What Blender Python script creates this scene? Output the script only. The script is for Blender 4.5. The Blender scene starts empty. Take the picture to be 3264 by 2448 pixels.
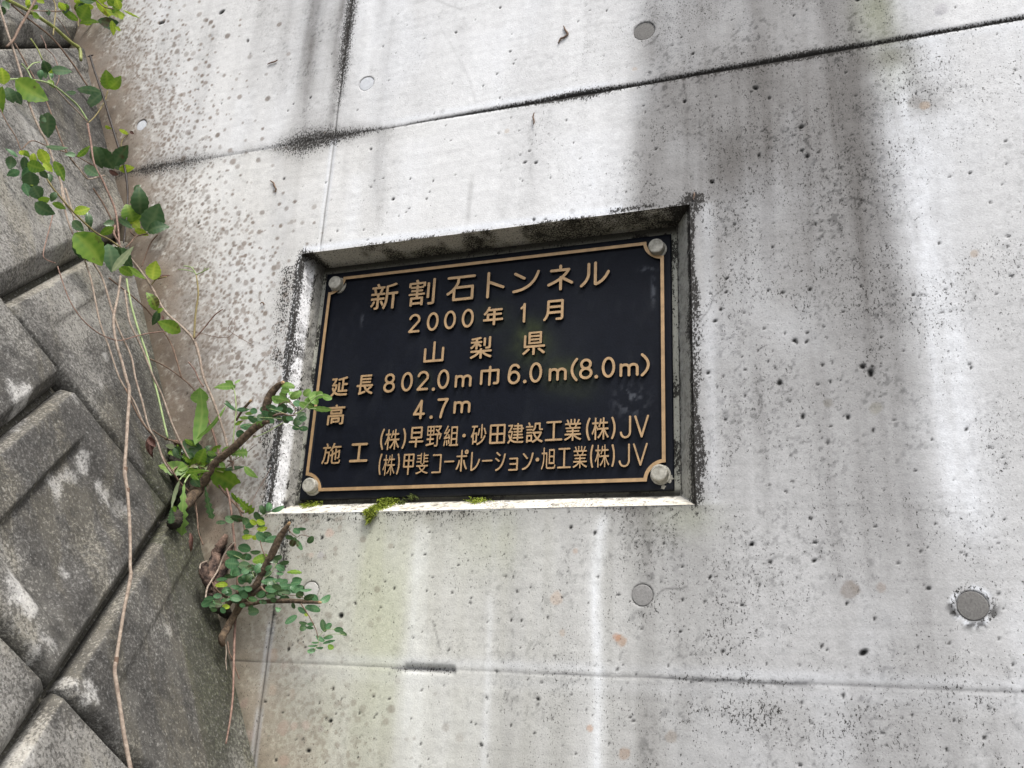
# Tunnel name plate in a concrete portal wall beside a battered block retaining wall
import bpy, bmesh, math, random
import numpy as np
from mathutils import Vector, Matrix

scene = bpy.context.scene
coll = scene.collection
rad = math.radians

# ------------------------------------------------------------------ camera
# world: x along the concrete wall, z up, the name plate faces -y; metres
CR = np.array([[0.9444601, 0.32531272, 0.04654845],
               [0.0646304, -0.32275202, 0.94427435],
               [0.32220807, -0.888821, -0.3258515]])     # world -> camera rows
CC = np.array([0.7782161, -1.2108495, -0.28770676])
FPX, PW, PH = 2880.0, 3264.0, 2448.0
cam_data = bpy.data.cameras.new('camera')
cam = bpy.data.objects.new('camera', cam_data)
coll.objects.link(cam)
cam_data.sensor_width = 36.0
cam_data.lens = 36.0 * FPX / PW
cam_data.clip_start = 0.05
cam_data.clip_end = 500.0
m = Matrix([list(r) for r in CR.T]).to_4x4()
m.translation = Vector(CC)
cam.matrix_world = m
scene.camera = cam

# ------------------------------------------------------------------ sky and sun
SUN_EL, SUN_AZ = rad(60), rad(140)       # azimuth measured from +y towards +x
world = bpy.data.worlds.new('World')
scene.world = world
world.use_nodes = True
wn, wl = world.node_tree.nodes, world.node_tree.links
bg = wn['Background']
sky = wn.new('ShaderNodeTexSky')
sky.sky_type = 'NISHITA'
sky.sun_disc = False
sky.sun_elevation = SUN_EL
sky.sun_rotation = SUN_AZ
sky.dust_density = 4.0
sky.air_density = 1.0
hs = wn.new('ShaderNodeHueSaturation')
hs.inputs['Saturation'].default_value = 0.42
wl.new(sky.outputs[0], hs.inputs['Color'])
wl.new(hs.outputs[0], bg.inputs[0])
bg.inputs[1].default_value = 0.14
sun_d = bpy.data.lights.new('sun', 'SUN')
sun_d.energy = 1.5
sun_d.angle = rad(14)
sun_d.color = (1.0, 0.97, 0.92)
sun = bpy.data.objects.new('sun', sun_d)
coll.objects.link(sun)
sd = Vector((math.sin(SUN_AZ) * math.cos(SUN_EL), math.cos(SUN_AZ) * math.cos(SUN_EL), math.sin(SUN_EL)))
sun.rotation_euler = sd.to_track_quat('Z', 'Y').to_euler()
scene.view_settings.view_transform = 'Standard'
scene.view_settings.look = 'None'
scene.view_settings.gamma = 1.0
scene.view_settings.use_curve_mapping = False
scene.view_settings.exposure = 0.86

# ------------------------------------------------------------------ measuring helpers (photo pixel -> point on a surface of the place)
YW = -0.045                               # face of the concrete wall
def ray(u, v):
    return CR.T @ np.array([(u - PW / 2) / FPX, -(v - PH / 2) / FPX, -1.0])
def on_wall(u, v, y=YW):
    d = ray(u, v)
    return CC + d * (y - CC[1]) / d[1]
# battered block wall (1:0.5), at right angles to the concrete wall
BO = np.array([-0.00807448, YW, -0.39943336])           # a point on the junction line
BT = np.array([-0.68872588, YW, 0.99397769]) - BO
BT = BT / np.linalg.norm(BT)                            # up the slope
BS = np.array([0.0, -1.0, 0.0])                         # along the slope, toward the viewer
BN = np.cross(BS, BT)
if BN[0] < 0: BN = -BN
def on_block(u, v, off=0.0):
    d = ray(u, v)
    return CC + d * (((BO + BN * off - CC) @ BN) / (d @ BN))
def st(u, v):
    P = on_block(u, v) - BO
    return P @ BS, P @ BT
def near(u, v, off):
    """first surface met through this pixel, then `off` metres in front of it"""
    d = ray(u, v)
    tw = (YW - CC[1]) / d[1]
    tb = ((BO + BN * 0.036 - CC) @ BN) / (d @ BN)
    t = tw if tb <= 0 else min(tw, tb)
    P = CC + d * t
    return P - d / np.linalg.norm(d) * off
def px_size(P):
    return -(CR @ (np.asarray(P) - CC))[2] / FPX         # metres per photo pixel at P
ZM = {1: (0, 0, .36166), 2: (0, 600, .36166), 3: (400, 1100, .36166), 4: (400, 1600, .36166),
      5: (0, 1200, .36166), 6: (0, 1800, .390625), 0: (0, 0, 1.0)}
def zp(i, x, y):
    o = ZM[i]
    return o[0] + x * o[2], o[1] + y * o[2]

# ------------------------------------------------------------------ object helpers
def new_obj(name, mesh, mat=None, parent=None):
    o = bpy.data.objects.new(name, mesh)
    coll.objects.link(o)
    if mat is not None:
        for mm in (mat if isinstance(mat, (list, tuple)) else [mat]):
            mesh.materials.append(mm)
    if parent is not None:
        o.parent = parent
        o.matrix_parent_inverse = parent.matrix_world.inverted()
    return o
def thing(name, label, cat, loc=(0, 0, 0), group=None):
    o = bpy.data.objects.new(name, None)
    coll.objects.link(o)
    o.empty_display_size = 0.05
    o.location = loc
    o.matrix_world = Matrix.Translation(Vector(loc))
    o['label'] = label
    o['category'] = cat
    if group: o['group'] = group
    return o
def tag(o, label, cat, group=None):
    o['label'] = label
    o['category'] = cat
    if group: o['group'] = group
    return o
def mesh_np(name, V, F, smooth=True, col=None):
    V = np.asarray(V, np.float32)
    F = np.asarray(F, np.int32)
    me = bpy.data.meshes.new(name)
    me.vertices.add(len(V))
    me.vertices.foreach_set('co', V.ravel())
    n, k = F.shape
    me.loops.add(n * k)
    me.loops.foreach_set('vertex_index', F.ravel())
    me.polygons.add(n)
    me.polygons.foreach_set('loop_start', np.arange(0, n * k, k, dtype=np.int32))
    me.polygons.foreach_set('loop_total', np.full(n, k, np.int32))
    me.polygons.foreach_set('use_smooth', np.full(n, smooth, bool))
    if col is not None:
        at = me.attributes.new('tint', 'FLOAT_COLOR', 'POINT')
        col = np.asarray(col)
        c4 = np.zeros((len(V), 4), np.float32)
        c4[:, :col.shape[1]] = col
        at.data.foreach_set('color', c4.ravel())
    me.update(calc_edges=True)
    me.validate()
    return me
def mesh_py(name, V, F, smooth=False):
    me = bpy.data.meshes.new(name)
    me.from_pydata([tuple(map(float, v)) for v in V], [], F)
    if smooth:
        me.polygons.foreach_set('use_smooth', [True] * len(me.polygons))
    me.update()
    return me

# ------------------------------------------------------------------ numpy noise
def _lat(seed, n=256):
    return np.random.RandomState(seed).rand(n, n)
_L = {}
def vnoise(x, y, seed=0):
    if seed not in _L: _L[seed] = _lat(seed)
    L = _L[seed]
    xi = np.floor(x).astype(int); yi = np.floor(y).astype(int)
    fx = x - xi; fy = y - yi
    fx = fx * fx * (3 - 2 * fx); fy = fy * fy * (3 - 2 * fy)
    a = L[xi % 256, yi % 256]; b = L[(xi + 1) % 256, yi % 256]
    c = L[xi % 256, (yi + 1) % 256]; d = L[(xi + 1) % 256, (yi + 1) % 256]
    return (a * (1 - fx) + b * fx) * (1 - fy) + (c * (1 - fx) + d * fx) * fy
def fbm(x, y, fx, fy, seed=0, octv=4, gain=.55):
    s = 0; a = 1; t = 0
    iso = .6 < fx / fy < 1.7
    for i in range(octv):
        if iso:                                   # turn each octave so that no lattice direction shows
            th = .5 + 1.1 * i; c_, s_ = math.cos(th), math.sin(th)
            X_, Y_ = x * fx, y * fy
            s = s + a * vnoise((X_ * c_ + Y_ * s_) * 2 ** i + 17.3 * i + 31.7, (Y_ * c_ - X_ * s_) * 2 ** i + 9.1 * i + 12.9, seed + i); t += a; a *= gain
            continue
        s = s + a * vnoise(x * fx * 2 ** i + 17.3 * i, y * fy * 2 ** i + 9.1 * i, seed + i); t += a; a *= gain
    return s / t
def sst(a, b, x):
    t = np.clip((x - a) / (b - a), 0, 1)
    return t * t * (3 - 2 * t)

# ------------------------------------------------------------------ materials
def mat_new(name):
    mt = bpy.data.materials.new(name)
    mt.use_nodes = True
    nt = mt.node_tree
    return mt, nt.nodes, nt.links, nt.nodes['Principled BSDF']
def concrete_mat(name, grain=1.0, bump=0.25, rough=0.9, scale=1.0, speck=0.0, crust=.85, lite=0.0):
    mt, n, l, p = mat_new(name)
    at = n.new('ShaderNodeAttribute'); at.attribute_name = 'tint'
    tc = n.new('ShaderNodeTexCoord')
    n1 = n.new('ShaderNodeTexNoise'); n1.inputs['Scale'].default_value = 420 * scale
    n1.inputs['Detail'].default_value = 3; n1.inputs['Roughness'].default_value = .65
    n2 = n.new('ShaderNodeTexNoise'); n2.inputs['Scale'].default_value = 90 * scale
    n2.inputs['Detail'].default_value = 5; n2.inputs['Roughness'].default_value = .6
    l.new(tc.outputs['Object'], n1.inputs['Vector']); l.new(tc.outputs['Object'], n2.inputs['Vector'])
    mr = n.new('ShaderNodeMapRange'); mr.inputs[1].default_value = .3; mr.inputs[2].default_value = .7
    mr.inputs[3].default_value = 1 - .16 * grain; mr.inputs[4].default_value = 1 + .10 * grain
    mr2 = n.new('ShaderNodeMapRange'); mr2.inputs[1].default_value = .3; mr2.inputs[2].default_value = .7
    mr2.inputs[3].default_value = 1 - .12 * grain; mr2.inputs[4].default_value = 1 + .08 * grain
    l.new(n1.outputs[0], mr.inputs[0]); l.new(n2.outputs[0], mr2.inputs[0])
    mu = n.new('ShaderNodeMath'); mu.operation = 'MULTIPLY'
    l.new(mr.outputs[0], mu.inputs[0]); l.new(mr2.outputs[0], mu.inputs[1])
    last = mu
    if speck:
        vo = n.new('ShaderNodeTexVoronoi'); vo.inputs['Scale'].default_value = 260 * scale
        l.new(tc.outputs['Object'], vo.inputs['Vector'])
        n3 = n.new('ShaderNodeTexNoise'); n3.inputs['Scale'].default_value = 28 * scale
        n3.inputs['Detail'].default_value = 3
        l.new(tc.outputs['Object'], n3.inputs['Vector'])
        th = n.new('ShaderNodeMapRange'); th.inputs[1].default_value = .5; th.inputs[2].default_value = .75
        th.inputs[3].default_value = 0.0; th.inputs[4].default_value = .34
        l.new(n3.outputs[0], th.inputs[0])
        sb = n.new('ShaderNodeMath'); sb.operation = 'LESS_THAN'
        l.new(vo.outputs['Distance'], sb.inputs[0]); l.new(th.outputs[0], sb.inputs[1])
        m2 = n.new('ShaderNodeMath'); m2.operation = 'MULTIPLY_ADD'
        m2.inputs[1].default_value = -speck; m2.inputs[2].default_value = 1.0
        l.new(sb.outputs[0], m2.inputs[0])
        m3 = n.new('ShaderNodeMath'); m3.operation = 'MULTIPLY'
        l.new(mu.outputs[0], m3.inputs[0]); l.new(m2.outputs[0], m3.inputs[1])
        last = m3
    vm = n.new('ShaderNodeVectorMath'); vm.operation = 'SCALE'
    l.new(at.outputs['Color'], vm.inputs[0]); l.new(last.outputs[0], vm.inputs['Scale'])
    if lite:                                     # pale lichen grains and exposed sand
        nl_ = n.new('ShaderNodeTexNoise'); nl_.inputs['Scale'].default_value = 300 * scale
        nl_.inputs['Detail'].default_value = 4; nl_.inputs['Roughness'].default_value = .7
        l.new(tc.outputs['Object'], nl_.inputs['Vector'])
        ml = n.new('ShaderNodeMapRange'); ml.inputs[1].default_value = .55; ml.inputs[2].default_value = .66; ml.inputs[4].default_value = lite
        l.new(nl_.outputs[0], ml.inputs[0])
        mxl = n.new('ShaderNodeMix'); mxl.data_type = 'RGBA'; mxl.inputs[7].default_value = (.42, .415, .40, 1)
        l.new(ml.outputs[0], mxl.inputs[0]); l.new(vm.outputs[0], mxl.inputs[6])
        vm = n.new('ShaderNodeVectorMath'); vm.operation = 'ADD'; l.new(mxl.outputs[2], vm.inputs[0])
    # black crust and specks: attribute alpha = share of the surface covered
    nc = n.new('ShaderNodeTexNoise'); nc.inputs['Scale'].default_value = 330 * scale
    nc.inputs['Detail'].default_value = 4; nc.inputs['Roughness'].default_value = .72
    mpv = n.new('ShaderNodeMapping'); mpv.inputs['Location'].default_value = (3.1, 7.7, 1.3); mpv.inputs['Scale'].default_value = (1.25, 1.0, .8)
    l.new(tc.outputs['Object'], mpv.inputs[0]); l.new(mpv.outputs[0], nc.inputs['Vector'])
    mc = n.new('ShaderNodeMapRange'); mc.inputs[1].default_value = .33; mc.inputs[2].default_value = .67
    l.new(nc.outputs[0], mc.inputs[0])
    sb2 = n.new('ShaderNodeMath'); sb2.operation = 'ADD'
    l.new(mc.outputs[0], sb2.inputs[0]); l.new(at.outputs['Alpha'], sb2.inputs[1])
    ms = n.new('ShaderNodeMapRange'); ms.inputs[1].default_value = .94; ms.inputs[2].default_value = 1.10
    l.new(sb2.outputs[0], ms.inputs[0])
    mxc = n.new('ShaderNodeMix'); mxc.data_type = 'RGBA'; mxc.inputs[7].default_value = (.022, .020, .018, 1)
    mk_ = n.new('ShaderNodeMath'); mk_.operation = 'MULTIPLY'; mk_.inputs[1].default_value = crust
    l.new(ms.outputs[0], mk_.inputs[0])
    l.new(mk_.outputs[0], mxc.inputs[0]); l.new(vm.outputs[0], mxc.inputs[6]); l.new(mxc.outputs[2], p.inputs['Base Color'])
    bp = n.new('ShaderNodeBump'); bp.inputs['Strength'].default_value = bump; bp.inputs['Distance'].default_value = .002
    ad = n.new('ShaderNodeMath'); ad.operation = 'ADD'
    l.new(n1.outputs[0], ad.inputs[0]); l.new(n2.outputs[0], ad.inputs[1])
    l.new(ad.outputs[0], bp.inputs['Height']); l.new(bp.outputs[0], p.inputs['Normal'])
    p.inputs['Roughness'].default_value = rough
    p.inputs['Specular IOR Level'].default_value = .25
    return mt
M_WALL = concrete_mat('weathered_concrete', grain=.65, bump=.2, scale=1.0, crust=.95)
M_BLOCK = concrete_mat('old_block_concrete', grain=1.9, bump=.75, scale=.75, speck=.2, crust=.6, lite=.38)
def plain(name, col, rough=.6, metal=0.0, var=.12, scale=60, bump=.1, dist=.001, spec=.5, col2=None, lo=.35, hi=.65):
    mt, n, l, p = mat_new(name)
    tc = n.new('ShaderNodeTexCoord')
    ns = n.new('ShaderNodeTexNoise'); ns.inputs['Scale'].default_value = scale; ns.inputs['Detail'].default_value = 6
    ns.inputs['Roughness'].default_value = .65
    l.new(tc.outputs['Object'], ns.inputs['Vector'])
    cr = n.new('ShaderNodeValToRGB')
    c2 = col2 or [c * (1 + var) for c in col]
    cr.color_ramp.elements[0].position = lo; cr.color_ramp.elements[1].position = hi
    c1 = col if col2 else [c * (1 - var) for c in col]
    cr.color_ramp.elements[0].color = (*c1, 1); cr.color_ramp.elements[1].color = (*c2, 1)
    l.new(ns.outputs[0], cr.inputs[0]); l.new(cr.outputs[0], p.inputs['Base Color'])
    bp = n.new('ShaderNodeBump'); bp.inputs['Strength'].default_value = bump; bp.inputs['Distance'].default_value = dist
    l.new(ns.outputs[0], bp.inputs['Height']); l.new(bp.outputs[0], p.inputs['Normal'])
    p.inputs['Roughness'].default_value = rough; p.inputs['Metallic'].default_value = metal
    p.inputs['Specular IOR Level'].default_value = spec
    return mt
M_PLATE = concrete_mat('black_painted_bronze', grain=1.2, bump=.12, rough=.48, scale=.9, crust=0.0)
M_PLATE.node_tree.nodes['Principled BSDF'].inputs['Specular IOR Level'].default_value = .13
M_GOLD = plain('polished_bronze_face', (.42, .275, .142), rough=.42, metal=.35, scale=60, var=.2, bump=.25, dist=.0003)
M_FLANK = plain('black_painted_edge', (.006, .008, .012), rough=.45, scale=40, var=.3, bump=.15, dist=.0005, spec=.3)
M_BOLT = plain('weathered_zinc', (.26, .25, .21), rough=.6, metal=.2, scale=150, bump=.4, dist=.0008, col2=(.50, .48, .42))
M_PLUG = plain('mortar_plug', (.125, .12, .115), rough=.9, scale=500, bump=.1, dist=.0004, col2=(.20, .195, .185))
M_PLUGL = plain('pale_mortar_plug', (.52, .54, .57), rough=.9, scale=300, bump=.1, dist=.0004, col2=(.62, .64, .67))
M_PLUGW = plain('wall_toned_plug', (.46, .45, .42), rough=.9, scale=300, bump=.1, dist=.0004, col2=(.56, .55, .52))
M_PLUGM = plain('grey_mortar_plug', (.20, .195, .19), rough=.9, scale=500, bump=.1, dist=.0004, col2=(.30, .295, .285))
def leaf_mat(name, col, col2, trans=.35, rough=.45, scale=45):
    mt, n, l, p = mat_new(name)
    tc = n.new('ShaderNodeTexCoord')
    ns = n.new('ShaderNodeTexNoise'); ns.inputs['Scale'].default_value = scale; ns.inputs['Detail'].default_value = 5
    l.new(tc.outputs['Object'], ns.inputs['Vector'])
    cr = n.new('ShaderNodeValToRGB')
    cr.color_ramp.elements[0].position = .35; cr.color_ramp.elements[1].position = .68
    cr.color_ramp.elements[0].color = (*col, 1); cr.color_ramp.elements[1].color = (*col2, 1)
    l.new(ns.outputs[0], cr.inputs[0])
    # browned, torn-looking blotches
    nb = n.new('ShaderNodeTexNoise'); nb.inputs['Scale'].default_value = 38; nb.inputs['Detail'].default_value = 6
    mpb = n.new('ShaderNodeMapping'); mpb.inputs['Location'].default_value = (5.2, 1.7, 9.3)
    l.new(tc.outputs['Object'], mpb.inputs[0]); l.new(mpb.outputs[0], nb.inputs['Vector'])
    mb = n.new('ShaderNodeMapRange'); mb.inputs[1].default_value = .63; mb.inputs[2].default_value = .68; mb.inputs[4].default_value = .85
    l.new(nb.outputs[0], mb.inputs[0])
    mbx = n.new('ShaderNodeMix'); mbx.data_type = 'RGBA'; mbx.inputs[7].default_value = (.06, .028, .012, 1)
    l.new(mb.outputs[0], mbx.inputs[0]); l.new(cr.outputs[0], mbx.inputs[6])
    # pale veins from the leaf's own coordinates (uv: across, along)
    at = n.new('ShaderNodeAttribute'); at.attribute_name = 'vein'
    mx = n.new('ShaderNodeMix'); mx.data_type = 'RGBA'
    mx.inputs[7].default_value = (min(1, col2[0] * 1.5 + .04), min(1, col2[1] * 1.25 + .03), col2[2] * 1.3 + .02, 1)
    l.new(at.outputs['Fac'], mx.inputs[0]); l.new(mbx.outputs[2], mx.inputs[6])
    l.new(mx.outputs[2], p.inputs['Base Color'])
    p.inputs['Roughness'].default_value = rough
    tr = n.new('ShaderNodeBsdfTranslucent'); l.new(mx.outputs[2], tr.inputs[0])
    ms = n.new('ShaderNodeMixShader'); ms.inputs[0].default_value = trans
    out = n['Material Output']
    l.new(p.outputs[0], ms.inputs[1]); l.new(tr.outputs[0], ms.inputs[2]); l.new(ms.outputs[0], out.inputs[0])
    bp = n.new('ShaderNodeBump'); bp.inputs['Strength'].default_value = .35; bp.inputs['Distance'].default_value = .001
    l.new(at.outputs['Fac'], bp.inputs['Height']); l.new(bp.outputs[0], p.inputs['Normal'])
    return mt
LM = {'Y': leaf_mat('yellow_green_leaf', (.26, .42, .03), (.42, .58, .06), .5),
      'g': leaf_mat('mid_green_leaf', (.085, .21, .018), (.19, .33, .03), .42),
      'd': leaf_mat('dark_green_leaf', (.025, .075, .022), (.055, .12, .04), .2, .35),
      'b': leaf_mat('blue_green_leaf', (.10, .21, .10), (.17, .29, .15), .3, .35),
      'r': leaf_mat('fresh_green_leaf', (.15, .32, .06), (.24, .42, .10), .45),
      'm': leaf_mat('clover_green_leaf', (.06, .17, .07), (.10, .24, .10), .35, .4),
      'p': leaf_mat('pale_leaf_underside', (.26, .35, .18), (.34, .42, .24), .35),
      'x': leaf_mat('dried_leaf', (.05, .022, .018), (.12, .06, .045), .1, .8)}
M_STEM = {'G': plain('green_stem', (.14, .17, .04), .6, scale=90, bump=.4, col2=(.26, .28, .08)),
          'T': plain('tan_dry_stem', (.17, .125, .095), .85, scale=160, bump=.7, col2=(.36, .295, .235)),
          'K': plain('brown_stem', (.10, .065, .045), .8, scale=120, bump=.6, col2=(.20, .13, .09)),
          'P': plain('reddish_stem', (.12, .065, .05), .75, scale=160, bump=.6, col2=(.28, .18, .135)),
          'B': plain('blackish_stem', (.012, .009, .008), .6, scale=120, bump=.5, col2=(.035, .025, .02)),
          'O': plain('olive_stem', (.16, .13, .05), .7, scale=120, bump=.4, col2=(.27, .22, .09)),
          'L': plain('pale_green_stalk', (.22, .30, .12), .6, scale=120, bump=.3, col2=(.32, .40, .18)),
          'W': plain('rough_bark', (.045, .030, .020), .95, scale=140, bump=1.0, dist=.004, col2=(.15, .105, .065)),
          'C': plain('cut_wood', (.25, .15, .07), .9, scale=200, bump=.8, dist=.002, col2=(.50, .34, .18))}
M_MOSS = plain('yellow_green_moss', (.07, .10, .008), .95, scale=180, bump=1.0, dist=.003, col2=(.34, .40, .04))
M_MOSSD = plain('dark_moss', (.03, .045, .008), .95, scale=180, bump=1.0, dist=.003, col2=(.12, .15, .03))
M_ROOT = plain('decayed_wood', (.018, .010, .008), .95, scale=55, bump=1.0, dist=.006, col2=(.30, .20, .15), lo=.42, hi=.72)
M_EARTH = plain('dark_crack_soil', (.012, .010, .007), 1.0, scale=90, bump=1.0, dist=.006, col2=(.05, .04, .028))

# ================================================================== the ground
def ground():
    V = [(-60, -80, -1.75), (60, -80, -1.75), (60, 40, -1.75), (-60, 40, -1.75)]
    o = new_obj('ground', mesh_py('ground', V, [(0, 1, 2, 3)]), plain('roadside_gravel', (.10, .095, .085), 1.0, scale=3, bump=.5, col2=(.17, .16, .145)))
    o['kind'] = 'structure'
    V = [(-60, -9, -1.746), (60, -9, -1.746), (60, -2.2, -1.746), (-60, -2.2, -1.746)]
    o = new_obj('road', mesh_py('road', V, [(0, 1, 2, 3)]), plain('asphalt', (.045, .045, .045), .95, scale=40, bump=.5, col2=(.07, .07, .07)))
    o['kind'] = 'structure'
ground()

# ================================================================== concrete portal wall
NX0, NX1, NZ0, NZ1 = -0.032, 0.616, -0.043, 0.3985      # mouth of the recess
IX0, IX1, IZ0, IZ1 = -0.020, 0.588, -0.0185, 0.3965     # its back
YB = 0.010
SEAM_T, SEAM_B, SEAM_V = 0.622, -0.2585, 0.002

def wx(u, v): return on_wall(u, v)[0]
def wz(u, v): return on_wall(u, v)[2]
O = 1.4756                                               # overview units -> photo px

CONC = np.array([.715, .72, .725])
GREY = np.array([.165, .158, .152])
DGREY = np.array([.11, .105, .10])
TONE_K = .70 / .80
BLACK = np.array([.018, .017, .016])
WHITE = np.array([.84, .87, .92])
BROWN = np.array([.150, .108, .078])
GREEN = np.array([.42, .45, .30])
BEIGE = np.array([.60, .575, .48])

rs = np.random.RandomState(7)
# bug holes: read off the photograph, then the many small ones
HOLES = []
def hz(o, s, pts):
    for (x, y, r) in pts:
        u, v = o[0] + x * s, o[1] + y * s
        HOLES.append((wx(u, v), wz(u, v), r * s * px_size(on_wall(u, v))))
s_ = 1100 / 2212
hz((2164, 750), s_, [(305, 275, 12), (300, 363, 11), (200, 292, 7), (200, 371, 8), (268, 473, 12), (230, 548, 13), (571, 350, 10), (664, 365, 12), (840, 345, 13), (1168, 325, 10), (1308, 349, 8), (1502, 380, 11), (775, 395, 6), (900, 423, 6), (889, 459, 6), (1052, 488, 9), (928, 582, 8), (822, 624, 10), (740, 672, 14), (752, 684, 11), (818, 680, 12), (946, 654, 8), (1297, 650, 9), (1294, 710, 5), (1448, 704, 6), (530, 720, 6), (402, 778, 7), (571, 806, 8), (424, 857, 9), (488, 832, 6), (620, 850, 8), (980, 806, 7), (919, 829, 11), (1178, 840, 18), (1228, 882, 22), (185, 879, 12), (644, 944, 18), (540, 926, 6), (896, 954, 7), (968, 937, 10), (1035, 925, 6), (245, 971, 7), (423, 1027, 9), (709, 1062, 9), (296, 1140, 6), (297, 1179, 10), (794, 1160, 16), (1083, 1166, 15), (1052, 1160, 6), (869, 1133, 5), (972, 1224, 8), (905, 1257, 6), (1244, 1250, 12), (913, 1301, 7), (821, 1318, 6), (1842, 1243, 11), (1623, 1308, 9), (190, 1394, 8), (742, 1391, 6), (728, 1577, 8), (233, 1593, 7), (684, 1641, 10), (1668, 50, 10), (1817, 80, 6), (1872, 849, 10), (600, 72, 8), (1331, 65, 8), (1290, 1031, 6), (2125, 258, 9), (2140, 262, 8), (151, 571, 6), (1730, 745, 7), (1516, 1511, 9), (148, 590, 4)])
hz((2164, 0), s_, [(490, 562, 16), (463, 586, 9), (36, 648, 10), (578, 627, 11), (783, 812, 15), (512, 992, 12), (823, 998, 15), (788, 962, 11), (890, 975, 6), (1107, 861, 7), (1353, 913, 7), (1194, 1085, 8), (1069, 463, 9), (1482, 376, 8), (1520, 596, 8), (1324, 563, 6), (210, 1163, 12), (77, 1132, 5), (355, 1434, 10), (432, 1287, 8), (877, 1434, 9), (1045, 1506, 7), (1163, 1402, 6), (1188, 1350, 6), (600, 1581, 7), (2094, 902, 9), (1866, 1107, 11), (2016, 1092, 6), (737, 100, 8), (820, 66, 6), (350, 191, 5), (88, 348, 9), (238, 617, 6), (871, 711, 6), (996, 803, 6), (2038, 215, 6), (674, 1200, 6), (1145, 2, 12)])
hz((2164, 1623), s_, [(469, 224, 13), (585, 339, 12), (866, 329, 14), (872, 212, 13), (1182, 920, 24), (913, 880, 10), (945, 898, 8), (1254, 703, 11), (1075, 606, 12), (516, 485, 8), (402, 614, 9), (369, 602, 7), (280, 911, 9), (561, 990, 7), (655, 403, 6), (930, 537, 7), (1646, 92, 8), (2087, 68, 9), (1470, 230, 7), (1592, 245, 7), (1844, 294, 9), (1732, 858, 9), (2138, 995, 9), (1052, 1196, 13), (1212, 1270, 9), (1256, 1281, 6), (1494, 1321, 10), (1435, 1336, 6), (1763, 1354, 10), (1225, 1435, 8), (1327, 1508, 8), (1717, 1542, 11), (776, 1641, 12), (603, 1637, 6), (518, 1632, 6), (943, 1319, 7), (1958, 1465, 12), (8, 785, 8), (22, 580, 8), (1600, 508, 14), (2048, 217, 8), (386, 874, 6), (21, 367, 6), (843, 59, 12), (762, 113, 6), (161, 820, 5)])
hz((1300, 1623), s_, [(137, 145, 7), (321, 358, 8), (384, 329, 6), (285, 381, 6), (107, 289, 8), (404, 570, 8), (698, 527, 9), (785, 502, 8), (676, 435, 7), (896, 694, 9), (727, 715, 9), (660, 713, 9), (513, 720, 6), (989, 568, 8), (1217, 434, 8), (1349, 548, 10), (1423, 591, 7), (1639, 219, 10), (1571, 206, 7), (1760, 368, 8), (1760, 580, 9), (1743, 785, 9), (2018, 911, 9), (2139, 614, 10), (1155, 603, 6), (549, 596, 6), (171, 547, 6), (121, 522, 7), (260, 904, 8), (834, 1217, 12), (1047, 1188, 8), (506, 1209, 9), (809, 1438, 9), (660, 1387, 8), (469, 1512, 12), (436, 1381, 7), (403, 1365, 7), (1425, 1332, 7), (299, 1310, 6), (134, 1605, 6), (511, 1580, 7), (2200, 225, 14), (1935, 437, 12), (995, 423, 5), (1023, 399, 5), (1019, 476, 5), (615, 289, 6), (868, 142, 6), (1250, 77, 6), (598, 1293, 5), (723, 890, 6), (1043, 116, 12), (1197, 152, 12)])
hz((1200, 0), s_, [(793, 50, 8), (508, 208, 9), (858, 332, 8), (878, 410, 7), (892, 386, 5), (1475, 69, 7), (1294, 138, 6), (1875, 178, 6), (772, 476, 7), (684, 552, 7), (792, 629, 6), (2026, 346, 9), (1710, 675, 7), (1974, 649, 11), (1871, 680, 6), (1214, 769, 7), (979, 966, 7), (949, 1039, 11), (1020, 1041, 11), (921, 989, 6), (1791, 953, 9), (933, 1157, 6), (1599, 1228, 7), (105, 1276, 9), (320, 1273, 7), (209, 1336, 6), (188, 1361, 6), (215, 1146, 7), (361, 1159, 6), (1006, 1405, 11), (1080, 1404, 9), (1760, 1117, 6), (2016, 1133, 6), (2149, 1163, 12), (548, 1140, 5), (1104, 858, 6), (307, 245, 5), (123, 340, 4)])
hz((200, 0), s_, [(849, 672, 7), (630, 467, 5), (1186, 264, 11), (1478, 667, 6), (1588, 626, 8), (1974, 955, 9), (2116, 1276, 9), (1418, 1147, 9), (870, 1430, 9), (1443, 710, 6), (867, 289, 5), (1686, 1169, 6), (2053, 1141, 5), (627, 148, 14), (1020, 80, 18), (645, 145, 10)])
hz((700, 1623), .4972, [(655, 183, 12), (696, 68, 11), (858, 258, 6), (890, 300, 6), (960, 148, 6), (1119, 508, 9), (1080, 405, 5), (1058, 464, 6), (868, 605, 10), (916, 545, 6), (1016, 652, 5), (960, 430, 5), (776, 683, 17), (440, 900, 12), (548, 886, 7), (605, 772, 5), (727, 1152, 9), (895, 1309, 8), (710, 1358, 13), (683, 1345, 8), (771, 1415, 6), (999, 1475, 6), (568, 1550, 14), (676, 1629, 6), (886, 1592, 7), (1040, 1641, 7), (292, 1233, 9), (404, 1303, 8), (120, 1287, 8), (164, 1480, 8), (360, 1610, 10), (783, 1216, 7), (985, 1200, 8), (1087, 1215, 8), (490, 1477, 5), (640, 1240, 6)])
N_BIG = len(HOLES)
for k in range(1500):
    x, z = rs.uniform(-.7, 1.15), rs.uniform(-.5, 1.2)
    dens = .30 + .7 * (x > .0) * (z < .62) + .4 * (x > .55)
    if rs.rand() > dens: continue
    HOLES.append((x, z, .0008 + .0012 * rs.rand() ** 2))

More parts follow.
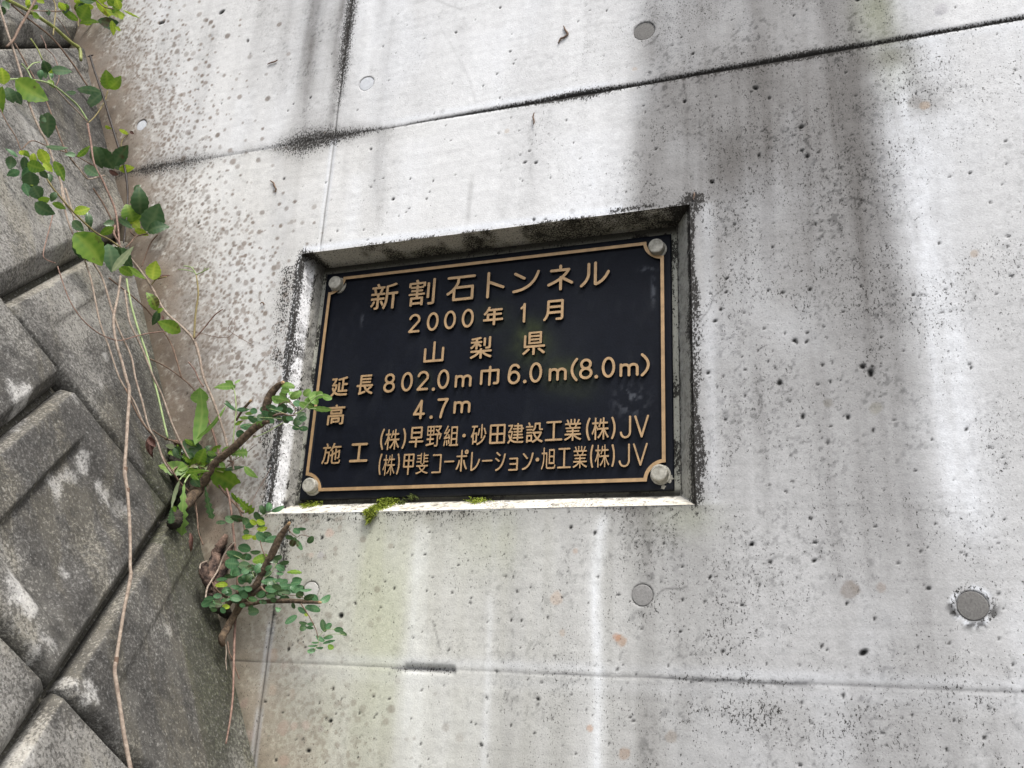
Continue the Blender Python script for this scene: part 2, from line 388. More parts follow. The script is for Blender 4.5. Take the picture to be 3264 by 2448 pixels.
PLUGS = [(451, 399, .0118, 'L', 'pale oval tie hole plug nearest the vines on the upper wall'),
         (1168, 266, .0142, 'L', 'pale round tie hole plug right of the vertical joint'),
         (2053, 99, .0168, 'D', 'dark round tie hole plug above the joint'),
         (2047, 1897, .0136, 'M', 'grey tie hole plug with a crack running from it'),
         (3100, 1931, .0166, 'D', 'dark tie hole plug with crumbled edge at the right'),
         (990, 1882, .0125, 'W', 'mortar plug half hidden behind the twigs')]
PL = [(wx(u, v), wz(u, v), r) for u, v, r, _, _ in PLUGS]

def paint(x, z, front=True):
    """albedo of the weathered concrete at wall coordinates x, z (stains, algae, efflorescence)"""
    n = len(x)
    C = np.tile(CONC, (n, 1))
    K = np.zeros(n)                                       # grey grime amount
    big = fbm(x, z, 3, 2, 11, 4); mid = fbm(x, z, 14, 9, 21, 4); fine = fbm(x, z, 90, 60, 31, 4)
    strk = fbm(x, z, 26, 1.6, 41, 5); strk2 = fbm(x, z, 70, 3, 51, 4)
    hor = fbm(x, z, 6, 160, 61, 3)
    K += .12 * sst(.42, .75, strk) * (.4 + big) + .05 * (mid - .5)
    def S(u, v0, v1, w, a, e=.05, tex=.7):
        """vertical run of grime centred on photo column u"""
        x0 = wx(u, (v0 + v1) / 2); zt = wz(u, v0); zb = wz(u, v1)
        w = w * px_size(on_wall(u, (v0 + v1) / 2))
        ww = w * (.8 + .5 * fbm(z * 0 + 3.1, z, 3, 9, 71, 3))
        mk = np.exp(-((x - x0 + .02 * (vnoise(z * 7, z * 0 + u, 5) - .5)) / ww) ** 2) * sst(zb - e, zb + e, z) * (1 - sst(zt - e * .3, zt + e * .3, z))
        return a * mk * (1 - tex + tex * 2 * strk2 * (.5 + fine))
    def box(u0, u1, v0, v1, us, e0, e1, ev):
        """soft area between photo columns u0..u1 and rows v0..v1"""
        vm = (v0 + v1) / 2
        xa, xb = wx(u0, vm), wx(u1, vm); zt, zb = wz((u0 + u1) / 2, v0), wz((u0 + u1) / 2, v1)
        wob = .05 * (fbm(x, z, 4, 3, 81, 4) - .5)
        return sst(xa - e0, xa + e0, x + wob) * (1 - sst(xb - e1, xb + e1, x + wob)) * sst(zb - ev, zb + ev, z + wob) * (1 - sst(zt - ev, zt + ev, z + wob))
    up = z > SEAM_T
    lo = z < SEAM_B
    # broad grime as read off the photograph, column by column, above and below the upper joint
    cu_ = (np.stack([x, np.full(n, YW), z], 1) - CC) @ CR.T
    U_ = PW / 2 + FPX * cu_[:, 0] / -cu_[:, 2]; V_ = PH / 2 - FPX * cu_[:, 1] / -cu_[:, 2]
    U_ = U_ + 45 * (fbm(x, z, 5, 3, 81, 4) - .5) + 22 * (fbm(x, z, 34, 8, 85, 3) - .5); V_ = V_ + 120 * (fbm(x, z, 5, 3, 83, 3) - .5)
    def table(rows):
        vs = np.array([r_[0] for r_ in rows], float)
        cols = np.array([np.interp(U_, r_[1], r_[2]) for r_ in rows])
        i = np.clip(np.searchsorted(vs, V_) - 1, 0, len(vs) - 2)
        t = np.clip((V_ - vs[i]) / (vs[i + 1] - vs[i]), 0, 1); j = np.arange(n)
        return cols[i, j] * (1 - t) + cols[i + 1, j] * t
    XT = [300, 520, 740, 890, 1000, 1100, 1180, 1330, 1550, 1770, 1900, 1990, 2040, 2100, 2300, 2500, 2700, 2800, 2870, 2950, 3050, 3264]
    TA = table([(-50, XT, [205, 218, 228, 214, 190, 205, 232, 224, 229, 228, 222, 208, 190, 172, 165, 158, 158, 152, 168, 208, 228, 228]),
                (100, XT, [205, 218, 228, 216, 196, 205, 234, 223, 233, 232, 224, 212, 188, 168, 166, 158, 156, 150, 165, 206, 229, 228]),
                (330, XT, [208, 220, 231, 224, 212, 212, 236, 226, 238, 234, 228, 215, 185, 170, 170, 162, 160, 156, 168, 206, 229, 230])])
    XB = [300, 520, 740, 890, 1000, 1120, 1255, 1330, 1600, 1900, 1990, 2060, 2200, 2400, 2600, 2750, 2850, 2940, 3040, 3150, 3264]
    TB = table([(300, XB, [212, 226, 232, 216, 226, 236, 218, 236, 236, 228, 214, 166, 160, 160, 150, 140, 148, 178, 222, 228, 230]),
                (600, XB, [212, 230, 234, 226, 228, 238, 226, 240, 241, 232, 208, 174, 171, 160, 156, 150, 152, 182, 208, 220, 218]),
                (800, XB, [208, 224, 230, 214, 224, 238, 236, 241, 241, 234, 214, 192, 190, 184, 168, 152, 158, 180, 206, 220, 218]),
                (1000, XB, [205, 218, 228, 210, 205, 225, 225, 225, 225, 222, 210, 200, 196, 192, 176, 160, 162, 182, 204, 212, 212]),
                (1200, XB, [200, 210, 222, 206, 205, 210, 215, 215, 215, 215, 206, 203, 200, 192, 180, 165, 162, 188, 206, 210, 208]),
                (1450, XB, [200, 205, 214, 205, 208, 212, 215, 215, 212, 212, 205, 203, 204, 200, 192, 182, 172, 182, 204, 210, 210]),
                (1640, XB, [196, 200, 202, 202, 206, 205, 206, 206, 200, 206, 200, 200, 202, 202, 198, 190, 180, 180, 200, 210, 212]),
                (1800, XB, [196, 196, 198, 204, 212, 214, 214, 222, 206, 212, 208, 200, 200, 206, 204, 194, 186, 186, 202, 213, 214]),
                (2050, XB, [192, 196, 202, 208, 214, 216, 220, 226, 208, 214, 210, 206, 208, 208, 206, 200, 194, 194, 204, 212, 214]),
                (2300, XB, [188, 192, 196, 202, 208, 212, 214, 226, 200, 210, 200, 186, 188, 196, 194, 194, 188, 188, 196, 200, 198]),
                (2500, XB, [186, 188, 192, 198, 206, 210, 212, 224, 200, 212, 202, 186, 192, 198, 194, 190, 190, 188, 194, 198, 198])])
    dk_ = sst(1985, 2060, U_) * (1 - sst(2300, 2620, U_))
    TA = TA - 6 * sst(1960, 2080, U_) * (1 - sst(2850, 2950, U_)) - 8 * dk_; TB = TB - 15 * dk_ * (1 - sst(650, 1000, V_)) - 17 * sst(1960, 2080, U_) * (1 - .45 * sst(2900, 3050, U_)) - 7 * sst(1600, 1700, V_) * (1 - sst(1960, 2080, U_))
    T_ = np.where(up, TA, TB) / 255
    lin_ = ((T_ + .055) / 1.055) ** 2.4
    # albedo wanted / clean concrete albedo -> amount of grime
    want = np.clip(lin_ * TONE_K, .1, .74)
    K += np.clip((CONC[0] - want) / (CONC[0] - GREY[0]), 0, 1) * (.9 + .22 * (mid - .5) + .28 * (strk2 - .5) * sst(.3, .6, strk))
    # finer runs on top of it
    K += S(1030, -600, 330, 30, .30) + S(960, -600, 300, 22, .18) + S(1095, -400, 420, 16, .35) + S(880, -600, 360, 40, .10)
    K += S(1215, 415, 690, 22, .30) + S(1255, -600, 80, 24, .25) + S(1230, 60, 400, 24, .14) + S(650, 100, 420, 20, .16)
    K += S(1480, 60, 300, 22, .10) + S(1505, 560, 700, 8, .45) + S(1700, 410, 620, 16, .14) + S(890, 430, 760, 26, .10) + S(2100, -300, 280, 26, .15) + S(2800, -300, 90, 20, .15)
    # below the recess
    under = (z < NZ0) * sst(NX0 - .05, NX0, x) * (1 - sst(NX1 - .02, NX1 + .04, x))
    K += .38 * np.exp(-np.clip(NZ0 - z, 0, 9) / .018) * under * (.3 + 1.4 * mid)
    for (u, a) in ((1365, .08), (1620, .08), (1790, .08), (1960, .08), (2060, .10), (2170, .08)):
        K += S(u, 1650, 2900, 30, a, .06)
    # white runs
    Wm = np.zeros(n)
    for (u, v0, v1, w, a) in ((1905, 1640, 2900, 22, .75), (1325, 1680, 2300, 34, .5), (1535, 1900, 2600, 14, .25), (1893, 1700, 2500, 9, .5), (1340, 2000, 2700, 20, .4), (2900, 200, 900, 60, .55), (3000, 350, 1700, 90, .6),
                              (2960, 100, 260, 60, .5), (1120, 560, 780, 30, .6), (1300, 450, 780, 60, .35), (1880, 420, 800, 80, .35), (1560, 100, 340, 80, .3), (740, 300, 700, 60, .25), (2880, -300, 100, 40, .4)):
        Wm = np.maximum(Wm, S(u, v0, v1, w, a, .05, .75))
    K *= (1 - .75 * np.clip(Wm, 0, 1))
    K = np.clip(K, 0, 1)
    # fine dark mottling grows where grime is
    sp = sst(.60, .72, fbm(x, z, 230, 200, 91, 2)) * sst(.42, .62, fbm(x, z, 22, 18, 97, 3))
    C = C * (1 - K[:, None]) + GREY * K[:, None]
    C *= (1 - (.05 + .50 * K) * sp)[:, None]
    C = C * (1 - .55 * np.clip(Wm, 0, 1)[:, None]) + WHITE * .55 * np.clip(Wm, 0, 1)[:, None]
    # board / trowel marks
    C *= (1 - .07 * sst(.55, .75, hor) * sst(.3, .6, big))[:, None]
    # lighter scum and cool tint patches
    pw = sst(.55, .8, fbm(x, z, 9, 5, 101, 4)) * .22
    C = C * (1 - pw[:, None]) + WHITE * .95 * pw[:, None] * (1 - .6 * K[:, None]) + C * .6 * K[:, None] * pw[:, None]
    # beige and green bloom below and left of the recess
    def blob(u, v, ru, rv):
        P = on_wall(u, v); k = px_size(P)
        return np.exp(-((x - P[0]) / (ru * k)) ** 2 - ((z - P[2]) / (rv * k)) ** 2)
    g = .5 * blob(1180, 1850, 130, 330) + .35 * blob(1560, 1720, 130, 110) + .28 * blob(1000, 2350, 260, 200) + .35 * blob(1240, 2000, 60, 300) + .5 * blob(2790, 30, 60, 120) + .30 * blob(2180, 1650, 100, 60) + .25 * blob(2850, 200, 60, 120)
    g = np.clip(g * (.5 + strk), 0, .75)
    C = C * (1 - g[:, None] * .8) + (GREEN * (1.25 - .5 * K[:, None])) * g[:, None] * .8
    bb = np.clip(.75 * (z < NZ0) * sst(.75, .2, x) * (.35 + .9 * strk) * (1 - .6 * Wm), 0, .9)[:, None]
    C = C * (1 - bb) + C * np.array([.94, .93, .80]) * bb
    b = .55 * sst(.42, -.25, x) * (z < .62) + .25 * sst(.1, -.35, x)
    b = np.clip(b * (.4 + mid), 0, .6)
    C = C * (1 - b[:, None] * .6) + C * np.array([.99, .955, .86]) * b[:, None] * .6
    # brown lichen spots thick along the block wall, scattered further out
    xj = BO[0] + (z - BO[2]) * (BT[0] / BT[2])            # junction line
    dj = x - xj
    wid = .195 - .06 * sst(.1, -.2, z) + .06 * (fbm(z, z * 0, 5, 1, 5, 3) - .5)
    sel = dj < .5
    if sel.any():
        bs = np.zeros(n)
        q = np.random.RandomState(3)
        X, Z = x[sel], z[sel]; acc = np.zeros(sel.sum())
        # jittered cell spots at two sizes
        for cs, seed, smin, smax in ((.0048, 0, .3, .75), (.0075, 1, .28, .62), (.013, 2, .22, .5), (.026, 4, .14, .30)):
            ci = np.floor(X / cs).astype(int); cj = np.floor(Z / cs).astype(int)
            D = dj[sel] / wid[sel]
            for a in (-1, 0, 1):
                for c in (-1, 0, 1):
                    h = _lat(200 + seed); h2 = _lat(210 + seed); h3 = _lat(220 + seed); h4 = _lat(230 + seed)
                    i_, j_ = (ci + a) % 256, (cj + c) % 256
                    px = (ci + a + h[i_, j_]) * cs; pz = (cj + c + h2[i_, j_]) * cs
                    rr = cs * (smin + (smax - smin) * h3[i_, j_])
                    pr = {0: 1.1 * np.exp(-np.clip(D, 0, 9) ** 2 * 1.6), 1: 1.0 * np.exp(-np.clip(D, 0, 9) ** 2 * 1.0), 2: .50 * np.exp(-np.clip(D, 0, 9) ** 2 * .6), 4: .14 * np.exp(-np.clip(D, 0, 9) * 1.0)}[seed]
                    on = h4[i_, j_] < pr
                    dd = np.hypot(X - px, Z - pz) / rr + .5 * (fine[sel] - .5)
                    acc = np.maximum(acc, on * (1 - sst(.7, 1.05, dd)) * (.45 + .5 * h3[j_, i_]))
        low = sst(.05, -.1, Z)
        acc *= (1 - .5 * low)
        bs[sel] = acc
        dens = 1.1 * np.exp(-(np.clip(dj, 0, 9) / (wid * .70)) ** 2) * (.6 + .8 * mid) * (1 - .55 * sst(0.0, -.2, z))
        bs = np.maximum(bs, np.clip(dens, 0, .9) * sst(.30, .56, fbm(x, z, 75, 75, 131, 4) + .25 * (dens - .5)))
        # warm grime film beneath the spots
        gf = np.clip(.95 * np.exp(-(np.clip(dj, 0, 9) / .12) ** 2) * (.4 + .9 * mid), 0, .92)
        C = C * (1 - gf[:, None]) + np.array([.40, .35, .265]) * gf[:, None]
        hue = vnoise(x * 40, z * 40, 9)[:, None]
        C = C * (1 - .88 * bs[:, None]) + (BROWN * (.8 + .5 * hue)) * .88 * bs[:, None]
        gf = .8 * np.exp(-(np.clip(dj, 0, 9) / .018) ** 2) * (.5 + mid)  # contact shade at the crack, painted over the wall as a dark film
        gf = np.clip(gf, 0, .95)
        C = C * (1 - gf[:, None]) + np.array([.06, .06, .04]) * gf[:, None]
    # single stains
    for (u, v, r, c, a) in ((2948, 334, 15, (.42, .34, .27), .9), (3105, 808, 13, (.40, .32, .25), .85), (1833, 1756, 9, (.42, .31, .24), .7), (1775, 1905, 20, (.52, .42, .34), .7),
                            (1793, 2017, 12, (.50, .40, .32), .6), (1980, 2042, 18, (.40, .28, .20), .8), (1965, 2030, 12, (.45, .22, .12), .6), (2708, 1878, 28, (.24, .21, .185), .85), (2807, 1873, 15, (.30, .26, .23), .8),
                            (1050, 1698, 14, (.55, .40, .33), .7), (993, 1770, 9, (.50, .40, .34), .6), (1022, 1768, 12, (.40, .38, .40), .6), (868, 2090, 20, (.45, .34, .26), .6), (1880, 2320, 10, (.5, .32, .22), .7), (1990, 2405, 18, (.35, .25, .18), .75), (2140, 2350, 18, (.30, .25, .2), .6),
                            (1412, 355, 8, (.40, .40, .40), .8), (1824, 674, 10, (.42, .42, .42), .8), (2024, 220, 7, (.45, .38, .32), .8), (1616, 418, 8, (.52, .46, .40), .7), (2920, 325, 22, (.20, .18, .16), .5), (2642, 1285, 16, (.22, .21, .19), .7), (2790, 1300, 20, (.25, .24, .2), .6), (3000, 32, 22, (.45, .44, .46), .6), (2990, 45, 12, (.4, .4, .42), .6),
                            (780, 2240, 16, (.30, .22, .18), .7), (905, 2320, 22, (.42, .32, .26), .6), (935, 2315, 14, (.45, .34, .28), .6), (1022, 2325, 9, (.32, .28, .25), .7), (975, 2310, 16, (.50, .40, .34), .6), (795, 2345, 16, (.35, .28, .24), .6), (905, 2425, 18, (.38, .28, .22), .6), (868, 2200, 16, (.45, .36, .28), .6), (905, 2120, 14, (.45, .38, .33), .5), (930, 2210, 12, (.5, .42, .34), .5)):
        P = on_wall(u, v); k = px_size(P)
        dd = np.hypot(x - P[0], z - P[2]) / (r * k * 1.05) + .8 * (fbm(x, z, 120, 120, 151, 3) - .5)
        mk = (1 - sst(.75, 1.15, dd)) * a * (.55 + .6 * fine)
        C = C * (1 - mk[:, None]) + np.array(c) * mk[:, None]
    CR_ = np.clip(.0 + .10 * sst(.4, .65, mid) + .10 * K * (.5 + mid) + .16 * sst(.50, .66, fbm(x, z, 13, 10, 149, 4)) * sst(.3, .55, x) * (.35 + K) - .04 * (x < .3) * (z > .42), 0, .26)
    # joints
    n3 = fbm(x, z, 150, 240, 111, 3); n4 = fbm(x, z, 12, 12, 121, 3)
    dz = z - SEAM_T - .0012 * (vnoise(x * 30, x * 0, 8) - .5)
    # local strength of the soot along the upper joint
    us = np.array([-.6, -.43, -.40, -.30, -.22, -.14, -.06, 0., .06, .13, .24, .30, .38, .46, .52, .60, .70, .80, .88, .98, 1.2])
    aw = np.array([.5, .5, .62, .5, .25, .3, .72, .72, .6, .25, .35, .55, .8, .95, .55, .6, .75, .85, .6, .6, .6])
    sw = np.array([9, 9, 14, 16, 6, 8, 26, 15, 9, 3, 3.5, 4.5, 5.5, 8, 5, 6, 7, 8, 6, 4, 4]) * .001
    A = np.interp(x, us, aw); Wd = np.interp(x, us, sw)
    crust = .75 * A * np.exp(-(dz / Wd * (1.15 - .35 * (dz > 0))) ** 2) * sst(.36, .60, n3 + .28 * np.exp(-(dz / (Wd * .5)) ** 2)) 
    core = np.exp(-(dz / .0014) ** 2) * sst(-.05, .25, x) * (.55 + .5 * sst(.35, .6, fbm(x, x * 0, 18, 1, 127, 3))) + np.exp(-(dz / .0013) ** 2) * .5
    haze_ = .5 * A * np.exp(-(dz / (Wd * 2.0)) ** 2) * (.4 + n4) * (x < .12) + .12 * A * np.exp(-(dz / (Wd * 1.5)) ** 2)
    mk = np.clip(haze_, 0, .8)[:, None]
    C = C * (1 - mk) + DGREY * 1.6 * mk
    mk = np.clip(np.maximum(crust, core * .92), 0, .97)[:, None]
    C = C * (1 - mk) + BLACK * 1.3 * mk
    CR_ = np.maximum(CR_, np.clip(A * 1.05 * np.exp(-(dz / Wd / 1.25) ** 2), 0, 1))
    wl_ = np.exp(-((dz - .010) / .007) ** 2) * sst(.08, .16, x) * (1 - sst(.46, .54, x)) * (.3 + n4) + .5 * np.exp(-((dz + .010) / .006) ** 2) * sst(.84, .95, x) * (.3 + n4)
    C = C * (1 - .5 * wl_[:, None]) + WHITE * .5 * wl_[:, None]
    # vertical joint
    dx = x - SEAM_V - .001 * (vnoise(z * 25, z * 0, 12) - .5)
    onv = ((z > NZ1) | (z < NZ0))
    vs = np.interp(z, [-.6, -.2, .4, .6, .64, .75, .85, 1., 1.3], [.65, .8, .75, .45, .8, .85, 1., .9, .7])
    mk = (np.clip(np.exp(-(dx / .0013) ** 2) * vs + .75 * (z > SEAM_T) * np.exp(-(dx / .012) ** 2) * sst(.42, .62, n3) * sst(.62, .8, z) * vs
                  + .5 * (z < -.05) * (z > -.22) * np.exp(-((dx - .004) / .010) ** 2) * sst(.45, .6, n3), 0, .95) * onv)[:, None]
    C = C * (1 - mk) + BLACK * 1.6 * mk
    CR_ = np.maximum(CR_, .80 * (z > SEAM_T) * np.exp(-(dx / .014) ** 2) * sst(.62, .78, z) * vs * onv + 0)
    CR_ = np.maximum(CR_, .7 * onv * (z < -.05) * (z > -.24) * np.exp(-((dx - .005) / .012) ** 2) * sst(.4, .55, n4))
    mk = (.30 * sst(.35, .6, fbm(z, z * 0, 14, 1, 129, 3)) * np.exp(-((np.abs(dx) - .004) / .003) ** 2) * (z < SEAM_T) * onv)[:, None]
    C = C * (1 - mk) + np.array([.62, .66, .74]) * mk
    # lower joint
    dz = z - SEAM_B + .0012 * (x > .2) * (x < .3) - .001 * (vnoise(x * 20, x * 0, 14) - .5)
    A = np.interp(x, [-.2, -.02, 0, .1, .19, .22, .295, .30, .36, .45, .55, .585, .62, .72, .75, .9, 1.2], [.7, .7, .25, .2, .55, .95, .95, .1, .3, .75, .35, .9, .9, .95, .35, .4, .3])
    wd = np.interp(x, [0, .2, .22, .295, .3, 1], [.0010, .001, .0032, .0032, .0012, .0018])
    mk = np.clip(A * np.exp(-(dz / wd) ** 2) + .45 * (x > .56) * (x < .75) * np.exp(-(dz / .006) ** 2) * sst(.4, .6, n3), 0, .9)[:, None]
    C = C * (1 - mk) + BLACK * 2.2 * mk
    mk = (.30 * np.exp(-((dz - .008) / .008) ** 2) * (.2 + n4) + .1 * np.exp(-((dz + .012) / .010) ** 2))[:, None] * sst(.0, .1, x)[:, None]
    C = C * (1 - mk) + WHITE * .92 * mk
    CR_ = np.maximum(CR_, .42 * A * (A > .8) * np.exp(-(dz / .006) ** 2))
    fl = np.exp(-((z - SEAM_B + .04) / .04) ** 2) * sst(.3, .5, x) * (1 - sst(.75, .95, x)) * sst(.42, .62, fbm(x, z, 16, 16, 145, 3))
    CR_ = np.maximum(CR_, .36 * fl)
    # black crust round the mouth of the recess
    ex = np.maximum(NX0 - x, x - NX1); ez = np.maximum(NZ0 - z, z - NZ1)
    wob = .0035 * (fbm(x, z, 30, 30, 161, 3) - .4)
    rgt = np.clip(np.abs(x - NX1 - .001 - wob) - .001, 0, 1) / (.0035 + .008 * sst(.45, .7, fbm(z, z * 0, 9, 1, 163, 2)))
    cr = 1.15 * (.45 + .6 * sst(.38, .58, fbm(z, z * 0, 14, 1, 167, 3))) * np.exp(-rgt ** 2) * sst(NZ0 - .012, NZ0, z) * (1 - sst(NZ1 - .0, NZ1 + .022, z)) * (.6 + .6 * sst(.3, .5, n4))
    lft = np.abs(x - NX0 + .002 - wob * .8) / (.0055 + .008 * sst(.4, .7, fbm(z, z * 0, 11, 1, 165, 2)))
    cr = np.maximum(cr, 1.1 * np.exp(-lft ** 2) * sst(NZ0 - .01, NZ0, z) * (1 - sst(NZ1 - .02, NZ1 + .006, z)) * (.55 + .6 * sst(.35, .55, n4)))
    cr = np.maximum(cr, .55 * np.exp(-((x - NX0 + .022) / .018) ** 2) * (z > NZ0) * (z < NZ1 - .02) * sst(.35, .6, n4))
    cr = np.maximum(cr, .8 * np.exp(-((z - NZ1) / .004) ** 2) * (x > NX0 - .005) * (x < NX1 + .01) * sst(.42, .62, n4 + .35 * (sst(.56, .62, x) + sst(-.01, -.035, x))))
    cr = np.maximum(cr, .75 * np.exp(-((z - NZ1 - .006) / .005) ** 2) * sst(.49, .50, x) * (1 - sst(.56, .57, x)))
    cr = np.maximum(cr, 1.3 * np.exp(-(np.hypot(x - NX1 - .004, z - NZ1 - .002) / .018) ** 2))
    cr = np.maximum(cr, 1.0 * np.exp(-(np.hypot(x - NX0 - .004, z - NZ1 + .004) / .012) ** 2))
    cr = np.maximum(cr, .55 * np.exp(-np.clip(NZ0 - z, 0, 9) / .018) * (z < NZ0) * (x > NX0 - .03) * (x < NX1 + .03) * sst(.3, .6, n4))
    CR_ = np.maximum(CR_, np.clip(cr, 0, .74))
    mk = (.35 * np.exp(-((NX0 - x - .018) / .016) ** 2) * (z > NZ0) * (z < NZ1 - .03) * sst(.3, .6, n4))[:, None]
    C = C * (1 - mk) + DGREY * 3.2 * mk
    mk = (.5 * np.exp(-((NX0 - x - .002) / .004) ** 2) * (z > NZ0) * (z < NZ1) + .16 * np.exp(-((x - NX1 - .024) / .009) ** 2) * (z > NZ0) * (z < NZ1) * (.5 + n4) + .7 * np.exp(-((z - NZ1 - .008) / .006) ** 2) * (x > NX0) * (x < NX1 - .1))[:, None]
    mk = np.clip(mk, 0, 1)
    C = C * (1 - mk) + WHITE * mk
    # plug surrounds
    for i, (px, pz, pr) in enumerate(PL):
        d = np.hypot(x - px, z - pz)
        C = C * (1 - .8 * (np.exp(-((d - pr) / .0011) ** 2) * (.3 + .9 * n4))[:, None]) + BLACK * 2 * .8 * (np.exp(-((d - pr) / .0011) ** 2) * (.3 + .9 * n4))[:, None]
        if i == 4:
            r1 = np.exp(-((d - pr - .004) / .003) ** 2) * sst(.35, .6, fbm(x, z, 60, 60, 171, 3))
            C = C * (1 - .7 * r1[:, None]) + WHITE * .7 * r1[:, None]
            r1 = np.exp(-((d - pr - .005) / .006) ** 2) * sst(.5, .62, fbm(x, z, 110, 110, 173, 3)) * (pz - z > -.006)
            C = C * (1 - .85 * r1[:, None]) + BLACK * 2 * .85 * r1[:, None]
            CR_ = np.maximum(CR_, .42 * np.exp(-((d - pr - .004) / .005) ** 2) * sst(.45, .6, n4))
    return np.concatenate([C, CR_[:, None]], 1)

def crackline(x, z, pts, w):
    d = np.full(len(x), 9.)
    for (a, b) in zip(pts, pts[1:]):
        A_ = np.array([wx(*a), wz(*a)]); B_ = np.array([wx(*b), wz(*b)])
        ab = B_ - A_; t = np.clip(((x - A_[0]) * ab[0] + (z - A_[1]) * ab[1]) / (ab @ ab), 0, 1)
        d = np.minimum(d, np.hypot(x - A_[0] - t * ab[0], z - A_[1] - t * ab[1]))
    return np.exp(-(d / w) ** 2)
CRACKS = [([(2313, 895), (2300, 925), (2275, 945), (2260, 985), (2240, 1010), (2228, 1030)], .0009, .6),
          ([(2090, 1905), (2105, 1885), (2120, 1877), (2145, 1874), (2165, 1878), (2190, 1868)], .0009, .7),
          ([(1378, 1980), (1390, 2020), (1400, 2060), (1405, 2070)], .0012, .45), ([(2100, 112), (2090, 125), (2072, 138), (2052, 150)], .0009, .6),
          ([(1390, 0), (1440, 20), (1470, 30)], .0022, .2), ([(1405, 90), (1430, 130), (1455, 175), (1480, 215), (1500, 260), (1512, 310), (1516, 335)], .0022, .10),
          ([(2350, 1230), (2368, 1222), (2378, 1210)], .0008, .5), ([(1080, 1235), (1200, 1250), (870, 1110)][:2], .0006, .3),
          ([(800, 1085), (840, 1100), (880, 1108)], .0008, .4), ([(2450, 1740), (2470, 1760), (2500, 1780)], .0008, .0),
          ([(2750, 2125), (2765, 2150), (2775, 2145)], .0009, .5), ([(2925, 1625), (3000, 1632), (3090, 1640)], .0009, .35),
          ([(1480, 2030), (1490, 2060)], .0012, .0)]

def axis(a, b, d, cuts, far0, far1):
    """grid lines a..b about d apart passing through cuts, then coarse steps out to far0 / far1"""
    ks = [a] + sorted(c for c in cuts if a < c < b) + [b]
    out = []
    for p, q in zip(ks, ks[1:]):
        k = max(1, int(round((q - p) / d)))
        out += list(p + (q - p) * np.arange(k) / k)
    out.append(b)
    pre, s, v = [], d * 4, a
    while v > far0:
        v -= s; s *= 1.6; pre.append(max(v, far0))
    post, s, v = [], d * 4, b
    while v < far1:
        v += s; s *= 1.6; post.append(min(v, far1))
    return np.array(pre[::-1] + out + post)

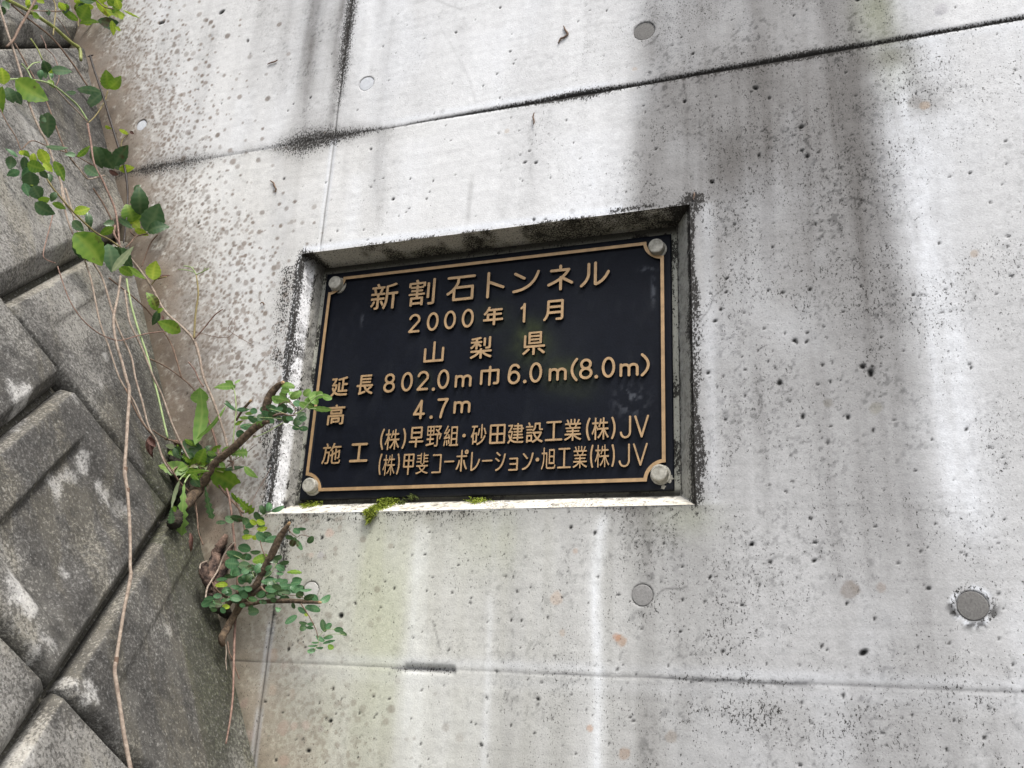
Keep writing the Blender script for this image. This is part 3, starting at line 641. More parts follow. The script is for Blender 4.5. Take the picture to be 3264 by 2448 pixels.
def build_wall():
    root = thing('concrete_wall', 'large pale concrete wall with dark stains and formwork joints around the black plate', 'wall', (.3, YW, -1.75))
    xs = axis(-.72, 1.10, .0021, (NX0, NX1, SEAM_V - .0014, SEAM_V, SEAM_V + .0014), -2.4, 9.0)
    zs = axis(-.45, 1.17, .0021, (NZ0, NZ1, SEAM_T - .0026, SEAM_T - .0013, SEAM_T, SEAM_T + .0013, SEAM_T + .0026, SEAM_B - .0013, SEAM_B, SEAM_B + .0013), -1.76, 4.2)
    X, Z = np.meshgrid(xs, zs)
    x, z = X.ravel(), Z.ravel()
    C = paint(x, z)
    y = np.full(len(x), YW)
    y += .0016 * (fbm(x, z, 2.2, 1.8, 301, 3) - .5) * 2
    y += .00035 * (fbm(x, z, 40, 60, 305, 3) - .5) * 2
    fine_ok = (x > -.8) & (x < 1.1) & (z > -.45) & (z < 1.17)
    # joint grooves
    y += .0016 * np.exp(-((z - SEAM_T) / .0026) ** 2) * sst(.1, .3, x)
    y += .0008 * np.exp(-((z - SEAM_T) / .0030) ** 2)
    y -= .0012 * (z > SEAM_T) * sst(.1, .3, x)
    y += .0014 * np.exp(-((x - SEAM_V) / .0022) ** 2) * ((z > NZ1) | (z < NZ0))
    y += .0006 * np.exp(-((z - SEAM_B) / .0022) ** 2)
    y += .0045 * np.exp(-((z - SEAM_B) / .0045) ** 2) * sst(.215, .225, x) * (1 - sst(.29, .297, x))
    # chipped arris round the recess: pushes inward and crumbles
    ed = np.maximum(np.maximum(NX0 - x, x - NX1), np.maximum(NZ0 - z, z - NZ1))
    side = np.clip((sst(.0, -.02, x - NX0) + sst(0., .02, x - NX1)), 0, 1) * (z > NZ0) * (z < NZ1 + .01)
    y += .0035 * np.exp(-(np.clip(ed, 0, 1) / .006) ** 2) * (.2 + side) * fbm(x, z, 60, 60, 311, 3)
    # plugs sit a little back
    for px, pz, pr in PL:
        d = np.hypot(x - px, z - pz)
        y += .004 * (1 - sst(pr * .93, pr * 1.02, d))
    # bug holes
    W = len(xs)
    H2 = Z.shape[0]
    Ca = C[:, 3:]; Cg = C[:, :3].copy().reshape(H2, W, 3); yg = y.reshape(H2, W)
    hr = np.random.RandomState(5)
    for k, (hx, hz_, r) in enumerate(HOLES):
        r = max(r * .88, .0008)
        if not (-.8 < hx < 1.1 and -.45 < hz_ < 1.17): continue
        if NX0 - .004 < hx < NX1 + .004 and NZ0 - .004 < hz_ < NZ1 + .004: continue
        i0, i1 = np.searchsorted(xs, hx - 4 * r - .003), np.searchsorted(xs, hx + 4 * r + .003)
        j0, j1 = np.searchsorted(zs, hz_ - 4 * r - .003), np.searchsorted(zs, hz_ + 4 * r + .003)
        gx, gz = X[j0:j1, i0:i1], Z[j0:j1, i0:i1]
        a = hr.rand() * 3.14; st_ = 1 + .4 * hr.rand()
        u_ = (gx - hx) * math.cos(a) + (gz - hz_) * math.sin(a); v_ = -(gx - hx) * math.sin(a) + (gz - hz_) * math.cos(a)
        d = np.hypot(u_ / st_, v_ * st_)
        # coverage of the pit in each cell, so that pits finer than the grid stay faint
        re = max(r * 1.1, .0012); amt = min(1.0, (r / .0012) ** 1.1) * (.97 if k < N_BIG else .8)
        mk = (amt * (1 - sst(.55 * re, 1.45 * re, d)))[..., None]
        Cg[j0:j1, i0:i1] = Cg[j0:j1, i0:i1] * (1 - mk) + BLACK * (.7 if k < N_BIG else 1.3) * mk  # pits painted black to stand for the shade inside them
        yg[j0:j1, i0:i1] += 1.1 * r * (1 - sst(.4 * re, 1.2 * re, d))
    C = Cg.reshape(-1, 3); y = yg.ravel()
    for pts, w, a in CRACKS:
        if a:
            w_ = max(w, .0012)
            m_ = crackline(x, z, pts, w_)[:, None] * a * (w / w_) * .95
            C = C * (1 - m_) + BLACK * 2 * m_
    C = np.concatenate([C, Ca], 1)
    idx = np.arange(len(x)).reshape(H2, W)
    q = np.stack([idx[:-1, :-1], idx[:-1, 1:], idx[1:, 1:], idx[1:, :-1]], -1).reshape(-1, 4)
    cx = (X[:-1, :-1] + X[1:, 1:]).ravel() / 2; cz = (Z[:-1, :-1] + Z[1:, 1:]).ravel() / 2
    keep = ~((cx > NX0) & (cx < NX1) & (cz > NZ0) & (cz < NZ1))
    keep &= cx > (BO[0] + (cz - BO[2]) * (BT[0] / BT[2])) - .09      # nothing behind the block wall
    q = q[keep]
    used = np.zeros(len(x), bool); used[q.ravel()] = True
    remap = np.cumsum(used) - 1
    V = np.stack([x, y, z], 1)[used]
    me = mesh_np('wall_face', V, remap[q], True, C[used])
    new_obj('wall_face', me, M_WALL, root)
    # ---------------- the recess: lofted rings from mouth to back, then the back
    def ring_pts(x0, x1, z0, z1, yv, npx, npz):
        t = np.linspace(0, 1, npx, endpoint=False); s2 = np.linspace(0, 1, npz, endpoint=False)
        P = [(x0 + (x1 - x0) * a, z0) for a in t] + [(x1, z0 + (z1 - z0) * a) for a in s2] + [(x1 - (x1 - x0) * a, z1) for a in t] + [(x0, z1 - (z1 - z0) * a) for a in s2]
        return np.array([(p[0], yv, p[1]) for p in P])
    npx, npz = 300, 210
    prof = [(k_ / 22, 0) for k_ in range(23)]
    rings = []
    for (ty, tx) in prof:
        yv = (YW + .0012) + (YB - YW) * ty
        # left cheek bellies: wide soft chamfer first, then a straighter reveal
        tl = min(1.0, ty * 1.9) * .85 + .15 * ty
        rings.append(ring_pts(NX0 + (IX0 - NX0) * tl, NX1 + (IX1 - NX1) * ty, NZ0 + (IZ0 - NZ0) * ty, NZ1 + (IZ1 - NZ1) * ty, yv, npx, npz))
    rings[0][:, 1] = YW + .0006
    V = np.concatenate(rings); n = len(rings[0])
    F = []
    for r in range(len(rings) - 1):
        a = np.arange(n); b = (a + 1) % n
        F.append(np.stack([a + r * n, a + (r + 1) * n, b + (r + 1) * n, b + r * n], 1))
    F = np.concatenate(F)
    vx, vy, vz = V.T
    tdep = np.repeat([p[0] for p in prof], n)
    side = np.tile(np.concatenate([np.zeros(npx), np.ones(npz), np.full(npx, 2), np.full(npz, 3)]), len(rings))
    along = np.where((side == 0) | (side == 2), vx, vz)
    dm = tdep * .055 + side
    n1 = fbm(along, dm, 70, 70, 401, 4); n2 = fbm(along, dm, 14, 14, 411, 3); n3 = fbm(along, dm, 150, 150, 421, 3)
    CRr = np.zeros(len(V))
    C = np.tile(np.array([.42, .41, .38]), (len(V), 1))  # sill and left cheek painted pale, right cheek grey, as the light falls
    def mixin(mask, col, sel_):
        k_ = np.clip(mask, 0, 1)[:, None] * sel_[:, None]
        return C * (1 - k_) + np.array(col) * k_
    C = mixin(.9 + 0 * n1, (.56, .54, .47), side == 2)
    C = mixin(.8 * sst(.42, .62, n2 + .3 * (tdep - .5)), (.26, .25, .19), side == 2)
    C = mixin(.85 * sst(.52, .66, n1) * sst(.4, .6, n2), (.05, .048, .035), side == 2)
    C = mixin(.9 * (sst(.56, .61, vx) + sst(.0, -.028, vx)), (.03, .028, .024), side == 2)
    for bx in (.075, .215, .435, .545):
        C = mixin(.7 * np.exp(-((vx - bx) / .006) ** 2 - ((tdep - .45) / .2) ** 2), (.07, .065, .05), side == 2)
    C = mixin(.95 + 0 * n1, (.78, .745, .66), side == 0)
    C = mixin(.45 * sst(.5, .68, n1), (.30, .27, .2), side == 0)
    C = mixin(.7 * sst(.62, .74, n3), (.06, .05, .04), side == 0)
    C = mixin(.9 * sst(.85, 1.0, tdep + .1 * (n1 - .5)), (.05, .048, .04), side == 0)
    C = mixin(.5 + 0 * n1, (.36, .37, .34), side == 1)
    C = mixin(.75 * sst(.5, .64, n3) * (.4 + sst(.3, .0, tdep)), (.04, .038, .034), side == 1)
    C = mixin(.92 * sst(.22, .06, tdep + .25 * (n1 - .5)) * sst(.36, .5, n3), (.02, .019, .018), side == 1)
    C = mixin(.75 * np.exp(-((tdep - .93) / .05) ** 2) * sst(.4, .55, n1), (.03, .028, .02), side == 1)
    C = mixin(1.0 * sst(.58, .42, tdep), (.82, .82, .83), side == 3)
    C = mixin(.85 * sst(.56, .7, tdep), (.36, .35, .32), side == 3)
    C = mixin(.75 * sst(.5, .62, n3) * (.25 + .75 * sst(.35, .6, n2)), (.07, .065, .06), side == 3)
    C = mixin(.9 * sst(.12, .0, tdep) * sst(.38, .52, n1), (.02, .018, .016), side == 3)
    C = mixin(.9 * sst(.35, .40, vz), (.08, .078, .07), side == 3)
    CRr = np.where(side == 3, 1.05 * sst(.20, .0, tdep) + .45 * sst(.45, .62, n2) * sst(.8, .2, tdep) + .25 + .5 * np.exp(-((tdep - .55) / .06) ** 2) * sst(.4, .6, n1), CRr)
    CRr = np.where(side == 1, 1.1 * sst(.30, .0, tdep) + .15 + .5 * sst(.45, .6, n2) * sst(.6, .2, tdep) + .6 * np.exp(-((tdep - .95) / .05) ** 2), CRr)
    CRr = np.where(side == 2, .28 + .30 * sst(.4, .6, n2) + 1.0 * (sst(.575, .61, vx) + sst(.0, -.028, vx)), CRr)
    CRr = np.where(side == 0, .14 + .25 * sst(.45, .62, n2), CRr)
    # roughen
    nd = .0016 * (fbm(along, dm, 90, 90, 431, 3) - .5) * np.where((tdep > 0) & (tdep < 1), 1, 0)
    V[:, 2] += nd * ((side == 0) | (side == 2)) ; V[:, 0] += nd * 1.6 * ((side == 1) | (side == 3))
    # back
    last = (len(rings) - 1) * n
    nb = len(V)
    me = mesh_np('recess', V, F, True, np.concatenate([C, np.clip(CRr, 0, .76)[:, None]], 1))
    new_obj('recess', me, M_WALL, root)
    bxs = np.linspace(IX0 - .004, IX1 + .004, 160); bzs = np.linspace(IZ0 - .004, IZ1 + .004, 120)
    BX, BZ = np.meshgrid(bxs, bzs); bx, bz = BX.ravel(), BZ.ravel()
    CB = np.tile((.40, .40, .345), (len(bx), 1)) * (.75 + .5 * fbm(bx, bz, 30, 18, 441, 4))[:, None]
    dk = np.clip(sst(.375, .392, bz) + sst(-.006, -.014, bz), 0, 1)[:, None]  # shade painted dark along the top of the back, bottom edge dark too
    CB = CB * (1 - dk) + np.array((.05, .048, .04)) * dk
    CB = np.concatenate([CB, (.2 + .5 * sst(.5, .65, fbm(bx, bz, 25, 25, 443, 3)))[:, None]], 1)
    idx = np.arange(len(bx)).reshape(120, 160)
    q = np.stack([idx[:-1, :-1], idx[:-1, 1:], idx[1:, 1:], idx[1:, :-1]], -1).reshape(-1, 4)
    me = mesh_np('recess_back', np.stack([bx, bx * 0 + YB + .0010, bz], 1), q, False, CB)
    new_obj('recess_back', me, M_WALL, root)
    # body of the wall behind its face: end, top
    V = [(-2.4, YW + .02, -1.76), (9, YW + .02, -1.76), (9, YW + .02, 4.2), (-2.4, YW + .02, 4.2)]
    V += [(p[0], .6, p[2]) for p in V]
    me = mesh_np('wall_body', np.array(V), [[4, 7, 6, 5], [3, 2, 6, 7], [1, 5, 6, 2], [0, 3, 7, 4]], False, np.tile((.4, .39, .37), (8, 1)))
    new_obj('wall_body', me, M_WALL, root)
    # mortar plugs
    for (px, pz, pr), (_, _, _, k, lb) in zip(PL, PLUGS):
        bm = bmesh.new()
        N = 40
        hr2 = random.Random(int(px * 1000))
        ringsP = []
        for (f_, yy) in ((1.0, .0030), (.985, .0012), (.93, .0006), (.5, .0003)):
            ringsP.append([bm.verts.new((px + pr * f_ * (1 + .02 * math.sin(3 * a_ + px * 9)) * math.cos(a_), YW + yy, pz + pr * f_ * math.sin(a_))) for a_ in [2 * math.pi * i / N for i in range(N)]])
        cv = bm.verts.new((px, YW + .0004, pz))
        for r in range(3):
            for i in range(N):
                bm.faces.new((ringsP[r][i], ringsP[r][(i + 1) % N], ringsP[r + 1][(i + 1) % N], ringsP[r + 1][i]))
        for i in range(N): bm.faces.new((ringsP[3][i], ringsP[3][(i + 1) % N], cv))
        bmesh.ops.recalc_face_normals(bm, faces=bm.faces)
        me = bpy.data.meshes.new('tie_hole_plug'); bm.to_mesh(me); bm.free()
        o = new_obj('tie_hole_plug', me, {'L': M_PLUGL, 'D': M_PLUG, 'M': M_PLUGM, 'W': M_PLUGW}[k], root)
        o['label'] = lb
build_wall()

# ================================================================== battered wall of big diamond-laid blocks
def build_blocks():
    base = BO + BS * .3 - BT * .3
    root = thing('block_wall', 'dark weathered retaining wall of diamond laid concrete blocks leaning back at the left', 'wall', tuple(base))
    R2 = math.sqrt(2)
    # (sigma0, sigma1, delta0, delta1, bevels: sigma0, sigma1, delta0, delta1 in metres of sigma/delta, face height)
    # each: sigma0, sigma1, delta0, delta1, bevels on those four sides, height of the face
    specs = [(.436, .783, -.235, .325, .018, .020, .014, .008, .020),     # the whole diamond in view
             (.783, 1.33, -.235, .325, .022, .02, .014, .008, .022),
             (.436, .978, .325, .99, .018, .016, .010, .010, .020),
             (.978, 1.517, .325, 1.53, .040, .02, .010, .02, .030),
             (1.517, 2.06, .325, 1.10, .040, .02, .012, .01, .026),
             (1.517, 2.06, 1.10, 2.08, .040, .02, .010, .02, .028),
             (-.11, .436, -.225, .45, .018, .014, .012, .014, .018),
             (-.11, .436, -.79, -.225, .02, .014, .012, .014, .016),
             (.436, .978, -.80, -.235, .02, .02, .012, .014, .018),
             (-.66, -.11, -.75, -.06, .02, .02, .014, .014, .02),
             (-.66, -.11, -.06, .66, .02, .02, .014, .014, .02),
             (.978, 1.53, -.80, -.235, .02, .02, .014, .014, .02),
             (-.66, -.11, -1.3, -.75, .02, .02, .014, .014, .02),
             (-.11, .436, -1.35, -.79, .02, .02, .014, .014, .02)]
    pale = []
    for (i, x, y, r, a) in ((5, 60, 250, 130, .9), (5, 120, 200, 70, .7), (5, 480, 980, 110, .7), (5, 700, 820, 75, .8), (5, 830, 1000, 90, .9), (5, 560, 900, 90, .5), (6, 30, 260, 110, .95), (6, 130, 420, 80, .95),
                            (6, 230, 640, 70, .7), (6, 480, 90, 40, .5), (5, 560, 210, 60, .35), (6, 50, 1550, 120, .45), (6, 450, 1000, 70, .6), (6, 640, 1110, 70, .75), (6, 690, 1170, 50, .7), (6, 180, 760, 60, .55), (5, 1200, 950, 50, .5), (6, 300, 700, 70, .45),
                            (5, 1000, 1180, 70, .35), (2, 560, 1030, 45, .4), (2, 870, 1540, 35, .45), (2, 540, 1530, 45, .5), (2, 430, 330, 140, .35), (1, 160, 1200, 120, .4), (1, 250, 240, 140, .45), (6, 1310, 580, 45, .45), (5, 820, 110, 50, .45), (6, 340, 1060, 30, .6)):
        u, v = zp(i, x, y); s, t = st(u, v)
        k = px_size(on_block(u, v)) * ZM[i][2]
        pale.append((s, t, r * k * 1.3, a))
    for bi, (s0, s1, d0, d1, b0, b1, c0, c1, hgt) in enumerate(specs):
        s0, s1, d0, d1 = s0 + .006, s1 - .006, d0 + .0022, d1 - .0022
        big = bi > 7
        stp = .0040 if not big else .012
        sg = np.unique(np.concatenate([np.linspace(s0, s1, int((s1 - s0) / stp)), [s0 + .001, s1 - .001]]))
        dg = np.unique(np.concatenate([np.linspace(d0, d1, int((d1 - d0) / stp)), [d0 + .001, d1 - .001]]))
        G, D = np.meshgrid(sg, dg)
        g, d = G.ravel(), D.ravel()
        s, t = (g - d) / 2, (g + d) / 2
        wob = .0035 * (fbm(s, t, 9, 9, 500 + bi, 3) - .5)
        # frustum height
        h = np.full(len(g), 1.0)
        for e, b in ((g - s0, b0), (s1 - g, b1), (d - d0, c0), (d1 - d, c1)):
            h = np.minimum(h, np.clip((e + wob) / b, 0, 1) ** .8)
        rg = 3 if bi == 0 else 0
        zz = hgt * h + .0022 * (fbm(s, t, 5, 5, 520 + bi, 4) - .5) + .0014 * (fbm(s, t, 45, 45, 540 + bi, 3) - .5)
        # sunk panel inside a broad flat margin
        pin = np.ones(len(g))
        mg = (.085, .085, .085, .085) if bi else (.075, .098, .090, .095)
        bv = (.05, .014, .04, .05)
        for e, m_, b in ((g - s0, mg[0], bv[0]), (s1 - g, mg[1], bv[1]), (d - d0, mg[2], bv[2]), (d1 - d, mg[3], bv[3])):
            pin = np.minimum(pin, sst(m_ - b / 2, m_ + b / 2, e + wob))
        zz -= (.013 if bi == 0 else .004) * pin
        edge = (g <= s0 + 1e-6) | (g >= s1 - 1e-6) | (d <= d0 + 1e-6) | (d >= d1 - 1e-6)
        zz = np.where(edge, -.013, zz)
        P = BO[None] + s[:, None] * BS + t[:, None] * BT + zz[:, None] * BN
        # colour
        m1 = fbm(s, t, 5, 5, 560, 4); m2 = fbm(s, t, 22, 18, 570, 4); m3 = fbm(s, t, 90, 70, 580, 3); sk = fbm(s, t, 30, 6, 590, 4)
        C = np.tile(np.array([.222, .214, .198]), (len(g), 1))
        CRb = .36 + .40 * sst(.4, .65, m1) * (.4 + m2)
        def mix(mask, col):
            k_ = np.clip(mask, 0, 1)[:, None]
            return C * (1 - k_) + np.array(col) * k_
        C = mix(.75 * sst(.46, .66, m1), (.085, .082, .078))
        C = mix(.60 * sst(.48, .68, m2), (.27, .26, .235))
        C = mix(.45 * sst(.52, .7, sk), (.235, .215, .165))
        C = mix(.6 * sst(.55, .72, m3) * sst(.4, .6, m1), (.06, .06, .058))
        # sky light on the upper bevels, painted in as a lighter tone
        C = mix(.5 * (h < .999) * (h > .3) * (s1 - g < .03) * (.4 + m2), (.42, .39, .32))
        ed_ = np.minimum(d - d0, d1 - d)
        CRb = np.maximum(CRb, .75 * np.exp(-(ed_ / .014) ** 2) * (.4 + m2))
        C = mix(.4 * np.exp(-(ed_ / .012) ** 2) * (.4 + m2), (.07, .07, .055))
        C = mix(.55 * (h < .25) * (~edge) * (.5 + m2), (.05, .05, .042))
        mo = np.exp(-np.clip(s, 0, 9) / .045) * (.3 + .9 * m2)
        C = mix(.55 * mo * (t < .8), (.13, .135, .075))
        C = mix(.55 * (s < .10) * sst(.45, .75, m1) * (t < .5), (.10, .11, .055))
        for (ps, pt, pr, a) in pale:
            dd = np.hypot((s - ps) * 1.25, (t - pt) * .85) / pr * .9 + 2.6 * (fbm(s, t, 34, 22, 600, 5, .65) - .5)
            mm_ = (1 - sst(.35, 1.05, dd)) * (.35 + .9 * m3)
            C = mix(a * .8 * mm_, (.56, .55, .53))
            CRb = CRb * (1 - .6 * np.clip(mm_, 0, 1))
        C = mix(.95 * edge, (.045, .042, .034))
        W = len(sg); Hh = len(dg)
        idx = np.arange(len(g)).reshape(Hh, W)
        q = np.stack([idx[:-1, :-1], idx[:-1, 1:], idx[1:, 1:], idx[1:, :-1]], -1).reshape(-1, 4)
        sc = s[q].mean(1)
        q = q[(sc > -.05) & (sc < 1.5)]
        if len(q) == 0: continue
        used = np.zeros(len(g), bool); used[q.ravel()] = True
        rm = np.cumsum(used) - 1
        nrm = np.cross(P[q[0][1]] - P[q[0][0]], P[q[0][3]] - P[q[0][0]])
        if nrm @ BN < 0: q = q[:, ::-1]
        new_obj('block', mesh_np('block', P[used], rm[q], True, np.concatenate([C, CRb[:, None]], 1)[used]), M_BLOCK, root)
    # bedding behind the blocks, seen at the bottom of the joints
    S0, S1, T0, T1 = -.05, 1.5, -1.45, 2.2
    q = [BO + BS * a + BT * b - BN * .009 for a, b in ((S0, T0), (S1, T0), (S1, T1), (S0, T1))]
    me = mesh_np('joint_mortar', np.array(q), [[0, 1, 2, 3]], False, np.tile((.075, .07, .055), (4, 1)))
    new_obj('joint_mortar', me, M_BLOCK, root)
build_blocks()

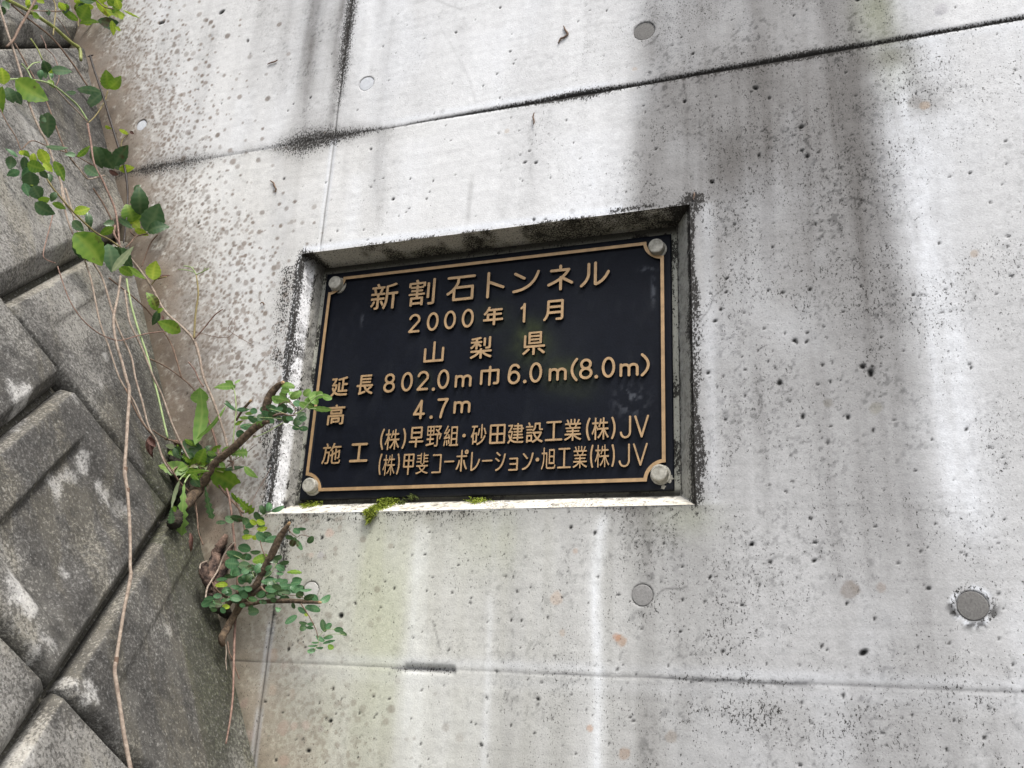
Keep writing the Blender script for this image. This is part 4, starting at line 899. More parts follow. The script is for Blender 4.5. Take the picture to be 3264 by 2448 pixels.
# ================================================================== name plate
GLYPHS = {
'新1':[[1526,-2378,1461,-2350,1428,-2279,1427,180,1395,203,706,196,678,-508,603,-1131,426,-1787,181,-2248,115,-2315,49,-2315,16,-2294,-178,-2148,-217,-2082,-217,-2016,25,-1557,171,-1000,233,-410,246,82,246,1757,259,1820,312,1872,1198,2046,1592,2149,1920,2253,1986,2241,2019,2220,2216,2050,2238,2016,2238,1951,2218,1918,2117,1857,1526,1697,739,1549,696,1525,706,637,2380,637,2446,610,2470,574,2480,311,2446,237,2413,215,2347,203,1920,203,1895,180,1891,-2279,1862,-2344,1822,-2372],[-1658,-2287,-1727,-2213,-1783,-2049,-1789,-2016,-1771,-1951,-1739,-1918,-1691,-1901,-1395,-1893,-1370,-1885,-1362,-1857,-1362,-611,-2347,-600,-2394,-574,-2426,-508,-2432,-311,-2426,-279,-2380,-221,-2314,-193,-1395,-193,-1362,-181,-1362,246,-1395,259,-2314,259,-2380,269,-2428,311,-2453,377,-2453,541,-2431,607,-2380,654,-1824,672,-1890,967,-1998,1295,-1986,1339,-1945,1393,-1953,1418,-2249,1425,-2345,1459,-2373,1525,-2373,1721,-2345,1787,-2249,1823,-1395,1823,-1362,1836,-1358,1852,-1528,2213,-1500,2279,-1461,2306,-1329,2338,-1198,2367,-1165,2361,-1100,2311,-837,1825,-49,1823,26,1787,49,1754,58,1689,47,1492,-16,1431,-279,1424,-311,1393,-276,1328,-276,1262,-513,672,49,656,115,618,139,574,143,377,115,306,16,259,-903,259,-916,246,-916,-180,-903,-193,-16,-199,49,-235,73,-279,73,-541,16,-598,-49,-607,-903,-607,-917,-639,-918,-1885,-924,-1984,-950,-2082,-1034,-2190,-1100,-2231,-1198,-2264,-1461,-2293],[-2216,-1806,-2413,-1663,-2439,-1623,-2439,-1557,-2310,-1393,-2182,-1197,-1997,-803,-1953,-758,-1876,-738,-1658,-795,-1613,-869,-1613,-934,-1693,-1131,-1809,-1361,-1971,-1623,-2106,-1787,-2183,-1812],[-312,-1706,-364,-1656,-525,-1328,-749,-934,-755,-902,-739,-851,-673,-794,-542,-728,-509,-722,-446,-738,-402,-770,-181,-1127,-58,-1361,-9,-1492,-49,-1592,-246,-1706],[-1473,672,-1428,663,-962,672,-823,1033,-706,1393,-739,1425,-903,1425,-1592,1422,-1605,1393,-1489,1098,-1412,803,-1414,738]],
'割1':[[-1931,-2353,-2002,-2320,-2029,-2255,-2030,-892,-2020,-827,-1996,-791,-1931,-765,-1072,-763,-1058,-730,-1061,-470,-1087,-459,-2255,-453,-2336,-373,-2335,-178,-2288,-121,-2223,-96,-1087,-96,-1060,-81,-1060,146,-1087,160,-1833,166,-1898,206,-1922,243,-1928,406,-1898,475,-1833,518,-1801,524,-1087,524,-1061,535,-1058,730,-1087,760,-1931,760,-1996,772,-2028,793,-2056,860,-2060,993,-2255,1001,-2320,1033,-2349,1087,-2347,1768,-2320,1812,-2223,1853,-1087,1853,-1074,1866,-1086,1898,-1191,2125,-1190,2223,-1169,2255,-1119,2283,-860,2342,-800,2320,-742,2255,-553,1866,-535,1853,-308,1853,535,1850,600,1823,638,1768,644,1736,638,1119,604,1055,568,1031,335,1022,321,860,276,783,211,760,-568,760,-600,758,-614,730,-612,535,-600,524,81,524,146,497,192,438,198,406,191,243,114,166,-600,160,-614,146,-614,-81,-600,-95,470,-96,535,-120,589,-178,589,-373,568,-407,503,-453,-600,-459,-612,-470,-614,-730,-600,-765,211,-765,276,-791,308,-836,327,-892,321,-2223,281,-2288,243,-2312,-16,-2318,-81,-2292,-105,-2255,-114,-2091,-1574,-2088,-1593,-2093,-1603,-2125,-1605,-2255,-1639,-2327,-1704,-2353],[1249,-2323,1217,-2301,1189,-2255,1127,-2060,1123,-1996,1164,-1931,1249,-1903,1801,-1909,1866,-1893,1883,-1866,1888,2190,1914,2255,1963,2292,2255,2292,2320,2263,2353,2190,2353,-1801,2336,-1996,2305,-2093,2255,-2167,2195,-2223,2093,-2278,1963,-2313,1768,-2336,1314,-2343],[-1594,-1703,-114,-1706,-112,-1184,-146,-1174,-1574,-1174,-1598,-1184,-1603,-1217],[957,-1121,934,-1087,920,-1022,920,1541,947,1606,990,1637,1282,1637,1347,1589,1369,1509,1369,-1022,1344,-1087,1282,-1143,1022,-1148],[-1909,1152,-1898,1128,-1866,1124,-1087,1124,-1058,1152,-1045,1347,-1022,1382,-957,1408,-730,1408,-665,1382,-620,1314,-614,1152,-600,1127,146,1124,178,1128,189,1217,189,1444,178,1485,-1898,1485,-1909,1444]],
'石1':[[-1260,-2152,-1350,-2073,-1389,-1965,-1390,-645,-1391,-615,-1410,-594,-1671,-795,-1890,-934,-2130,-1063,-2190,-1082,-2310,-1071,-2400,-1010,-2452,-915,-2458,-825,-2426,-735,-2370,-673,-1950,-428,-1756,-285,-1583,-135,-1275,195,-1117,405,-981,615,-761,1035,-700,1695,-720,1715,-2280,1720,-2340,1743,-2395,1785,-2449,1875,-2455,1995,-2412,2085,-2340,2147,-2220,2175,1830,2175,2250,2174,2340,2147,2400,2099,2455,1995,2449,1875,2395,1785,2340,1743,2280,1720,-210,1715,-237,1695,-313,915,-454,615,-572,405,-540,386,2010,386,2100,366,2160,327,2214,255,2237,165,2237,-1935,2223,-2025,2190,-2084,2100,-2155,2010,-2175,-1140,-2175],[-929,-1695,-900,-1715,1770,-1707,1771,-75,-900,-74,-927,-105,-930,-135]],
'ト1':[[-1304,-2289,-1367,-2269,-1431,-2224,-1475,-2162,-1498,-2067,-1498,2067,-1463,2183,-1430,2225,-1367,2269,-1304,2289,-1240,2290,-1176,2272,-1113,2231,-1049,2131,-1038,2067,-1038,742,-1018,717,191,166,1399,-388,1463,-455,1491,-521,1495,-616,1463,-699,1399,-766,1335,-797,1240,-806,1176,-788,-1027,205,-1038,174,-1041,-2099,-1080,-2194,-1145,-2256,-1208,-2284]],
'ン1':[[-2052,-1854,-2104,-1825,-2156,-1774,-2184,-1722,-2199,-1644,-2188,-1566,-2163,-1515,-2078,-1436,-2000,-1411,-1610,-1367,-1273,-1309,-935,-1228,-597,-1121,-312,-1006,-34,-867,222,-712,441,-553,649,-375,877,-142,1065,88,1226,324,1376,585,1532,915,1644,1204,1772,1592,1818,1648,1896,1693,1974,1705,2033,1696,2104,1662,2156,1610,2190,1541,2199,1463,2077,1049,1947,712,1787,375,1624,91,1447,-168,1217,-453,963,-712,727,-914,470,-1100,182,-1274,-130,-1429,-467,-1564,-805,-1670,-1195,-1762,-1558,-1825,-1948,-1868],[-338,296,-441,332,-1974,1246,-2018,1308,-2041,1385,-2036,1463,-2016,1515,-1974,1573,-1922,1611,-1870,1632,-1792,1639,-1688,1604,-156,690,-113,634,-87,557,-90,479,-107,427,-156,359,-208,321,-260,301]],
'ネ1':[[76,-2194,-15,-2176,-76,-2139,-129,-2073,-151,-2012,-156,-590,-167,-573,-683,-861,-1016,-1020,-1381,-1173,-1775,-1318,-1866,-1329,-1957,-1303,-2018,-1256,-2070,-1165,-2078,-1074,-2062,-1014,-2018,-944,-1957,-897,-1229,-611,-895,-453,-588,-287,-167,-18,-137,92,-84,166,15,222,137,221,197,258,430,469,622,668,899,1014,865,1027,-1532,1033,-1593,1057,-1651,1105,-1701,1195,-1702,1316,-1676,1377,-1622,1437,-1563,1472,-1502,1486,-925,1487,-258,1487,-233,1498,-229,1982,-216,2043,-183,2103,-137,2149,-76,2182,15,2194,76,2182,137,2149,183,2103,216,2043,229,1982,233,1498,258,1487,1350,1486,1411,1473,1474,1437,1528,1377,1554,1316,1559,1226,1542,1165,1350,852,1183,620,981,378,615,15,1987,-838,2040,-893,2069,-953,2078,-1044,2064,-1105,2018,-1178,1927,-1238,1836,-1251,1745,-1226,319,-351,304,-378,303,-1982,277,-2073,230,-2133,167,-2175]],
'ル1':[[-2186,-2048,-2271,-1985,-2317,-1898,-2324,-1813,-2298,-1727,-2254,-1670,-2019,-1470,-1844,-1299,-1674,-1099,-1551,-928,-1435,-728,-1344,-528,-1276,-328,-1224,-100,-1198,128,-1192,1756,-1163,1841,-1100,1912,-1014,1951,-900,1947,-843,1922,-784,1870,-751,1813,-734,1727,-738,100,-767,-157,-830,-442,-916,-699,-1019,-928,-1157,-1166,-1335,-1413,-1508,-1613,-1700,-1802,-1957,-2020,-2071,-2065],[214,-1956,129,-1942,-48,-1841,-122,-1756,-146,-1670,-144,1870,-113,1955,-71,2006,-14,2045,71,2066,157,2055,232,2013,281,1955,311,1870,314,-1413,329,-1430,370,-1413,586,-1301,769,-1185,957,-1040,1157,-854,1322,-671,1475,-471,1622,-243,1748,-14,1897,300,1957,367,2071,412,2157,405,2214,381,2271,332,2308,271,2324,214,2319,128,2163,-214,2004,-500,1856,-728,1683,-956,1471,-1192,1243,-1401,1043,-1555,814,-1701,540,-1841,300,-1938]],
'22':[[-865,-1617,-939,-1562,-979,-1484,-984,-1405,-954,-1326,581,407,600,460,617,591,610,696,585,801,509,958,439,1045,358,1116,253,1176,93,1225,-13,1233,-120,1220,-226,1188,-360,1113,-446,1037,-509,958,-566,853,-615,722,-652,673,-706,636,-786,617,-865,632,-925,670,-966,722,-986,775,-987,853,-923,1037,-832,1195,-750,1300,-652,1392,-493,1505,-333,1577,-173,1618,13,1632,146,1623,280,1593,466,1519,626,1414,725,1326,813,1221,911,1063,980,880,1008,748,1018,591,1004,433,957,249,928,197,-328,-1221,-306,-1234,865,-1239,938,-1273,987,-1326,1016,-1405,1012,-1484,990,-1536,945,-1588,839,-1633,-786,-1634]],
'02':[[-117,-1588,-195,-1573,-351,-1508,-507,-1396,-645,-1250,-751,-1095,-842,-915,-925,-683,-979,-451,-1008,-245,-1019,-13,-1008,245,-969,502,-924,687,-852,889,-751,1095,-637,1260,-498,1404,-325,1520,-143,1585,-13,1602,117,1588,195,1573,351,1508,507,1396,645,1250,751,1095,842,915,925,683,979,451,1008,245,1019,13,1008,-245,969,-502,924,-687,852,-889,751,-1095,637,-1260,498,-1404,325,-1520,143,-1585,13,-1602],[-15,-1198,91,-1184,221,-1111,325,-1008,407,-889,533,-594,582,-399,619,-13,611,193,582,399,538,580,472,760,403,895,325,1008,247,1091,143,1163,15,1198,-91,1184,-221,1111,-325,1008,-407,889,-533,594,-582,399,-619,13,-611,-193,-582,-399,-538,-580,-472,-760,-403,-895,-325,-1008,-247,-1091,-143,-1163]],
'年2':[[92,-1610,13,-1561,-24,-1498,-27,-873,-39,-840,-1532,-840,-1584,-829,-1636,-795,-1671,-716,-1662,-562,-1629,-508,-1584,-476,-1113,-466,-1090,-456,-1088,300,-1076,352,-1034,406,-982,433,-929,438,-65,438,-27,456,-27,795,-39,821,-772,821,-798,810,-1057,456,-1305,195,-1374,172,-1427,185,-1585,300,-1617,378,-1607,456,-1401,664,-1191,931,-1006,1237,-877,1524,-851,1557,-746,1599,-563,1555,-520,1524,-493,1472,-491,1394,-563,1231,-572,1211,-537,1194,1374,1193,1453,1163,1504,1081,1506,951,1493,899,1453,850,1401,824,380,821,379,456,406,438,1322,432,1374,405,1413,352,1425,221,1421,169,1401,125,1322,70,380,66,379,-456,406,-466,1558,-469,1629,-508,1671,-586,1674,-690,1654,-768,1610,-817,1532,-840,380,-845,379,-1472,366,-1524,327,-1580,275,-1607],[-686,-456,-668,-466,-39,-466,-27,-430,-36,65,-677,65,-689,39]],
'12':[[110,-1648,19,-1586,-25,-1479,-26,760,-192,642,-302,617,-385,641,-435,680,-471,733,-490,813,-475,893,-440,949,-137,1182,-79,1346,1,1559,46,1612,110,1648,192,1658,275,1631,347,1559,373,1479,373,-1479,347,-1559,275,-1631,192,-1658]],
'月2':[[-1467,-1683,-1530,-1647,-1577,-1587,-1599,-1510,-1588,-1429,-1330,-1080,-1236,-912,-1114,-585,-1072,-395,-1040,14,-1039,1510,-1001,1613,-929,1674,-836,1695,1385,1695,1467,1683,1522,1653,1574,1592,1599,1510,1599,-122,1597,-1374,1581,-1429,1544,-1483,1303,-1669,1220,-1695,535,-1694,480,-1679,425,-1643,385,-1592,360,-1510,370,-1432,398,-1378,453,-1327,507,-1302,1138,-1293,1193,-1248,1193,-595,-672,-589,-699,-592,-710,-612,-789,-884,-884,-1102,-991,-1293,-1104,-1456,-1248,-1626,-1303,-1670,-1385,-1695],[-646,-177,-617,-189,1193,-185,1199,313,1193,334,1166,338,-617,338,-640,313],[-635,748,-617,738,1193,741,1196,1293,-627,1293,-640,1265]],
'山3':[[-1625,-1721,-1709,-1638,-1733,-1552,-1733,489,-1716,573,-1681,628,-1597,683,-1541,694,-1475,685,-1386,629,-1349,573,-1334,517,-1333,-1300,-1332,-1328,-1317,-1343,-224,-1343,-202,-1328,-200,1552,-177,1635,-140,1686,-56,1735,56,1735,140,1686,177,1635,197,1579,200,321,202,-1328,224,-1343,1317,-1343,1332,-1328,1333,-1300,1339,545,1401,644,1457,679,1513,693,1625,671,1701,601,1733,489,1733,-1552,1722,-1607,1681,-1677,1625,-1721,1541,-1743,-1541,-1743]],
'梨3':[[-132,-1802,-172,-1766,-204,-1678,-204,-949,-220,-903,-425,-1097,-777,-1355,-1158,-1573,-1539,-1738,-1598,-1738,-1662,-1708,-1795,-1532,-1795,-1474,-1754,-1416,-1451,-1293,-1099,-1119,-777,-916,-600,-774,-630,-759,-1656,-755,-1715,-733,-1755,-686,-1769,-628,-1768,-511,-1744,-444,-1715,-417,-1656,-399,-220,-399,-204,-365,-200,-190,-161,-131,-103,-91,103,-93,158,-131,189,-190,193,-365,199,-394,220,-399,1656,-399,1725,-423,1754,-452,1777,-511,1781,-628,1744,-712,1686,-754,601,-759,574,-774,748,-912,1070,-1107,1425,-1270,1744,-1380,1783,-1416,1801,-1474,1766,-1562,1677,-1678,1627,-1710,1539,-1710,1187,-1574,777,-1357,425,-1112,220,-921,193,-949,193,-1678,180,-1737,161,-1773,103,-1813,-73,-1817],[-865,-260,-923,-219,-957,-161,-961,394,-982,430,-1217,161,-1393,-1,-1568,-124,-1627,-124,-1686,-86,-1778,15,-1812,102,-1803,143,-1774,184,-1627,278,-1422,450,-1246,634,-1160,744,-1187,773,-1627,773,-1715,794,-1752,832,-1769,890,-1768,1007,-1744,1073,-1715,1101,-1656,1118,-982,1118,-961,1153,-961,1328,-982,1349,-1510,1314,-1598,1323,-1650,1357,-1668,1386,-1699,1503,-1686,1553,-1627,1618,-1598,1631,-1129,1672,-513,1747,-191,1809,-132,1792,-73,1745,3,1649,21,1591,3,1532,-44,1492,-103,1471,-572,1395,-584,1357,-579,1124,44,1114,103,1075,130,1007,129,861,103,817,44,777,-425,771,-430,744,36,423,57,365,57,306,-40,161,-103,113,-191,127,-572,424,-584,394,-588,-161,-627,-219,-689,-261],[836,-249,748,-212,702,-131,668,-15,685,44,712,73,806,108,1158,107,1187,108,1209,131,1211,1678,1229,1737,1275,1780,1334,1798,1422,1798,1539,1772,1573,1737,1590,1678,1590,131,1575,-15,1510,-136,1393,-206,1158,-243],[425,243,389,277,363,365,367,1532,396,1600,454,1639,660,1638,718,1597,740,1532,736,306,695,248,660,230,484,225]],
'県3':[[-138,-1881,-186,-1843,-206,-1782,-206,-716,-216,-685,-1488,-680,-1575,-655,-1619,-594,-1620,1325,-1580,1401,-1519,1423,-1335,1418,-1273,1366,-1248,1295,-1248,-107,-1248,-289,-1212,-309,1672,-309,1733,-331,1764,-368,1778,-442,1773,-594,1733,-652,1672,-676,192,-685,181,-1813,140,-1874,107,-1892,-77,-1900],[-1641,-1752,-1764,-1641,-1792,-1599,-1795,-1538,-1772,-1478,-1365,-1161,-966,-792,-905,-769,-813,-800,-721,-843,-648,-899,-626,-960,-648,-1021,-1058,-1401,-1488,-1746,-1580,-1774],[1519,-1765,1120,-1416,690,-1079,635,-1021,613,-960,636,-899,807,-777,882,-777,1387,-1142,1783,-1478,1805,-1538,1780,-1630,1627,-1752],[-844,-82,-892,-46,-913,15,-913,1782,-874,1865,-782,1900,1120,1900,1181,1878,1222,1843,1244,1782,1245,46,1239,-15,1212,-55,1120,-97,-782,-97],[-554,228,-537,215,844,215,877,228,876,472,-537,473,-557,442],[-557,807,-537,777,874,778,877,1021,844,1035,-537,1035,-554,1021],[-556,1356,-537,1339,844,1339,877,1356,877,1569,844,1588,-537,1588,-557,1569]],
'延4':[[-1322,-1651,-1392,-1617,-1486,-1519,-1503,-1481,-1504,-1400,-1472,-1345,-1271,-1155,-1098,-910,-1271,-584,-1382,-285,-1390,-204,-1349,-128,-1295,-93,-1213,-69,-1131,-94,-1081,-149,-940,-506,-913,-496,-844,-258,-775,95,-1186,101,-1268,75,-1349,101,-1396,149,-1431,231,-1421,313,-1295,454,-1192,611,-943,1101,-968,1120,-1377,1120,-1431,1134,-1459,1155,-1490,1209,-1494,1372,-1443,1454,-1349,1482,-777,1482,-668,1506,-613,1491,-532,1434,-479,1345,-479,1291,-710,802,-889,476,-859,463,-586,466,-504,447,-423,387,-394,313,-438,-14,-504,-340,-668,-858,-450,-1014,-150,-1127,204,-1183,559,-1197,1404,-1196,1486,-1243,1511,-1291,1511,-1345,1452,-1508,1377,-1566,559,-1570,150,-1553,-286,-1476,-586,-1359,-831,-1189,-1014,-1427,-1145,-1563,-1240,-1640],[-177,-945,-234,-910,-269,-829,-265,611,-238,666,-206,693,-123,717,-41,713,14,693,63,639,77,584,77,-557,95,-584,395,-584,418,-557,418,1073,414,1101,395,1111,-68,1039,-232,1026,-286,1055,-329,1101,-365,1209,-365,1264,-333,1318,-259,1365,95,1417,722,1544,1186,1676,1264,1644,1360,1535,1391,1481,1380,1400,1349,1359,1295,1323,776,1182,777,556,1377,539,1436,503,1469,421,1458,266,1431,226,1377,194,777,178,777,-578,1349,-584,1404,-596,1458,-629,1486,-676,1491,-856,1460,-910,1431,-933,1349,-949]],
'長4':[[-985,-1660,-1059,-1598,-1139,-1380,-1124,-1325,-1047,-1243,-1018,-1188,-1002,-1106,-1000,-341,-1012,-314,-1395,-314,-1450,-299,-1491,-260,-1517,-205,-1520,-96,-1502,-14,-1422,46,-985,49,-959,68,-958,1571,-924,1653,-821,1696,985,1696,1067,1680,1130,1598,1134,1489,1113,1407,1039,1351,-574,1348,-603,1325,-603,1161,-574,1137,903,1137,991,1106,1026,1052,1035,997,1016,861,985,827,903,800,-574,800,-603,779,-602,612,-574,597,903,597,957,582,1012,541,1029,505,1035,423,1031,369,1006,314,957,271,903,260,-602,260,-603,68,-574,49,1313,49,1407,14,1431,-14,1446,-68,1447,-178,1422,-262,1395,-292,1340,-312,1175,-314,1203,-317,1257,-423,1257,-478,1231,-525,957,-737,657,-942,793,-1039,985,-1143,1231,-1241,1368,-1278,1438,-1325,1472,-1380,1472,-1434,1368,-1612,1313,-1648,1258,-1648,821,-1482,378,-1188,16,-779,-219,-332,-245,-314,-629,-314,-654,-341,-653,-1161,-629,-1179,82,-987,137,-1003,191,-1057,205,-1134,199,-1243,164,-1299,109,-1333,-930,-1660],[395,-697,410,-709,547,-617,910,-341,930,-314,711,-314,161,-314,154,-341,246,-501]],
'84':[[-169,-1595,-308,-1568,-482,-1500,-691,-1365,-821,-1234,-908,-1101,-993,-894,-1021,-661,-998,-479,-933,-298,-817,-117,-687,13,-614,65,-605,91,-722,220,-812,376,-872,557,-888,764,-870,920,-808,1101,-717,1254,-586,1394,-451,1490,-274,1569,-91,1607,91,1607,160,1594,274,1569,430,1502,586,1394,717,1254,819,1075,870,920,888,764,872,557,799,350,722,220,605,91,614,65,687,13,817,-117,925,-282,998,-479,1019,-713,1000,-868,924,-1075,821,-1234,665,-1386,508,-1488,300,-1570,91,-1607],[-79,-1205,65,-1207,195,-1183,330,-1127,430,-1060,508,-981,565,-894,610,-764,618,-661,603,-557,574,-479,508,-373,430,-295,326,-225,195,-172,91,-152,-65,-148,-195,-172,-326,-225,-430,-295,-510,-376,-574,-479,-609,-583,-619,-687,-605,-790,-565,-894,-508,-981,-430,-1060,-326,-1130,-195,-1183],[-109,272,65,263,143,279,248,323,326,380,394,453,441,531,478,635,488,739,475,842,404,1000,326,1088,248,1144,91,1199,-65,1205,-143,1189,-248,1144,-386,1024,-449,920,-475,842,-488,739,-478,635,-404,468,-326,380,-248,324]],
'04':[[-144,-1604,-347,-1526,-511,-1402,-642,-1255,-738,-1108,-827,-926,-909,-691,-962,-456,-990,-248,-1001,-13,-990,248,-952,509,-909,691,-838,900,-738,1108,-616,1289,-491,1421,-380,1504,-197,1592,-13,1622,144,1604,347,1526,511,1402,642,1255,738,1108,827,926,909,691,962,456,990,248,1001,13,990,-248,952,-509,909,-691,838,-900,738,-1108,616,-1289,491,-1421,380,-1504,197,-1592,13,-1622],[-54,-1213,66,-1211,144,-1179,238,-1108,380,-926,459,-769,523,-587,565,-404,593,-196,601,13,590,222,564,412,469,743,396,900,302,1040,170,1161,54,1213,-66,1211,-144,1179,-238,1108,-380,926,-459,769,-523,587,-565,404,-593,196,-601,-13,-590,-222,-564,-412,-469,-743,-396,-900,-302,-1040,-170,-1161]],
'24':[[-856,-1606,-927,-1553,-968,-1475,-972,-1396,-935,-1305,570,405,589,457,605,587,598,692,574,796,498,953,435,1032,347,1109,198,1187,92,1215,-13,1223,-119,1210,-224,1177,-356,1102,-498,953,-555,848,-603,718,-643,666,-698,629,-777,612,-856,627,-916,666,-956,718,-979,822,-923,1005,-841,1162,-724,1309,-619,1407,-514,1478,-356,1557,-171,1609,-13,1623,171,1607,303,1576,435,1522,593,1427,724,1310,823,1188,885,1083,962,901,999,718,1006,561,992,431,946,248,918,196,-321,-1214,-303,-1224,856,-1230,929,-1266,976,-1318,1005,-1396,1000,-1475,978,-1527,935,-1577,830,-1622,-777,-1624]],
'm4':[[-1238,-1029,-1340,-974,-1377,-923,-1397,-856,-1398,839,-1384,907,-1340,974,-1289,1011,-1221,1032,-1153,1028,-1102,1008,-1051,968,-1000,902,-933,936,-763,985,-593,1000,-424,983,-239,923,-119,860,0,763,119,860,271,938,424,983,577,998,763,985,916,942,1102,843,1208,754,1300,635,1380,449,1398,297,1398,-839,1377,-923,1323,-990,1238,-1029,1153,-1028,1076,-991,1020,-923,1000,-856,998,-754,997,297,964,415,865,520,780,565,695,589,509,590,339,524,234,415,200,280,196,-873,169,-940,119,-994,51,-1026,-17,-1032,-85,-1014,-141,-974,-178,-923,-199,-856,-200,280,-212,364,-272,466,-339,524,-407,560,-509,590,-695,589,-780,565,-865,520,-927,466,-986,364,-998,280,-1002,-873,-1030,-940,-1085,-998,-1153,-1028]],
'巾4':[[-78,-1598,-131,-1566,-171,-1519,-200,-1415,-200,636,-209,647,-1124,649,-1160,636,-1165,-1233,-1185,-1285,-1227,-1337,-1333,-1386,-1385,-1387,-1457,-1363,-1535,-1285,-1560,-1181,-1559,870,-1534,948,-1492,999,-1385,1047,-209,1049,-193,1467,-131,1566,-26,1613,52,1607,105,1585,152,1545,184,1493,200,1415,205,1051,1385,1047,1463,1020,1534,948,1560,844,1558,-1103,1510,-1207,1307,-1391,1228,-1436,732,-1442,653,-1413,601,-1364,566,-1285,565,-1207,598,-1129,652,-1077,758,-1045,1098,-1041,1160,-973,1160,636,1124,649,209,647,200,636,198,-1441,171,-1519,105,-1585,26,-1613]],
'64':[[-160,-1621,-320,-1582,-479,-1504,-666,-1364,-824,-1172,-929,-961,-987,-751,-1005,-540,-1001,-277,-964,250,-885,698,-832,882,-760,1067,-692,1198,-586,1347,-479,1455,-357,1541,-213,1603,-80,1632,186,1633,346,1603,559,1506,727,1356,821,1225,884,1093,891,1014,865,935,826,887,772,852,666,838,565,882,506,961,400,1121,337,1172,240,1216,160,1233,0,1237,-80,1223,-160,1191,-293,1072,-404,882,-499,593,-537,382,-320,489,-80,540,107,539,293,497,528,382,687,250,799,113,925,-119,985,-329,1003,-514,983,-777,920,-988,824,-1172,675,-1356,533,-1471,320,-1582,133,-1628,-80,-1634],[-100,-1225,80,-1229,186,-1203,299,-1146,397,-1067,483,-961,551,-830,589,-698,604,-540,591,-408,545,-250,490,-145,400,-30,293,56,186,109,107,130,-80,136,-186,109,-315,40,-400,-30,-490,-145,-545,-250,-591,-408,-604,-540,-589,-698,-551,-830,-483,-961,-397,-1067,-293,-1150,-186,-1203]],
'(4':[[287,-1817,197,-1747,-81,-1393,-213,-1187,-323,-982,-411,-777,-515,-425,-551,-191,-560,15,-522,396,-472,601,-400,806,-213,1187,45,1565,220,1774,318,1827,378,1830,439,1815,499,1775,541,1715,558,1657,550,1569,519,1510,243,1158,37,806,-89,484,-130,308,-159,15,-152,-161,-125,-337,-39,-630,37,-806,243,-1158,519,-1510,557,-1598,552,-1686,499,-1775,408,-1825,348,-1831]],
')4':[[-529,-1759,-587,-1718,-635,-1638,-643,-1553,-627,-1496,-589,-1439,-246,-1097,-107,-926,9,-755,89,-613,163,-442,207,-299,244,-14,234,157,199,328,102,584,9,755,-235,1084,-589,1439,-638,1524,-635,1638,-581,1724,-529,1759,-470,1776,-411,1775,-352,1755,-126,1553,62,1353,222,1154,436,812,529,607,591,413,630,214,644,-14,630,-214,591,-413,537,-584,451,-783,339,-983,206,-1176,59,-1357,-308,-1724,-411,-1775,-470,-1776]],
'高5':[[-1395,-1698,-1458,-1642,-1475,-1559,-1475,-179,-1467,-124,-1433,-69,-1340,-31,1368,-31,1423,-45,1476,-97,1492,-179,1492,-1366,1482,-1476,1447,-1559,1368,-1631,1257,-1669,898,-1688,792,-1642,739,-1531,751,-1449,815,-1384,870,-1369,1091,-1369,1110,-1338,1110,-400,1091,-376,-1064,-375,-1091,-377,-1103,-400,-1106,-1614,-1140,-1669,-1202,-1710,-1340,-1713],[-705,-1505,-760,-1490,-787,-1467,-823,-1366,-823,-593,-809,-538,-760,-487,-677,-468,677,-472,757,-510,792,-593,792,-1200,777,-1255,732,-1302,649,-1326,-428,-1326,-454,-1338,-470,-1421,-539,-1490,-594,-1505],[-455,-979,-428,-1006,428,-1004,434,-814,428,-791,401,-787,-428,-787,-455,-814],[-981,63,-1036,97,-1070,179,-1070,759,-1056,814,-1005,869,-926,891,1009,888,1091,823,1112,759,1111,179,1096,124,1036,67,981,52,-926,52],[-683,372,705,368,719,400,717,566,705,576,-677,576,-687,566],[-1506,978,-1582,1035,-1605,1117,-1602,1228,-1534,1314,-1451,1329,-207,1329,-186,1338,-238,1531,-215,1614,-152,1665,-14,1699,69,1687,116,1642,235,1336,1064,1329,1478,1328,1538,1311,1602,1228,1605,1117,1582,1035,1506,978]],
'45':[[232,-1580,155,-1532,104,-1446,96,-960,77,-923,-850,-921,-927,-893,-970,-857,-1004,-806,-1022,-729,-997,-627,31,1318,146,1523,232,1580,309,1590,375,1574,438,1531,479,1471,496,1395,496,-499,515,-523,824,-523,902,-540,981,-601,1021,-704,1014,-781,990,-832,902,-907,824,-923,515,-923,499,-934,496,-1395,479,-1471,438,-1531,375,-1574,309,-1590],[-477,-499,-464,-522,-438,-523,77,-523,96,-499,93,525,77,549]],
'75':[[-301,-1604,-354,-1572,-395,-1523,-424,-1419,-355,-924,-245,-430,-104,39,-1,326,197,794,403,1211,-746,1220,-825,1235,-899,1289,-941,1367,-941,1471,-900,1549,-851,1591,-772,1618,-511,1620,772,1618,877,1572,919,1523,946,1445,932,1341,563,631,283,-65,90,-742,-40,-1497,-92,-1569,-144,-1603,-223,-1620]],
'm5':[[-1241,-996,-1307,-968,-1348,-930,-1379,-881,-1394,-815,-1395,798,-1385,864,-1348,930,-1290,978,-1225,1000,-1159,999,-1103,980,-995,877,-929,909,-764,955,-600,970,-419,953,-241,897,-114,831,-8,747,8,747,123,837,271,911,436,956,584,969,764,955,912,914,1093,822,1208,728,1296,617,1376,436,1395,288,1394,-815,1371,-897,1313,-963,1241,-996,1159,-999,1077,-963,1027,-911,997,-831,995,-733,995,272,962,394,863,494,699,559,600,569,501,560,337,497,271,444,229,387,200,272,198,-831,173,-903,123,-959,58,-993,-8,-1002,-74,-988,-138,-947,-176,-897,-198,-831,-200,272,-215,354,-280,453,-403,531,-501,560,-682,561,-781,536,-863,494,-929,437,-986,338,-997,-831,-1027,-911,-1077,-963,-1159,-999]],
